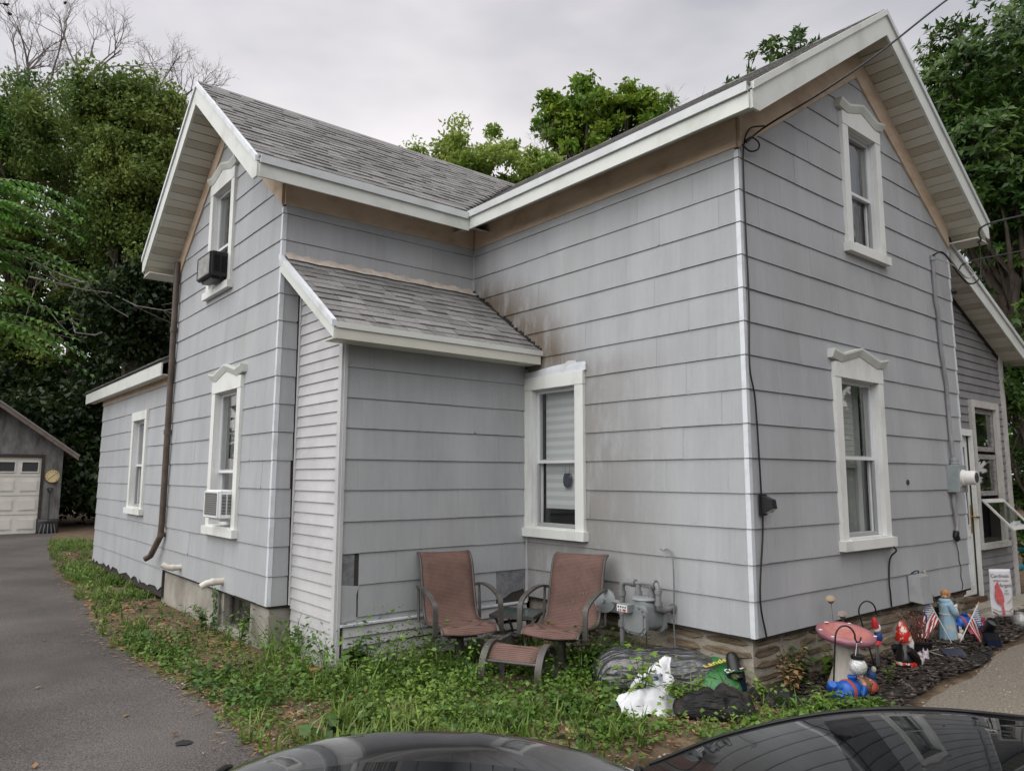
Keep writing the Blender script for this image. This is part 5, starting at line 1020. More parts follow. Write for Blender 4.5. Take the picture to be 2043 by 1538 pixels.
mb=MB(); GX.prism(mb,rpoly(.755,.945,-.035,.14,.045),.365,.375); build('front_boss',mb,m_gas,gm,smooth=40)
mb=MB(); mb.lathe([(.10,.0),(.108,.012),(.10,.025),(.085,.03)],(-.23,.855,.195),24,sx=1.05,sy=1.0); build('top_flange',mb,m_gas,gm,smooth=40)
mb=MB()
for y,z in rpoly(.748,.952,-.042,.152,.05,2): mb.lathe([(.009,.0),(.009,.01)],GX(y,z,.365),6,axis=(-1,0,0))
tag(build('bolt',mb,m_steel,gm),kind='stuff')
mb=MB(); mb.box((-.435,.855,.115),(-.36,.975,.175)); build('index_housing',mb,m_gas,gm); mb=MB(); mb.box((-.440,.862,.12),(-.4355,.968,.172)); ix=build('index_plate',mb,mat('index_white',(.66,.66,.65),.4,.3),gm)
mb=MB(); r_=random.Random(2)
for i in range(4): mb.box((-.4425,.872+.024*i,.150),(-.4405,.884+.024*i,.163))
for i in range(2): mb.box((-.4425,.94-.02*i,.126),(-.4405,.95-.02*i,.138))
build('index_marks',mb,m_blk,gm); mb=MB(); mb.box((-.4425,.872,.125),(-.4405,.905,.142)); build('index_label',mb,mat('label_red',(.40,.05,.04),.5),gm)
P=lambda *a:[np.array(q,float) for q in a]
mb=MB(); mb.tube(P((-.22,1.11,-.30),(-.22,1.11,.27),(-.22,1.10,.30),(-.22,1.075,.315),(-.22,.985,.318)),.024,10); mb.tube(P((-.22,.985,.318),(-.22,.79,.33),(-.22,.77,.33)),.014,8); mb.tube(P((-.22,.79,.33),(-.22,.735,.325),(-.22,.722,.30),(-.22,.721,.17),(-.22,.722,.145),(-.19,.728,.128),(-.13,.735,.123),(.0,.742,.123)),.024,10)
mb.tube(P((-.22,.93,.19),(-.22,.93,.31)),.022,10); mb.tube(P((-.22,.79,.19),(-.22,.79,.32)),.022,10); build('pipe',mb,m_pipe,gm,smooth=50)
for p,q,r in (((-.22,1.11,.20),(-.22,1.11,.24),.032),((-.22,1.11,.05),(-.22,1.11,.09),.032),((-.22,1.11,-.05),(-.22,1.11,.0),.036),((-.22,.93,.225),(-.22,.93,.26),.03),((-.22,.79,.225),(-.22,.79,.26),.03),((-.22,.745,.326),(-.22,.775,.328),.04),((-.22,.721,.26),(-.22,.721,.29),.031),((-.22,.721,.17),(-.22,.721,.20),.031),((-.02,.741,.123),(-.004,.742,.123),.04),((-.22,.96,.318),(-.22,1.0,.318),.032)): mb=MB(); mb.tube([p,q],r,10); build('fitting',mb,m_pipe,gm,smooth=40)
mb=MB(); mb.lathe([(.001,-.035),(.05,-.035),(.06,-.03),(.088,-.012),(.098,-.01),(.098,.01),(.088,.012),(.06,.03),(.03,.04),(.018,.043),(.018,.065),(.001,.066)],(-.27,1.26,.145),26,axis=(-.93,-.3,.1)); build('regulator',mb,m_gas,gm,smooth=35); mb=MB(); mb.tube(P((-.22,1.11,.14),(-.25,1.17,.145),(-.262,1.235,.145)),.02,8); build('regulator_neck',mb,m_pipe,gm,smooth=40)
mb=MB(); G_=[(-.365,1.245,.07),(-.345,1.295,.07),(-.34,1.295,.115),(-.36,1.245,.115)]; mb.poly(G_); build('regulator_plate',mb,m_steel,gm)
# ------------------------------------------------------------------ sling chairs, ottoman, side table
def slingmat():
    m=mat('brown_sling',(.155,.068,.05),.75,.2); t=m.node_tree; n=t.nodes; l=t.links.new; b=n['Principled BSDF']; tc=n.new('ShaderNodeTexCoord')
    fs=[]
    for ax_,sc_ in (('X',95),('Z',95)):
        wv=n.new('ShaderNodeTexWave'); wv.bands_direction=ax_; wv.inputs['Scale'].default_value=sc_/6.28*1.9; wv.inputs['Distortion'].default_value=.6; wv.inputs['Detail'].default_value=1; l(tc.outputs['Object'],wv.inputs[0]); fs.append(wv.outputs['Fac'])
    mu=n.new('ShaderNodeMath'); mu.operation='MULTIPLY'; l(fs[0],mu.inputs[0]); l(fs[1],mu.inputs[1]); z=n.new('ShaderNodeTexNoise'); z.inputs['Scale'].default_value=9; z.inputs['Detail'].default_value=6; l(tc.outputs['Object'],z.inputs[0])
    ad=n.new('ShaderNodeMath'); ad.operation='MULTIPLY_ADD'; ad.inputs[1].default_value=.6; l(z.outputs['Fac'],ad.inputs[0]); l(mu.outputs[0],ad.inputs[2]); r=n.new('ShaderNodeValToRGB'); r.color_ramp.elements[0].position=.2; r.color_ramp.elements[1].position=1.1; r.color_ramp.elements[0].color=(.064,.036,.030,1); r.color_ramp.elements[1].color=(.195,.121,.099,1); l(ad.outputs[0],r.inputs[0]); l(r.outputs[0],b.inputs['Base Color'])
    return m
m_sling=slingmat(); m_frame=mat('bronze_frame',(.045,.040,.037),.45,.45,col2=(.075,.068,.062),nscale=9)
def patio_chair(label,x,y,rz,sp):
    z0=float(H(x,y)); t=thing('patio_chair',label,'chair',(x,y,z0),rz,'brown sling patio chairs')
    prof=[(.30,.345),(.275,.375),(.22,.392),(.10,.385),(-.06,.368),(-.16,.372),(-.225,.43),(-.27,.54),(-.31,.68),(-.345,.80),(-.375,.865),(-.42,.91),(-.465,.925)]
    pr=np.array(prof); tt=np.linspace(0,1,len(pr)); q=np.linspace(0,1,40); py=hermite(tt,pr[:,0],q); pz=hermite(tt,pr[:,1],q); W_=.235
    G=[[(u*W_*(1+.0*k),py[k],pz[k]-.02*math.cos(u*PI/2)*(1 if k<18 else .3)) for u in np.linspace(-1,1,9)] for k in range(40)]
    mb=MB(); mb.grid(G); s=build('sling',mb,m_sling,t,smooth=60,local=True,fix=False); so_=s.modifiers.new('thick','SOLIDIFY'); so_.thickness=.006
    for sg in (-1,1):
        mb=MB(); mb.tube([(sg*(W_+.006),py[k],pz[k]-.004) for k in range(0,40,1)],.013,8); build('side_rail',mb,m_frame,t,smooth=60,local=True)
        path=[(sg*.285,.24,.31),(sg*.285,.245,.40),(sg*.285,.235,.54),(sg*.29,.20,.585),(sg*.295,.10,.625),(sg*.295,-.06,.655),(sg*.29,-.22,.66),(sg*.275,-.31,.645)]
        P_=np.array(path); t_=np.linspace(0,1,len(P_)); q_=np.linspace(0,1,28); Q=np.stack([hermite(t_,P_[:,i],q_) for i in range(3)],1); mb=MB(); lo,hi=[],[]
        for k in range(28):
            d=Q[min(k+1,27)]-Q[max(k-1,0)]; d/=np.linalg.norm(d); xs=np.array((1.,0,0)); nn_=np.cross(d,xs); nn_/=np.linalg.norm(nn_); lo.append([Q[k]+xs*.021+nn_*.009,Q[k]-xs*.021+nn_*.009,Q[k]-xs*.021-nn_*.009,Q[k]+xs*.021-nn_*.009])
        for k in range(27): mb.hull(lo[k],lo[k+1]) if k in(0,26) else None
        i0=len(mb.v)
        for L4 in lo: mb.v+=[tuple(v) for v in L4]
        for k in range(27):
            for j in range(4): a=i0+k*4+j; b=i0+k*4+(j+1)%4; mb.f.append((a,b,b+4,a+4))
        build('arm',mb,m_frame,t,smooth=35,local=True)
        mb=MB(); mb.tube([(sg*.285,.24,.335),(sg*.24,.20,.345)],.012,6); mb.tube([(sg*.278,-.31,.645),(sg*.245,-.30,.64)],.012,6); mb.tube([(sg*.283,-.28,.655),(sg*.283,-.25,.36),(sg*.24,-.18,.35)],.012,6); build('arm_brace',mb,m_frame,t,smooth=50,local=True)
    mb=MB()
    for y_ in (.2,-.12): mb.tube([(-.24,y_,.345),(0,y_,.30),(.24,y_,.345)],.013,8)
    mb.tube([(-.13,.2,.315),(-.12,.0,.285),(-.13,-.12,.315)],.014,8); mb.tube([(.13,.2,.315),(.12,.0,.285),(.13,-.12,.315)],.014,8); mb.box((-.13,-.02,.27),(.13,.10,.285)); build('rocker_mechanism',mb,m_frame,t,smooth=50,local=True)
    mb=MB(); mb.tube([(0,.03,.02),(0,.03,.28)],.032,14); build('post',mb,m_frame,t,smooth=50,local=True)
    mb=MB()
    for k in range(4):
        a=R(45+90*k); mb.bar((0,.03,.075),(.27*math.cos(a),.03+.27*math.sin(a),.018),.045,.02)
    build('base',mb,m_frame,t,local=True)
    if sp:
        mb=MB(); r_=random.Random(4)
        for i in range(16): k=r_.randrange(20,28); u=r_.uniform(-.45,.15); mb.bar((u*W_,py[k]+.008,pz[k]),(u*W_+r_.uniform(-.02,.02),py[k]+.012,pz[k]+r_.uniform(.01,.04)),.006,.001,(0,1,0))
        build('worn_spot',mb,mat('scuffed_mesh',(.27,.16,.125),.8),t,local=True)
    return t
def face(dx,dy): return math.atan2(-dx,dy)          # local +y towards (dx,dy)
patio_chair('left brown sling patio chair in front of the lean-to wall',-1.22,2.06,face(-.28,-.96),False)
patio_chair('right brown sling patio chair with pale scuff on its back',-.62,1.41,face(-.90,-.42),True)
ot=thing('ottoman','low brown sling ottoman with dark hoop frame','ottoman',(-1.12,1.38,float(H(-1.12,1.38))),face(-.93,-.50),None)
mb=MB(); q=np.linspace(-1,1,19); G=[[(u*.20,y_*.16,.30-.10*y_**2*1.0-.012*(1-u*u)) for u in np.linspace(-1,1,7)] for y_ in q]; mb.grid(G); s=build('sling',mb,m_sling,ot,smooth=60,local=True,fix=False); so_=s.modifiers.new('thick','SOLIDIFY'); so_.thickness=.006
for sg in (-1,1):
    mb=MB(); lo=[]
    for a in np.linspace(-100,100,22):
        c=np.array((sg*.232,.205*math.sin(R(a)),.105+.205*math.cos(R(a)))); n_=np.array((0,math.sin(R(a)),math.cos(R(a)))); x_=np.array((1.,0,0)); lo.append([c+x_*.027+n_*.009,c-x_*.027+n_*.009,c-x_*.027-n_*.009,c+x_*.027-n_*.009])
    lo=[[v+np.array((0,.03,-.16)) for v in lo[0]]]+lo+[[v+np.array((0,-.03,-.16)) for v in lo[-1]]]
    i0=0
    for L4 in lo: mb.v+=[tuple(v) for v in L4]
    for k in range(len(lo)-1):
        for j in range(4): a=k*4+j; b=k*4+(j+1)%4; mb.f.append((a,b,b+4,a+4))
    mb.f.append((3,2,1,0)); e=4*(len(lo)-1); mb.f.append((e,e+1,e+2,e+3)); build('hoop_leg',mb,m_frame,ot,smooth=35,local=True)
mb=MB()
for y_ in (-.16,.16): mb.tube([(-.23,y_,.195),(.23,y_,.195)],.013,8)
build('cross_rail',mb,m_frame,ot,smooth=50,local=True)
st=thing('side_table','small square patio table with dark green glass top','table',(-.44,2.21,float(H(-.44,2.21))),R(-58))
mb=MB(); h=.365; w_=.20
for q in ((-w_-.012,-w_-.012,w_+.012,-w_+.012),(-w_-.012,w_-.012,w_+.012,w_+.012),(-w_-.012,-w_+.012,-w_+.012,w_-.012),(w_-.012,-w_+.012,w_+.012,w_-.012)): mb.box((q[0],q[1],h-.03),(q[2],q[3],h))
build('top_frame',mb,m_frame,st,local=True); mb=MB(); mb.box((-w_+.012,-w_+.012,h-.012),(w_-.012,w_-.012,h-.006)); build('glass_top',mb,mat('green_glass',(.035,.062,.055),.22,.5,col2=(.06,.085,.075),nscale=14),st,local=True)
for k in range(4):
    a=R(45+90*k); c,s=math.cos(a),math.sin(a); mb=MB(); mb.tube([(c*.24,s*.24,h-.03),(c*.20,s*.20,.27),(c*.12,s*.12,.18),(c*.14,s*.14,.09),(c*.22,s*.22,.005)],.013,8); build('leg',mb,m_frame,st,smooth=60,local=True)
mb=MB(); mb.tube([(.12*math.cos(a),.12*math.sin(a),.175) for a in np.linspace(0,2*PI,21)],.009,6,cap=False); build('ring',mb,m_frame,st,smooth=60,local=True)
m_block=mat('cinder_grey',(.10,.095,.085),.95,.1,col2=(.18,.17,.155),nscale=12,bump=.8,bscale=60)
ck=thing('cinder_block','grey cinder block lying beneath the chairs','block',(-.72,2.18,float(H(-.72,2.18))),R(30)); mb=MB()
for q in ((-.2,-.1,.2,-.065),(-.2,.065,.2,.1),(-.2,-.065,-.165,.065),(-.018,-.065,.018,.065),(.165,-.065,.2,.065)): mb.box((q[0],q[1],0),(q[2],q[3],.19))
build('body',mb,m_block,ck,local=True)
def rock(name,label,x,y,s,m,seed,cat='stone',z=None,group=None):
    r_=np.random.default_rng(seed); mb=MB(); mb.ball((x,y,(float(H(x,y)) if z is None else z)+s[2]*.6),s,10,7); v=np.array(mb.v); c=v.mean(0); d=v-c; k=1+.18*np.sin(d@np.array((40,17,23))*.6+seed)+.1*np.sin(d@np.array((-21,35,44))+seed*2); mb.v=[tuple(p) for p in c+d*k[:,None]]; return tag(build(name,mb,m,smooth=40),label,cat,group)
rock('stone','reddish brown stone under the right patio chair',-.22,2.05,(.08,.07,.06),mat('red_stone',(.13,.075,.055),.9,.1,var=.3,nscale=9,bump=.4),1)
br=thing('brick','broken orange brick at the foot of the lean-to corner','brick',(-2.29,2.60,float(H(-2.29,2.6))),R(20)); mb=MB(); mb.hull([(-.10,-.05,.0),(.09,-.05,.0),(.10,.05,.0),(-.09,.05,.0)],[(-.095,-.045,.06),(.07,-.05,.065),(.085,.045,.055),(-.085,.04,.05)]); build('body',mb,mat('brick_orange',(.30,.105,.055),.9,.1,col2=(.42,.19,.11),nscale=12,bump=.5),br,local=True)
# litter and stones on the asphalt side
for i,(x,y,l) in enumerate(((-3.02,4.15,'pale stone on the drive edge by the grass'),(-2.75,1.75,'pale chip of wood on bare soil near the asphalt'),(-3.12,1.42,'small white flat stone at the asphalt corner'))): rock('stone',l,x,y,(.045,.03,.012),mat('pale_stone',(.36,.30,.23),.9,.1,var=.2,nscale=9),i+5)
ds_=thing('stain','dark oil spot on the asphalt drive','stain',(-3.55,1.62,float(H(-3.55,1.62)))); mb=MB(); r_=random.Random(4); mb.poly([(-3.55+.055*math.cos(a)*r_.uniform(.7,1.2),1.62+.05*math.sin(a)*r_.uniform(.7,1.2),float(H(-3.55,1.62))+.012) for a in np.linspace(0,6.1,14)]); build('spot',mb,mat('oil_spot',(.012,.012,.012),.7,.3),ds_)
cable('metal_rod','thin bent metal rod leaning against the wall beside the gas meter',[(.0-.06,.83,.60),(-.045,.80,.585),(-.04,.77,.60),(-.04,.725,.56),(-.05,.70,.45),(-.05,.70,.25),(-.06,.70,.0),(-.05,.69,-.31),(-.05,.69,-.42)],.006,'rod',m_pipe)
# ------------------------------------------------------------------ bags and landscape fabric
def crumple(G,amp,seed,fr=14.):
    r_=np.random.default_rng(seed); G=np.array(G,float); q=0
    for k in range(7):
        w_=r_.normal(size=3); w_/=np.linalg.norm(w_); f_=fr*r_.uniform(.5,2.2); q=q+np.abs(np.sin(G@w_*f_+r_.uniform(0,6)))*r_.uniform(.5,1.)/(.6+f_/fr)
    return q/3-.6
def pillow(name,label,cat,c,size,rz,m,seed,amp=.03,tilt=0.,nx=44,ny=30,bev=2.6):
    t=thing(name,label,cat,(c[0],c[1],float(H(c[0],c[1])) if len(c)<3 else c[2]),rz); Vt=[];Vb=[]; u=np.linspace(-1,1,nx); v=np.linspace(-1,1,ny); U,Vv=np.meshgrid(u,v,indexing='ij')
    prof=np.clip(1-np.abs(U)**bev,0,1)**.55*np.clip(1-np.abs(Vv)**bev,0,1)**.55; X_=U*size[0]/2*(1-.06*Vv**2); Y_=Vv*size[1]/2*(1-.06*U**2); Zt=size[2]*(.28+.72*prof); P3=np.stack([X_,Y_,Zt],-1); cr=crumple(P3.reshape(-1,3),amp,seed).reshape(Zt.shape); Zt=Zt+cr*amp*2*(.3+.7*prof); Zb=.28*size[2]*(1-prof**.5)*.9-.01
    I=np.arange(nx*ny).reshape(nx,ny); V=np.concatenate([np.stack([X_,Y_,Zt],-1).reshape(-1,3),np.stack([X_,Y_,np.minimum(Zb,Zt)],-1).reshape(-1,3)]); V[:,2]+=V[:,0]*tilt
    q=np.stack([I[:-1,:-1],I[1:,:-1],I[1:,1:],I[:-1,1:]],-1).reshape(-1,4); F=np.concatenate([q,q[:,::-1]+nx*ny]); rim=np.concatenate([I[:,0],I[-1,1:],I[-2::-1,-1],I[0,-2:0:-1]]); rn=np.roll(rim,-1); F=np.concatenate([F,np.stack([rim,rim+nx*ny,rn+nx*ny,rn],-1)])
    idxmesh('sack',V,F,m,t,smooth=True,local=True); return t
m_bagd=mat('dark_plastic_bag',(.05,.05,.055),.24,.8,col2=(.085,.085,.09),nscale=6)
def wrinkled(m,sc,st,rot):
    t=m.node_tree; n=t.nodes; l=t.links.new; b=n['Principled BSDF']; tc=n.new('ShaderNodeTexCoord'); mp=n.new('ShaderNodeMapping'); mp.inputs['Rotation'].default_value=(0,0,rot); mp.inputs['Scale'].default_value=(.25,1,1); l(tc.outputs['Object'],mp.inputs[0])
    wv=n.new('ShaderNodeTexWave'); wv.bands_direction='Y'; wv.inputs['Scale'].default_value=sc; wv.inputs['Distortion'].default_value=9; wv.inputs['Detail'].default_value=4; wv.inputs['Detail Scale'].default_value=1.6; l(mp.outputs[0],wv.inputs[0])
    bp=n.new('ShaderNodeBump'); bp.inputs['Strength'].default_value=st; bp.inputs['Distance'].default_value=.02; l(wv.outputs['Fac'],bp.inputs['Height']); l(bp.outputs[0],b.inputs['Normal']); return m
m_bagw=mat('white_plastic_bag',(.55,.56,.58),.35,.4,var=.05,nscale=5,bump=.3,bscale=25)
wrinkled(m_bagd,4.,.9,.2); pillow('mulch_bag','large dark grey plastic sack lying below the gas meter','bag',(-.26,.72),(1.0,.58,.25),R(-38),m_bagd,3,.03,nx=90,ny=60,bev=4.5)
bg_=thing('plastic_bag','crumpled white plastic bag among the weeds','bag',(-.95,.25,float(H(-.95,.25)))); nx,ny=70,44; U,Vv=np.meshgrid(np.linspace(0,1,nx),np.linspace(-1,1,ny),indexing='ij')
wd=np.interp(U,[0,.15,.42,.62,.82,1],[.17,.22,.18,.14,.08,.02]); Xb=.30*U+Vv*wd*VR[0]+.28*U*U*VR[0]; wd=wd*(1+.22*np.sin(U*17+Vv*3)*np.abs(Vv)); Yb=.42*U+Vv*wd*VR[1]+.28*U*U*VR[1]-.04; Zb=.03+.02*np.sin(U*9)+np.interp(U,[0,.1,.5,.8,1],[0,.09,.17,.21,.27])-.10*Vv**2*(1-U)
P3=np.stack([Xb,Yb,Zb],-1); P3[...,2]+=.13*crumple(P3.reshape(-1,3),1,5,20).reshape(Zb.shape); P3[...,2]+=.012*crumple(P3.reshape(-1,3),1,15,60).reshape(Zb.shape); P3[...,0]+=.08*crumple(P3.reshape(-1,3),1,8,14).reshape(Zb.shape); I=np.arange(nx*ny).reshape(nx,ny)
idxmesh('sheet',P3.reshape(-1,3),np.stack([I[:-1,:-1],I[1:,:-1],I[1:,1:],I[:-1,1:]],-1).reshape(-1,4),m_bagw,bg_,local=True)
mb=MB(); c_=P3[36,26]+np.array((-.012,-.012,.012)); mb.poly([c_+np.array(VR)*a_*.05+np.array((0,0,b_*.025)) for a_,b_ in ((-1,-1),(1,-1),(1,1),(-1,1))]); build('printed_mark',mb,mat('blue_print',(.04,.07,.14),.5,col2=(.5,.52,.55),nscale=50,sharp=(.45,.55)),bg_,local=True)
lb=pillow('soil_bag','green printed garden soil bag leaning on the stone corner','bag',(-.02,.30),(.46,.34,.20),R(35),mat('green_print',(.012,.085,.025),.4,.4,col2=(.035,.17,.05),nscale=8,bump=.3),9,.02,tilt=.30)
def text(s,name,par,loc,size,m,rot,ext=.001,sx=1.):
    c=bpy.data.curves.new(name,'FONT'); c.body=s; c.size=size; c.extrude=ext; c.align_x='CENTER'; c.align_y='CENTER'; o=bpy.data.objects.new(name,c); COL.objects.link(o); o.parent=par; o.location=loc; o.rotation_euler=rot; o.scale=(sx,1,1); c.materials.append(m); bpy.context.view_layer.update(); me=bpy.data.meshes.new_from_object(o.evaluated_get(bpy.context.evaluated_depsgraph_get())); q=link(name,me,None,par); q.location=loc; q.rotation_euler=rot; q.scale=(sx,1,1); bpy.data.objects.remove(o); return q
m_yel=mat('print_yellow',(.62,.52,.12),.5); m_wpr=mat('print_white',(.7,.71,.7),.5)
text('Landscape','lettering',lb,(-.02,-.03,.222),.085,m_yel,(R(8),R(-12),R(-62)),.003); text('SOIL','lettering',lb,(-.12,-.10,.185),.07,m_wpr,(R(14),R(-12),R(-62)),.003)
mb=MB(); mb.lathe([(.001,.0),(.07,.0),(.07,.004),(.001,.004)],(-.115,-.10,.176),20,sx=.7); build('printed_oval',mb,mat('print_dark_green',(.01,.06,.035),.5),lb,local=True); mb=MB(); mb.poly([(.10,.05,.262),(.2,.0,.25),(.21,-.07,.24),(.12,-.04,.255)]); build('printed_sky',mb,mat('print_blue',(.16,.26,.48),.5),lb,local=True)
m_fab=mat('black_fabric',(.010,.010,.010),.7,.3,col2=(.05,.038,.03),nscale=6,bump=.6,bscale=50,sharp=(.5,.75))
def drape(name,label,path,w_,amp,seed,m=m_fab,nx=70,ny=12,h=.05,cat='fabric'):
    P_=np.array(path,float); t_=np.linspace(0,1,len(P_)); q_=np.linspace(0,1,nx); c=np.stack([hermite(t_,P_[:,0],q_),hermite(t_,P_[:,1],q_)],1); d=np.gradient(c,axis=0); d/=np.linalg.norm(d,axis=1,keepdims=True); s=np.stack([-d[:,1],d[:,0]],1); v=np.linspace(-1,1,ny)
    X_=c[:,0,None]+s[:,0,None]*v*w_/2; Y_=c[:,1,None]+s[:,1,None]*v*w_/2; Z_=H(X_,Y_)+.02+h*(1-np.abs(v)**3)[None]*np.ones((nx,1))*.5; P3=np.stack([X_,Y_,Z_],-1); P3[...,2]+=np.maximum(amp*crumple(P3.reshape(-1,3),1,seed,24).reshape(Z_.shape),-.02*1); P3[...,0]+=.3*amp*crumple(P3.reshape(-1,3),1,seed+1,20).reshape(Z_.shape); I=np.arange(nx*ny).reshape(nx,ny)
    t=thing(name,label,cat,(*c[nx//2],float(H(*c[nx//2])))); idxmesh('cloth',P3.reshape(-1,3),np.stack([I[:-1,:-1],I[1:,:-1],I[1:,1:],I[:-1,1:]],-1).reshape(-1,4),m,t); return t
wrinkled(m_fab,6.,.7,.5); drape('landscape_fabric','strip of black landscape fabric edging the mulch bed',[(.02,.06),(.06,-.28),(.5,-.62),(1.1,-.64),(1.7,-.58),(2.3,-.62),(2.9,-.52)],.16,.05,4,nx=110,h=.07)
pillow('landscape_fabric','crumpled heap of black fabric on the bare soil','fabric',(-.60,-.06),(.55,.26,.19),R(-50),m_fab,13,.10,nx=50,ny=30)
pillow('landscape_fabric','small black fabric scrap bunched at the stone corner','fabric',(.02,-.16),(.34,.20,.08),R(20),m_fab,23,.07,nx=40,ny=26)
def spot(label,x,y,rz,el,z=None):
    z0=float(H(x,y)) if z is None else z; t=thing('solar_spotlight',label,'spotlight',(x,y,z0),rz); d=np.array((0,math.cos(el),math.sin(el))); c=np.array((0,0,.20)); mb=MB(); mb.lathe([(.02,-.10),(.035,-.09),(.048,-.06),(.048,.06),(.052,.065),(.052,.09),(.044,.09),(.040,.07)],c,18,axis=d); build('head',mb,m_blk,t,smooth=40,local=True); mb=MB(); mb.lathe([(.001,.07),(.040,.07),(.038,.074),(.001,.076)],c,16,axis=d); build('lens',mb,mat('dark_lens',(.03,.03,.03),.15,.5),t,local=True)
    mb=MB(); mb.box((-.06,-.02,.06),(.06,.05,.15)); mb.tube([(0,0,-.05),(0,0,.10)],.012,6); build('bracket',mb,m_blk,t,local=True); mb=MB(); mb.hull([(-.07,.06,.03),(.07,.06,.03),(.07,.02,.16),(-.07,.02,.16)],[(-.07,.07,.035),(.07,.07,.035),(.07,.03,.165),(-.07,.03,.165)]); build('solar_panel',mb,mat('solar_blue',(.008,.012,.03),.12,.6),t,local=True)
spot('black solar spotlight pointing up beside the soil bag',-.03,.17,R(150),R(-68)); spot('black solar spotlight tilted behind the small flag',3.12,-.50,R(150),R(50))

# ------------------------------------------------------------------ flower-bed ornaments
m_pink=mat('glazed_mauve',(.24,.085,.12),.28,.5,col2=(.30,.13,.165),nscale=5); m_pinkin=mat('glazed_pink',(.44,.185,.16),.45,.4,col2=(.33,.11,.10),nscale=9); m_crack=mat('crackled_stone',(.36,.33,.28),.75,.2,col2=(.45,.42,.37),nscale=16,stretch=(1,1,.2),bump=.4)
bb=thing('birdbath','pink mushroom birdbath with cream crackled stem','birdbath',(.68,-.34,float(H(.68,-.34))))
mb=MB(); mb.lathe([(.155,.0),(.165,.02),(.155,.07),(.13,.13),(.105,.2),(.095,.27),(.10,.33),(.115,.38),(.10,.40)],(0,0,0),28); build('stem',mb,m_crack,bb,smooth=60,local=True)
tl=Matrix.Translation((0,0,.40))@Matrix.Rotation(R(10),4,Vector((VR[0],VR[1],0)))@Matrix.Rotation(R(3),4,Vector((VF[0],VF[1],0)))
def tlathe(name,prof,m,par,caps,n=36,sm=50):
    mb=MB(); mb.lathe(prof,(0,0,0),n,caps=caps); mb.v=[tuple(tl@Vector(v)) for v in mb.v]; return build(name,mb,m,par,smooth=sm,local=True)
tlathe('bowl',[(.08,-.01),(.17,.015),(.225,.04),(.238,.06),(.235,.08),(.222,.09),(.205,.085)],m_pink,bb,(1,0)); tlathe('basin',[(.207,.0855),(.19,.06),(.14,.038),(.06,.032),(.004,.031)],m_pinkin,bb,(0,1))
m_wsp=mat('white_glaze',(.68,.66,.63),.3,.5); mb=MB()
for a,r,s in ((75,.21,.022),(140,.215,.018),(20,.225,.016),(235,.222,.017),(300,.224,.016),(180,.225,.015)):
    mb2=MB(); mb2.lathe([(.001,.0),(s,.0),(s*.7,.004),(.001,.005)],(0,0,0),12); p=tl@Vector((r*math.cos(R(a)),r*math.sin(R(a)),.0875)); mb2.v=[tuple(np.array(v)+np.array(p)) for v in mb2.v]; i=len(mb.v); mb.v+=mb2.v; mb.f+=[tuple(k+i for k in f) for f in mb2.f]
tag(build('white_spot',mb,m_wsp,bb,local=True),kind='stuff')
mb=MB(); mb.ball((.17,-.10,.06),(.05,.07,.075),14,10); mb.ball((.17,-.13,.14),(.035,.035,.045),12,8); build('seated_figure',mb,mat('blue_overall',(.03,.075,.20),.5,.3),bb,smooth=60,local=True); mb=MB(); mb.ball((.165,-.15,.185),(.022,.022,.026),10,8); mb.ball((.11,-.155,.05),(.018,.02,.018),10,8); mb.ball((.14,-.175,.05),(.018,.02,.018),10,8); build('paws',mb,m_crack,bb,smooth=60,local=True)
bb.scale=(.9,.9,.93)
def hook(label,x,y,h,lean,crook,sd=1):
    z=float(H(x,y)); t=thing('shepherd_hook',label,'garden hook',(x,y,z),0,None); base=np.array((0,0,-.05)); top=np.array((lean[0],lean[1],h)); d=np.array((crook[0],crook[1],0)); L_=np.linalg.norm(d); d=d/L_; pts=[base,base+(top-base)*.5,top]
    for a in np.linspace(180,20,10): pts.append(top+d*(L_/2+L_/2*math.cos(R(a)))+np.array((0,0,L_*.62*math.sin(R(a)))))
    e=pts[-1]; pts+= [e+np.array((0,0,-.03)),e+d*.012+np.array((0,0,-.055)),e+d*.035+np.array((0,0,-.05)),e+d*.045+np.array((0,0,-.02))]; mb=MB(); mb.tube(pts,.0065,7); build('rod',mb,m_blk,t,smooth=60,local=True); return np.array((x,y,z))+pts[-3]
hk=hook('black crook holding a glass globe in front of the birdbath',.33,-.40,.45,(.03,-.03,0),(.115,-.094))
gl=thing('glass_globe','clear crackled glass solar globe hanging from a crook','lantern',tuple(hk+np.array((0,0,-.15))))
c=hk+np.array((0,0,-.17)); mb=MB(); mb.ball(c,.062,20,14); build('globe',mb,mat('crackle_glass',(.30,.31,.30),.12,.7,col2=(.62,.63,.61),nscale=55,detail=3,bump=.6,bscale=70),gl,smooth=60); mb=MB(); mb.lathe([(.045,.0),(.047,.005),(.047,.022),(.04,.026)],c+np.array((0,0,.055)),18); build('cap',mb,m_blk,gl,smooth=40); mb=MB(); mb.tube([c+np.array((-.03,0,.08)),hk+np.array((0,0,-.005)),c+np.array((.03,0,.08))],.0025,5); build('bail',mb,m_steel,gl)
hk2=hook('black crook with a red white and blue chime behind the birdbath',1.31,-.29,.51,(-.11,.09,0),(.115,-.09))
m_red=mat('flag_red',(.42,.02,.03),.5,.3); m_whi=mat('flag_white',(.66,.65,.64),.6,.2); m_blu=mat('flag_blue',(.02,.045,.16),.5,.3)
ch=thing('wind_chime','red white and blue figure chime with silver tubes','wind chime',tuple(hk2+np.array((0,0,-.1)))); c=hk2+np.array((-.03,0,-.12))
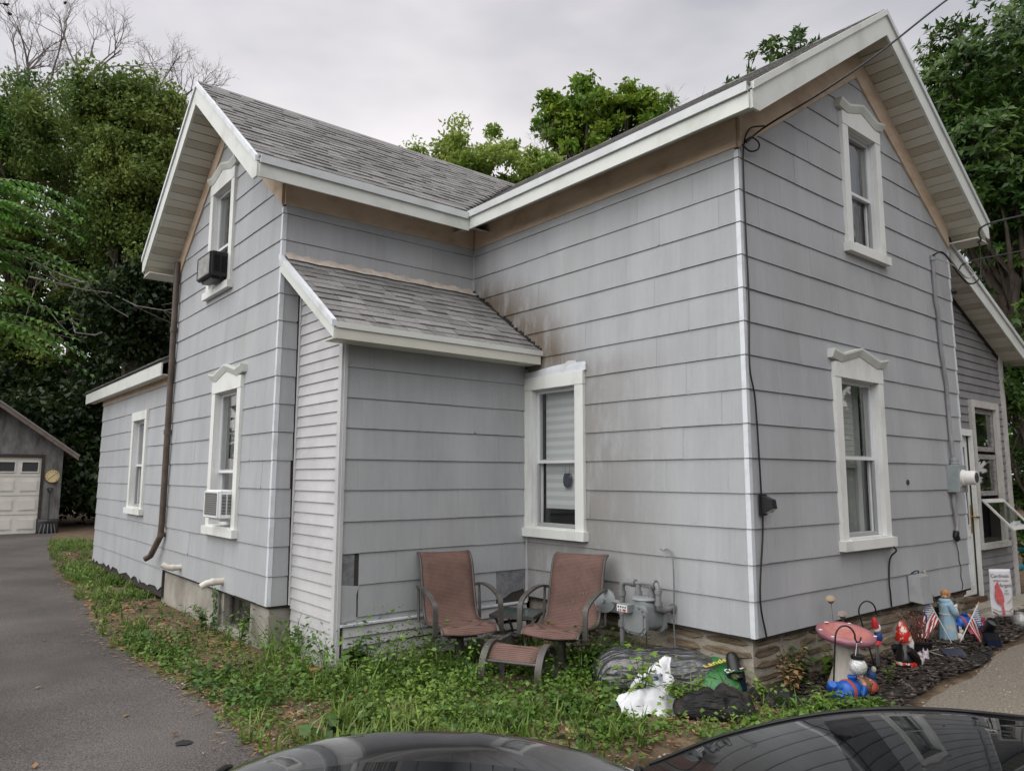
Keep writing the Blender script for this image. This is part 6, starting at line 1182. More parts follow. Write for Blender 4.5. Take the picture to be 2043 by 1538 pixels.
mb=MB(); mb.lathe([(.028,.0),(.026,.03),(.018,.07),(.004,.085)],c+np.array((-.012,0,.03)),12,axis=(-.25,0,1)); build('hat',mb,m_red,ch,smooth=50); mb=MB(); mb.ball(c+np.array((.0,0,.01)),.024,12,8); mb.ball(c+np.array((.03,-.01,.02)),(.012,.012,.03),8,6); build('face',mb,m_whi,ch,smooth=60); mb=MB(); mb.lathe([(.024,-.06),(.034,-.045),(.03,.0),(.015,.015)],c+np.array((.025,0,-.02)),12); build('coat',mb,m_blu,ch,smooth=50); mb=MB(); mb.lathe([(.036,-.03),(.03,-.01),(.02,.0)],c+np.array((.0,0,-.075)),8); build('skirt',mb,m_red,ch,smooth=30)
for k in range(4): mb=MB(); q=c+np.array((-.02+.016*k,.008*(k%2),-.10)); mb.tube([q,q+np.array((0,0,-.16-.02*(k%2)))],.006,8); build('tube',mb,m_steel,ch,smooth=60)
# garden gnomes (painted resin figures)
m_skin=mat('painted_skin',(.44,.20,.14),.5,.3,col2=(.50,.26,.19),nscale=14); m_beard=mat('brown_beard',(.15,.075,.04),.7,.2,col2=(.24,.13,.075),nscale=40,stretch=(1,1,1),bump=.5); m_bcoat=mat('gnome_blue',(.012,.085,.36),.4,.4,var=.15,nscale=9); m_lblue=mat('pale_blue_shirt',(.17,.34,.55),.5,.3); m_orange=mat('coral_red',(.46,.075,.04),.5,.3,var=.2,nscale=12)
def lying_gnome(label,x,y,rz,s,roll):
    t=thing('garden_gnome',label,'gnome',(x,y,float(H(x,y))+.02),rz); M=Matrix.Scale(s,4)@Matrix.Translation((0,0,.07))@Matrix.Rotation(roll,4,'X')
    def part(name,fn,m,sm=60):
        mb=MB(); fn(mb); mb.v=[tuple(M@Vector(v)) for v in mb.v]; return build(name,mb,m,t,smooth=sm,local=True)
    def coat(mb): mb.lathe([(.05,-.16),(.075,-.14),(.082,-.06),(.075,.0),(.05,.04)],(0,0,0),20,axis=(1,0,0),sx=1.,sy=.9)
    part('coat',coat,m_bcoat)
    for sg in (-1,1): part('leg',lambda mb,sg=sg:mb.tube([(-.12,sg*.035,0),(-.20,sg*.04,.0),(-.235,sg*.042,.012),(-.245,sg*.042,.045)],[.04,.042,.042,.03],12),m_bcoat)
    part('belt',lambda mb:mb.lathe([(.078,-.012),(.086,-.01),(.086,.012),(.078,.012)],(-.09,0,0),20,axis=(1,0,0),sy=.9),m_orange,40)
    part('shirt',lambda mb:mb.lathe([(.066,-.02),(.072,.0),(.05,.03)],(.02,0,0),18,axis=(1,0,0)),m_lblue)
    part('head',lambda mb:mb.ball((.105,0,.005),(.068,.06,.062),18,12),m_skin)
    part('nose',lambda mb:mb.ball((.105,.0,.075),(.013,.012,.016),10,8),m_skin)
    part('cheeks',lambda mb:(mb.ball((.095,.026,.06),(.014,.014,.012),10,6),mb.ball((.095,-.026,.06),(.014,.014,.012),10,6)),m_skin)
    part('eyes',lambda mb:(mb.ball((.123,.02,.062),(.006,.007,.006),8,6),mb.ball((.123,-.02,.062),(.006,.007,.006),8,6)),m_blk)
    def beard(mb):
        mb.lathe([(.004,-.11),(.03,-.085),(.055,-.04),(.064,.0),(.05,.02)],(.09,0,.022),18,axis=(1,0,0),sy=.95)
    part('beard',beard,m_beard); part('moustache',lambda mb:(mb.ball((.088,.02,.076),(.012,.026,.012),10,6),mb.ball((.088,-.02,.076),(.012,.026,.012),10,6)),m_beard)
    part('cap',lambda mb:mb.lathe([(.068,-.012),(.072,.0),(.066,.02),(.045,.06),(.02,.10),(.004,.12)],(.135,0,-.004),18,axis=(1,0,-.05)),m_orange)
    for sg in (-1,1):
        part('arm',lambda mb,sg=sg:mb.tube([(.02,sg*.062,.02),(-.02,sg*.075,.045),(.0,sg*.045,.082)],[.026,.025,.02],10),m_bcoat); part('hand',lambda mb,sg=sg:(mb.ball((.006,sg*.03,.09),(.018,.02,.013),10,6),[mb.tube([(.004+.008*k,sg*.022,.093),(.004+.008*k,sg*.004,.095),(.004+.008*k,sg*-.002,.088)],.0045,5) for k in range(-1,3)]),m_skin)
lying_gnome('gnome in blue coat lying below the birdbath',.53,-.48,math.atan2(-.30,.62)+.2,.92,R(38)); lying_gnome('distant red capped gnome lying behind the small flag',3.93,-.02,math.atan2(-.35,.6)+.1,.9,R(40))
sg_=thing('garden_gnome','standing gnome with peeling red hat and white beard','gnome',(1.62,-.34,float(H(1.62,-.34))),R(-20)); m_peel=mat('peeling_red',(.42,.018,.012),.35,.4,col2=(.62,.50,.42),nscale=22,sharp=(.53,.57)); m_blkg=mat('black_glaze',(.012,.011,.011),.2,.5,col2=(.4,.38,.36),nscale=24,sharp=(.68,.72)); m_wb=mat('white_beard',(.62,.60,.58),.5,.3,col2=(.4,.37,.35),nscale=18)
def gp(name,fn,m,sm=60): mb=MB(); fn(mb); return build(name,mb,m,sg_,smooth=sm,local=True)
gp('boots',lambda mb:(mb.ball((.05,.0,.03),(.06,.04,.035),14,8),mb.ball((.05,-.07,.03),(.06,.04,.035),14,8)),m_blkg); gp('coat',lambda mb:mb.lathe([(.08,.03),(.085,.08),(.075,.13),(.06,.19),(.045,.23)],(0,-.03,0),20,sx=.9),m_blkg); gp('trousers',lambda mb:mb.lathe([(.06,.02),(.082,.05),(.09,.09),(.07,.11)],(.01,-.03,0),20),m_peel)
gp('arm',lambda mb:mb.tube([(-.02,-.10,.20),(.02,-.12,.15),(.07,-.10,.10),(.10,-.08,.085)],[.03,.032,.026,.018],12),m_blkg); gp('arm',lambda mb:mb.tube([(-.02,.05,.20),(.02,.06,.14),(.06,.03,.11)],[.03,.03,.02],12),m_blkg); gp('hand',lambda mb:(mb.ball((.11,-.075,.088),(.022,.016,.018),10,8),[mb.tube([(.12,-.085+.008*k,.095),(.135,-.085+.008*k,.085),(.128,-.085+.008*k,.072)],.005,5) for k in range(4)]),m_wb)
gp('head',lambda mb:mb.ball((.02,-.03,.255),(.05,.05,.05),16,10),m_skin); gp('nose',lambda mb:mb.ball((.068,-.035,.258),.014,10,8),m_skin); gp('beard',lambda mb:mb.lathe([(.006,.10),(.035,.14),(.05,.20),(.054,.25),(.04,.28)],(.035,-.035,0),16,sx=.8),m_wb); gp('hat',lambda mb:mb.lathe([(.062,.0),(.064,.02),(.056,.06),(.036,.11),(.018,.145),(.004,.16)],(.0,-.03,.265),18,axis=(-.12,0,1)),m_peel)
fg=thing('cat_figurine','small lilac glazed animal figurines beside the red gnome','figurine',(2.0,-.36,float(H(2.0,-.36))),R(15)); m_lil=mat('lilac_glaze',(.33,.28,.31),.3,.5,col2=(.45,.40,.42),nscale=12)
mb=MB(); mb.ball((.04,0,.045),(.07,.04,.042),14,8); mb.ball((.11,.0,.075),(.03,.028,.03),12,8); mb.lathe([(.012,0),(.002,.03)],(.115,.016,.095),6); mb.lathe([(.012,0),(.002,.03)],(.115,-.016,.095),6); mb.tube([(-.03,0,.04),(-.07,.02,.05),(-.06,.03,.09)],.01,6); build('cat',mb,m_lil,fg,smooth=60,local=True); mb=MB(); mb.ball((-.10,.02,.05),(.045,.04,.05),12,8); mb.ball((-.10,.02,.10),(.028,.028,.028),12,8); mb.ball((-.07,.02,.105),(.008,.008,.01),8,6); build('owl',mb,m_lil,fg,smooth=60,local=True)
# pot with dead twigs
pt=thing('flower_pot','black plastic pot holding a withered brown plant','pot',(2.29,-.20,float(H(2.29,-.2)))); mb=MB(); mb.lathe([(.09,.0),(.115,.13),(.128,.135),(.128,.15),(.116,.15),(.112,.12),(.004,.115)],(0,0,0),24); build('pot',mb,m_blk,pt,smooth=35,local=True); mb=MB(); mb.lathe([(.11,.118),(.06,.128),(.002,.13)],(0,0,0),18); build('soil',mb,m_mulch,pt,local=True)
mb=MB(); r_=random.Random(6); V=[]
for i in range(34):
    a=r_.uniform(0,6.3); L_=r_.uniform(.12,.30); p=np.array((r_.uniform(-.06,.06),r_.uniform(-.06,.06),.12)); q=p+np.array((math.cos(a)*L_*.5,math.sin(a)*L_*.5,L_)); mb.tube([p,(p+q)/2+np.array((0,0,.02)),q],[.003,.0025,.001],4,cap=False)
    for k in range(4): V.append(leafquads((p+(q-p)*r_.uniform(.4,1.))[None],rdir(1),rdir(1),[.035],[.015]))
build('twig',mb,mat('red_brown_twig',(.13,.06,.045),.9,.1),pt,local=True,fix=False); polymesh('dead_leaf',np.concatenate(V),4,mat('red_dry_leaf',(.14,.055,.05),.8,.1,col2=(.22,.12,.09),nscale=30,island=.4),pt,local=True)['kind']='stuff'
# saint statue in pale blue robe
sf=thing('saint_statue','peeling pale blue robed saint statue with small animals','statue',(3.06,-.16,float(H(3.06,-.16))),R(-30)); m_robe=mat('peeling_blue',(.25,.38,.47),.55,.3,col2=(.45,.40,.30),nscale=13,sharp=(.55,.61),stretch=(1,1,.7)); m_hair=mat('ochre_hair',(.36,.17,.07),.6,.2,col2=(.50,.36,.25),nscale=30,sharp=(.5,.6)); m_plas=mat('worn_plaster',(.45,.40,.35),.7,.2,col2=(.56,.52,.48),nscale=15)
def sp_(name,fn,m,sm=60): mb=MB(); fn(mb); return build(name,mb,m,sf,smooth=sm,local=True)
def robe(mb):
    prof=[(.085,.03),(.09,.05),(.082,.12),(.074,.22),(.066,.30),(.070,.36),(.066,.40),(.045,.425),(.025,.435)]; i0=len(mb.v); mb.lathe(prof,(0,0,0),32)
    for k in range(i0,len(mb.v)):
        x,y,z=mb.v[k]; a=math.atan2(y,x); f=1+.07*math.sin(a*9)*max(0,(.33-z)/.3); mb.v[k]=(x*f*.95,y*f,z)
sp_('robe',robe,m_robe); sp_('hood',lambda mb:mb.lathe([(.05,.0),(.058,.015),(.052,.035),(.035,.042)],(-.01,0,.395),20),m_robe); sp_('belt',lambda mb:mb.lathe([(.069,.0),(.072,.006),(.069,.012)],(0,0,.285),24),m_plas)
for sg in (-1,1): sp_('sleeve',lambda mb,sg=sg:mb.tube([(-.01,sg*.06,.385),(.01,sg*.078,.32),(.045,sg*.06,.29),(.085,sg*.02,.315)],[.028,.032,.034,.026],14),m_robe)
sp_('hands',lambda mb:(mb.ball((.095,.012,.325),(.018,.015,.02),10,8),mb.ball((.095,-.012,.33),(.018,.015,.02),10,8)),m_plas); sp_('dove',lambda mb:(mb.ball((.095,.0,.355),(.028,.018,.02),12,8),mb.ball((.115,0,.372),(.011,.010,.011),10,6),mb.ball((.065,0,.35),(.02,.01,.006),8,6)),m_plas)
sp_('head',lambda mb:mb.ball((.012,0,.475),(.036,.032,.043),18,12),m_skin); sp_('nose',lambda mb:mb.ball((.048,0,.475),(.009,.006,.011),8,6),m_skin); sp_('hair',lambda mb:(mb.ball((-.004,0,.487),(.040,.038,.038),16,10),mb.ball((-.016,0,.46),(.03,.034,.03),14,8)),m_hair); sp_('beard',lambda mb:mb.ball((.030,0,.447),(.018,.021,.02),12,8),m_hair); sp_('eyes',lambda mb:(mb.ball((.044,.012,.484),.004,6,5),mb.ball((.044,-.012,.484),.004,6,5)),m_blk)
sp_('base',lambda mb:mb.lathe([(.105,.0),(.11,.02),(.10,.035),(.004,.037)],(0,0,0),24),m_plas); sp_('rabbit',lambda mb:(mb.ball((.10,-.04,.07),(.035,.028,.045),12,8),mb.ball((.115,-.04,.125),(.022,.02,.022),12,8),mb.ball((.105,-.05,.155),(.007,.006,.022),8,6),mb.ball((.105,-.03,.155),(.007,.006,.022),8,6)),m_plas); sp_('lamb',lambda mb:(mb.ball((.10,.06,.055),(.045,.03,.032),12,8),mb.ball((.145,.065,.085),(.02,.016,.018),10,8),[mb.tube([(.08+.04*k,.05+.02*j,.05),(.08+.04*k,.05+.02*j,.01)],.008,6) for k in (0,1) for j in (0,1)]),m_plas)
# flags on sticks
def flag(label,p0,p1,L_,Hh,hang,seed,mpole,tip):
    p0,p1=np.array(p0,float),np.array(p1,float); t=thing('small_flag',label,'flag',tuple(p0),0,'small stars and stripes flags'); mb=MB(); mb.tube([p0,p1],.005,8); build('stick',mb,mpole,t,smooth=60)
    mb=MB(); mb.lathe([(.005,0),(.008,.008),(.006,.02),(.001,.03)],p1,8,axis=(p1-p0)); build('finial',mb,tip,t,smooth=50)
    e=(p0-p1)/np.linalg.norm(p0-p1); h=unit(np.array(hang,float)[None])[0]; nrm=np.cross(e,h); nrm/=np.linalg.norm(nrm); nu,nv=26,26
    def P_(i,j):                       # i along stripes (fly), j down the hoist
        u,v=i/nu*L_,j/nv*Hh; k=u/L_; fold=.028*math.sin(3.2*v/Hh*PI+k*5+seed)*min(1,k*2.2)
        return p1+e*(.02+v*(1-.25*k))+h*u*(1-.08*k)+np.array((0,0,-.22*u*k))+nrm*fold
    sets={'red':MB(),'white':MB(),'blue':MB()}
    for i in range(nu):
        for j in range(nv):
            c='blue' if (i<nu*.4 and j<nv*7/13) else ('red' if (j//2)%2==0 else 'white'); sets[c].poly([P_(i,j),P_(i+1,j),P_(i+1,j+1),P_(i,j+1)])
    for c,nm,m in (('red','red_stripes',m_red),('white','white_stripes',m_whi),('blue','canton',m_blu)):
        o=build(nm,sets[c],m,t,fix=False); so_=o.modifiers.new('thick','SOLIDIFY'); so_.thickness=.0015
    mb=MB()
    for r in range(9):
        for k in range(6-(r%2)):
            i=.7+1.6*k+.8*(r%2); j=.9+1.45*r; a=P_(i,j)
            for sg in (1,-1):
                o=nrm*.0022*sg; u=h*.0075; v=e*.0075; mb.poly([a+o+u*math.cos(q)+v*math.sin(q) for q in np.linspace(0,2*PI,6)[:-1]])
    tag(build('stars',mb,m_whi,t,fix=False),kind='stuff')
m_stickw=mat('white_stick',(.62,.62,.61),.4,.4); m_stickb=mat('wood_stick',(.42,.32,.2),.6,.2); m_gold=mat('gold_tip',(.5,.30,.08),.35,.5,metal=.6)
flag('flag drooping from a white stick between pot and saint statue',(2.95,-.25,-.42),(2.77,-.10,.05),.34,.22,(-.35,.28,-.95),1.0,m_stickw,m_stickw); flag('small flag on a gold tipped stick right of the saint statue',(2.99,-.265,-.42),(3.166,-.406,-.02),.34,.20,(.30,-.24,-.95),2.4,m_stickw,m_gold)
# garden flag with a red cardinal
gf=thing('garden_flag','white garden flag with red cardinal and script lettering','flag',(4.11,-.305,float(H(4.11,-.305)))); A=np.array((4.035,-.245,0)); B=np.array((4.19,-.37,0)); ud=(B-A)/np.linalg.norm(B-A); nd=np.array((ud[1],-ud[0],0)); nd=nd if nd@VF<0 else -nd; Wf=.235; zt,zb=.235,-.25; O=(A+B)/2
FF=lambda u,z,d=0.:O+ud*u+nd*d+np.array((0,0,z))
mb=MB(); mb.grid([[FF(u,z,.006*math.sin(z*14+u*9)) for u in np.linspace(-Wf/2,Wf/2,9)] for z in np.linspace(zb,zt,15)]); o=build('banner',mb,mat('banner_cloth',(.56,.55,.57),.7,.2,var=.03,nscale=8),gf,smooth=60,fix=False); so_=o.modifiers.new('thick','SOLIDIFY'); so_.thickness=.002
mb=MB(); mb.tube([FF(.02,-.45,-.012),FF(.02,zb,-.012),FF(Wf/2+.03,zb-.0,-.012) if 0 else FF(.02,zt-.02,-.012)],.004,6); mb.tube([FF(-Wf/2-.05,zt+.03,-.01),FF(-Wf/2-.055,zt+.005,-.01),FF(-Wf/2-.03,zt-.008,-.01),FF(Wf/2+.02,zt+.0,-.01),FF(Wf/2+.045,zt+.02,-.01)],.004,6); build('stand',mb,m_blk,gf,smooth=60)
m_card=mat('cardinal_red',(.46,.08,.085),.6,col2=(.60,.27,.25),nscale=50,sharp=(.5,.75)); bird=[(-.055,.055),(-.045,.075),(-.02,.115),(-.012,.075),(.0,.04),(.02,.0),(.035,-.05),(.035,-.095),(.025,-.125),(.04,-.235),(.012,-.24),(.005,-.14),(-.035,-.11),(-.055,-.07),(-.06,-.02),(-.05,.02)]
bird=[(u-.015,z+.0) for u,z in bird]; mb=MB(); mb.hull([FF(u,z-.0,.009) for u,z in bird],[FF(u,z,.011) for u,z in bird]); build('cardinal_print',mb,m_card,gf)
m_ink=mat('grey_ink',(.16,.15,.16),.7); m_twg=mat('print_brown',(.25,.17,.11),.7)
mb=MB(); mb.tube([FF(-.11,-.17,.010),FF(-.04,-.20,.010),FF(.03,-.19,.010),FF(.11,-.22,.010)],.003,4); mb.tube([FF(.05,-.12,.010),FF(.11,-.06,.010)],.003,4); mb.tube([FF(-.11,-.2,.010),FF(-.07,-.22,.010),FF(-.05,-.24,.010)],.006,4); mb.tube([FF(.07,-.19,.010),FF(.10,-.17,.010)],.006,4); build('twig_print',mb,m_twg,gf)
ang=math.atan2(ud[1],ud[0])
for s,u,z,sz in (('Cardinals',-.01,.165,.052),('APPEAR WHEN',.0,.115,.024),('Angels',.045,.068,.052),('ARE',.05,.012,.02),('NEAR',.05,-.018,.02)): text(s,'lettering',gf,Vector(FF(u,z,.010))-gf.location,sz,m_ink,(R(90),0,ang),.0006)
# bell stake, flower stakes, solar panel, glass jar, pinwheel
bs=thing('bell_stake','brass bell ornament on a thin stake with black solar box','garden stake',(3.12,-.11,float(H(3.12,-.11)))); mb=MB(); mb.tube([(3.12,-.11,-.45),(3.07,-.075,-.05),(3.005,-.022,.13)],.004,6); build('stake',mb,m_steel,bs,smooth=60); mb=MB(); mb.lathe([(.042,.0),(.035,.02),(.026,.06),(.016,.10),(.004,.115)],(3.0,-.02,.125),16,axis=(-.15,.1,1)); build('bell',mb,mat('brass_bell',(.42,.36,.20),.3,.6,metal=.7),bs,smooth=50)
mb=MB(); 
for a in range(5): q=R(72*a); mb.ball((2.985+.02*math.cos(q),-.01,.25+.02*math.sin(q)),(.014,.008,.014),8,6)
build('finial',mb,mat('straw_bow',(.45,.40,.24),.6),bs,smooth=60); mb=MB(); mb.box((3.05,-.13,-.20),(3.13,-.06,-.08),rz=R(-20)); build('solar_box',mb,m_blk,bs); mb=MB(); mb.box((3.075,-.148,-.16),(3.10,-.1445,-.12),rz=R(-20),c=(3.09,-.095)); build('label',mb,m_wpr,bs)
def fstake(label,x,y,h,m,seed):
    t=thing('flower_stake',label,'garden stake',(x,y,float(H(x,y))),0); mb=MB(); mb.tube([(.05,-.03,-.05),(.02,-.01,h*.6),(0,0,h)],.004,6); build('stem',mb,m_pipe,t,smooth=60,local=True); mb=MB(); mb.lathe([(.003,.0),(.02,.015),(.03,.045),(.036,.055),(.03,.05),(.004,.02)],(0,0,h),10,axis=(-.5,-.2,.8)); build('bloom',mb,m,t,smooth=40,local=True)
fstake('faded tan metal flower stake rising above the birdbath',.93,-.11,.60,mat('faded_tan',(.36,.28,.20),.6,.3,var=.2,nscale=20),1); fstake('lower faded flower stake right of the tan one',1.05,-.14,.47,mat('faded_grey_petal',(.30,.25,.22),.6,.3),2)
so2=thing('solar_light','dark blue solar panel lying on the mulch','solar panel',(2.36,-.47,float(H(2.36,-.47))+.03),R(-35)); mb=MB(); mb.hull([(-.10,-.06,.0),(.10,-.06,.0),(.10,.06,.06),(-.10,.06,.06)],[(-.10,-.064,.012),(.10,-.064,.012),(.10,.056,.072),(-.10,.056,.072)]); build('panel',mb,mat('solar_blue',(.008,.012,.03),.12,.6),so2,local=True); mb=MB(); mb.lathe([(.03,.0),(.034,.02),(.034,.06),(.02,.07)],(-.13,.03,.0),12,axis=(-1,.2,.3)); mb.tube([(.10,.0,.03),(.2,-.03,.0),(.28,-.05,-.02)],.006,6); build('lamp',mb,m_blk,so2,smooth=40,local=True)
cable('cord','pale cord trailing over the mulch from the solar panel',[(1.9,-.30,-.37),(2.0,-.35,-.36),(2.15,-.26,-.35),(2.4,-.25,-.36),(2.55,-.2,-.37),(2.75,-.22,-.38)],.005,'cord',mat('pale_cord',(.30,.27,.22),.8))
cable('cord','thin pale cord looped in front of the flags',[(2.22,-.43,-.36),(2.15,-.36,-.33),(2.3,-.3,-.35),(2.55,-.33,-.36),(2.75,-.36,-.37)],.004,'cord',mat('pale_cord',(.30,.27,.22),.8))
pw=thing('pinwheel','faded red pinwheel lying behind the small flag','pinwheel',(3.55,-.28,float(H(3.55,-.28))+.07),R(-35))
for k in range(6):
    a=R(60*k); mb=MB(); c,s=math.cos(a),math.sin(a); c2,s2=math.cos(a+.7),math.sin(a+.7); mb.hull([(0,0,.0),(c*.13,.01,s*.13+.03),(c2*.13,-.03,s2*.13+.03)],[(0,-.004,.0),(c*.13,.006,s*.13+.03),(c2*.13,-.034,s2*.13+.03)]); build('vane',mb,mat('foil_red',(.36,.03,.07),.35,.5,col2=(.5,.1,.13),nscale=20),pw,local=True)
jr=thing('glass_jar','glass jar with pale contents standing at the right edge','jar',(4.47,-.36,float(H(4.47,-.36)))); mb=MB(); mb.lathe([(.06,.0),(.085,.03),(.09,.09),(.075,.14),(.05,.155),(.05,.175)],(0,0,0),20); build('body',mb,mat('jar_glass',(.22,.22,.215),.1,.7,col2=(.36,.35,.34),nscale=16),jr,smooth=60,local=True); mb=MB(); mb.ball((-.02,-.04,.05),(.035,.03,.04),10,8); build('contents',mb,m_plas,jr,smooth=60,local=True)
# blue chair partly seen at the right edge, birds in the dead tree
bc=thing('garden_chair','turquoise plastic garden chair behind the corner post','chair',(7.15,.55,G0),R(-30)); m_teal=mat('teal_plastic',(.012,.16,.22),.4,.4)
mb=MB(); mb.box((-.25,-.25,.38),(.25,.25,.41)); build('seat',mb,m_teal,bc,local=True)
for k in range(5): mb=MB(); mb.hull([(-.24+.1*k,.22,.41),(-.16+.1*k,.22,.41),(-.16+.1*k,.25,.41),(-.24+.1*k,.25,.41)],[(-.25+.102*k,.34,1.0),(-.165+.102*k,.34,1.0),(-.165+.102*k,.37,1.0),(-.25+.102*k,.37,1.0)]); build('back_slat',mb,m_teal,bc,local=True)
for sx in (-1,1):
    for sy in (-1,1): mb=MB(); mb.tube([(sx*.22,sy*.22,.38),(sx*.25,sy*.26,.0)],.025,6); build('leg',mb,m_teal,bc,local=True)
    mb=MB(); mb.box((sx*.27-.03,-.26,.60),(sx*.27+.03,.28,.63)); mb.box((sx*.27-.02,-.25,.05),(sx*.27+.02,-.20,.60)); build('armrest',mb,m_teal,bc,local=True)
for i,(u,v,l) in enumerate(((11,9,'dark bird perched at the very top left'),(19,28,'dark bird perched just below the corner bird'),(130,6,'lone dark bird perched on the dead middle branch'))):
    p=at(u,v,29.3); t=thing('bird',l,'bird',tuple(p),i*.9,'birds in the dead tree'); mb=MB(); mb.ball((0,0,.0),(.10,.055,.06),12,8); mb.ball((.09,0,.05),.04,10,8); mb.lathe([(.012,0),(.001,.04)],(.125,0,.05),6,axis=(1,0,0)); build('body',mb,m_blk,t,smooth=60,local=True); mb=MB(); mb.hull([(-.08,-.025,.0),(-.08,.025,.0),(-.2,.03,-.05),(-.2,-.03,-.05)],[(-.08,-.025,-.012),(-.08,.025,-.012),(-.2,.03,-.06),(-.2,-.03,-.06)]); build('tail',mb,m_blk,t,local=True)
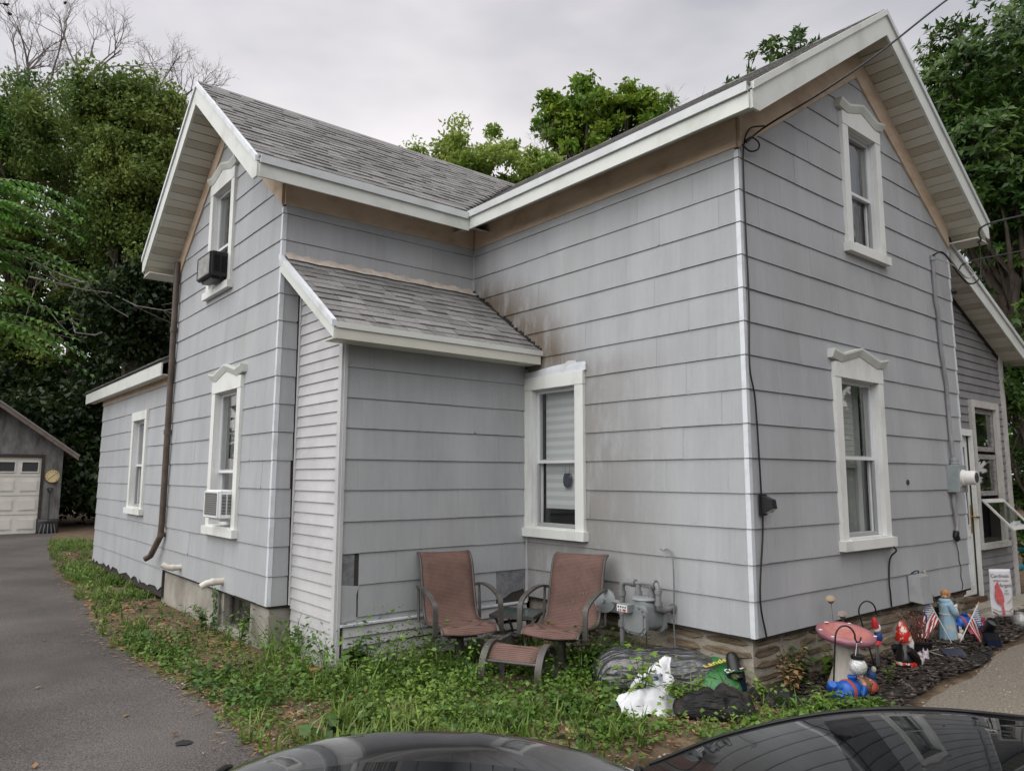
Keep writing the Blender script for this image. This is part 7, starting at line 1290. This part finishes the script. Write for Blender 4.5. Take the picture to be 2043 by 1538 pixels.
# ------------------------------------------------------------------ parked cars
m_paint=mat('black_car_paint',(.008,.008,.010),.16,.35,coat=.8); m_cglass=mat('car_glass',(.006,.007,.008),.02,.6); m_chrome=mat('chrome',(.5,.51,.53),.12,.5,metal=1.); m_tyre=mat('tyre_rubber',(.015,.015,.015),.8,.2); m_seal=mat('window_seal',(.006,.006,.006),.5,.3)
def car(label,P0,fwd,Lf,Wd,Ht,belt,prof,glass,name='parked_car',rwf=.62,crown=.05):
    """P0 ground point under the middle; prof: (x, top height) along the length; glass: windshield and rear window x ranges"""
    f=np.array((fwd[0],fwd[1],0.)); f/=np.linalg.norm(f); rz=math.atan2(f[1],f[0]); t=thing(name,label,'car',P0,rz,'black cars parked in front of the yard'); xs=np.linspace(-Lf/2,Lf/2,90); px,pz=zip(*prof); top=hermite(px,pz,xs)
    end=np.clip(np.minimum(xs+Lf/2,Lf/2-xs)/.55,0,1); wf=1-.16*(1-end)**2.2; n=27; G=np.zeros((90,n,3))
    for i,x in enumerate(xs):
        zt=top[i]; zb=min(belt,zt-.012); hw=Wd/2*wf[i]; k=np.clip((zt-belt)/(Ht-belt),0,1); rw=hw*(1-(1-rwf)*k)
        S=[(hw*.90,.17),(hw*.985,.26),(hw,.42),(hw*1.0,.58),(hw*.985,zb-.10 if zb>.72 else .62),(hw*.955,zb-.015),(hw*.95,zb)]
        S+=[(hw*.95+(rw-hw*.95)*q,zb+(zt-crown*k-.006-zb)*q) for q in (.33,.66,1.)]; c0=crown*k+.006; m_=4
        S+=[(rw*(1-(j/m_)),zt-c0*(1-j/m_)**2.4) for j in range(1,m_)]+[(0,zt)]
        S=S[:13]+[(0,zt)]; S=S[:14]; pts=S+[(-a,b) for a,b in S[-2::-1]]
        for j,(a,b) in enumerate(pts[:n]): G[i,j]=(x,a,b)
    def sub(nm,sel,m,par=t):
        mb=MB(); mb.v=[tuple(p) for p in G.reshape(-1,3)]; mb.f=[(i*n+j,i*n+j+1,(i+1)*n+j+1,(i+1)*n+j) for i in range(89) for j in range(n-1) if sel(xs[i],j)]
        if mb.f: return build(nm,mb,m,par,smooth=60,local=True,fix=False)
    (w0,w1),(r0,r1),pil=glass; side=lambda j:j in (6,7,8) or j in (17,18,19); up=lambda j:9<=j<=16
    inw=lambda x:w0<=x<=w1 and True; inr=lambda x:r0<=x<=r1
    sidex=lambda x:r0+.18<x<w1-.22 and not any(abs(x-p)<.045 for p in pil)
    pano=lambda x,j:pil[0]-.62<x<pil[0]+.72 and 10<=j<=15
    sub('windshield',lambda x,j:up(j) and inw(x),m_cglass); sub('rear_window',lambda x,j:up(j) and inr(x),m_cglass); sub('side_window',lambda x,j:side(j) and sidex(x) and j<13,m_cglass); sub('side_window',lambda x,j:side(j) and sidex(x) and j>13,m_cglass); sub('sunroof',lambda x,j:pano(x,j),m_cglass)
    sub('body',lambda x,j:not(up(j) and (inw(x) or inr(x))) and not(side(j) and sidex(x)) and not pano(x,j),m_paint)
    for i0 in (0,89):
        mb=MB(); mb.poly([tuple(G[i0,j]) for j in range(n)]); build('bumper',mb,m_paint,t,local=True,fix=False)
    for sy in (-1,1):
        for x in (Lf/2-.82,-Lf/2+.80):
            wl=build_empty_part('wheel',t); c=(x,sy*(Wd/2-.13),.31); mb=MB(); mb.lathe([(.20,-.10),(.29,-.105),(.315,-.08),(.315,.08),(.29,.105),(.20,.10)],c,28,axis=(0,1,0)); build('tyre',mb,m_tyre,wl,smooth=40,local=True); mb=MB(); mb.lathe([(.001,.06),(.05,.085),(.20,.07),(.20,-.07),(.001,-.06)],c,20,axis=(0,sy,0)); build('rim',mb,m_chrome,wl,smooth=40,local=True)
        mb=MB(); mb.ball((Lf/2-.16,sy*(Wd/2-.30),.66),(.10,.17,.06),14,8); build('headlight',mb,mat('headlamp',(.35,.36,.37),.08,.6),t,smooth=60,local=True); mb=MB(); mb.ball((-Lf/2+.08,sy*(Wd/2-.26),.78),(.07,.15,.07),14,8); build('taillight',mb,mat('tail_red',(.20,.008,.01),.15,.6),t,smooth=60,local=True)
        mb=MB(); mb.ball((w1-.35,sy*(Wd/2+.10),belt+.04),(.06,.11,.07),14,8); build('mirror',mb,m_paint,t,smooth=60,local=True)
        k=[i for i in range(90) if r0+.05<xs[i]<w1-.15]; mb=MB(); mb.tube([tuple(G[i,9 if sy>0 else 17]+np.array((0,sy*.004,.004))) for i in k],.008,6); build('roof_trim',mb,m_seal,t,smooth=60,local=True)
    return t
def ground_at(al,la): return CAM+VF*al+VR*la
def place_car(label,al,la,fwd,zg,*a,**k): p=ground_at(al,la); return car(label,(p[0],p[1],zg),fwd,*a,**k)
hat=[(-2.0,.55),(-1.95,.80),(-1.82,.98),(-1.62,1.20),(-1.36,1.375),(-.9,1.415),(-.3,1.42),(.25,1.38),(.62,1.22),(1.0,1.0),(1.4,.93),(1.85,.80),(2.0,.55)]
place_car('black hatchback whose rounded roof shows at the bottom centre',.55,-.19,-VF,-.815,4.0,1.44,1.42,.92,hat,((.42,1.02),(-1.86,-1.34),(-.45,)),rwf=.66,crown=.09)
sed=[(-2.2,.55),(-2.15,.70),(-1.9,.78),(-1.6,.86),(-1.15,1.13),(-.65,1.32),(-.1,1.36),(.35,1.30),(.75,1.12),(1.1,.98),(1.6,.90),(2.1,.74),(2.2,.55)]
a_=R(14); place_car('black car with long curved roof filling the lower right',2.55,1.92,VR*math.cos(a_)-VF*math.sin(a_),-1.08,4.4,1.70,1.36,.90,sed,((.30,1.08),(-1.6,-.62),(-.15,)),rwf=.72,crown=.05)
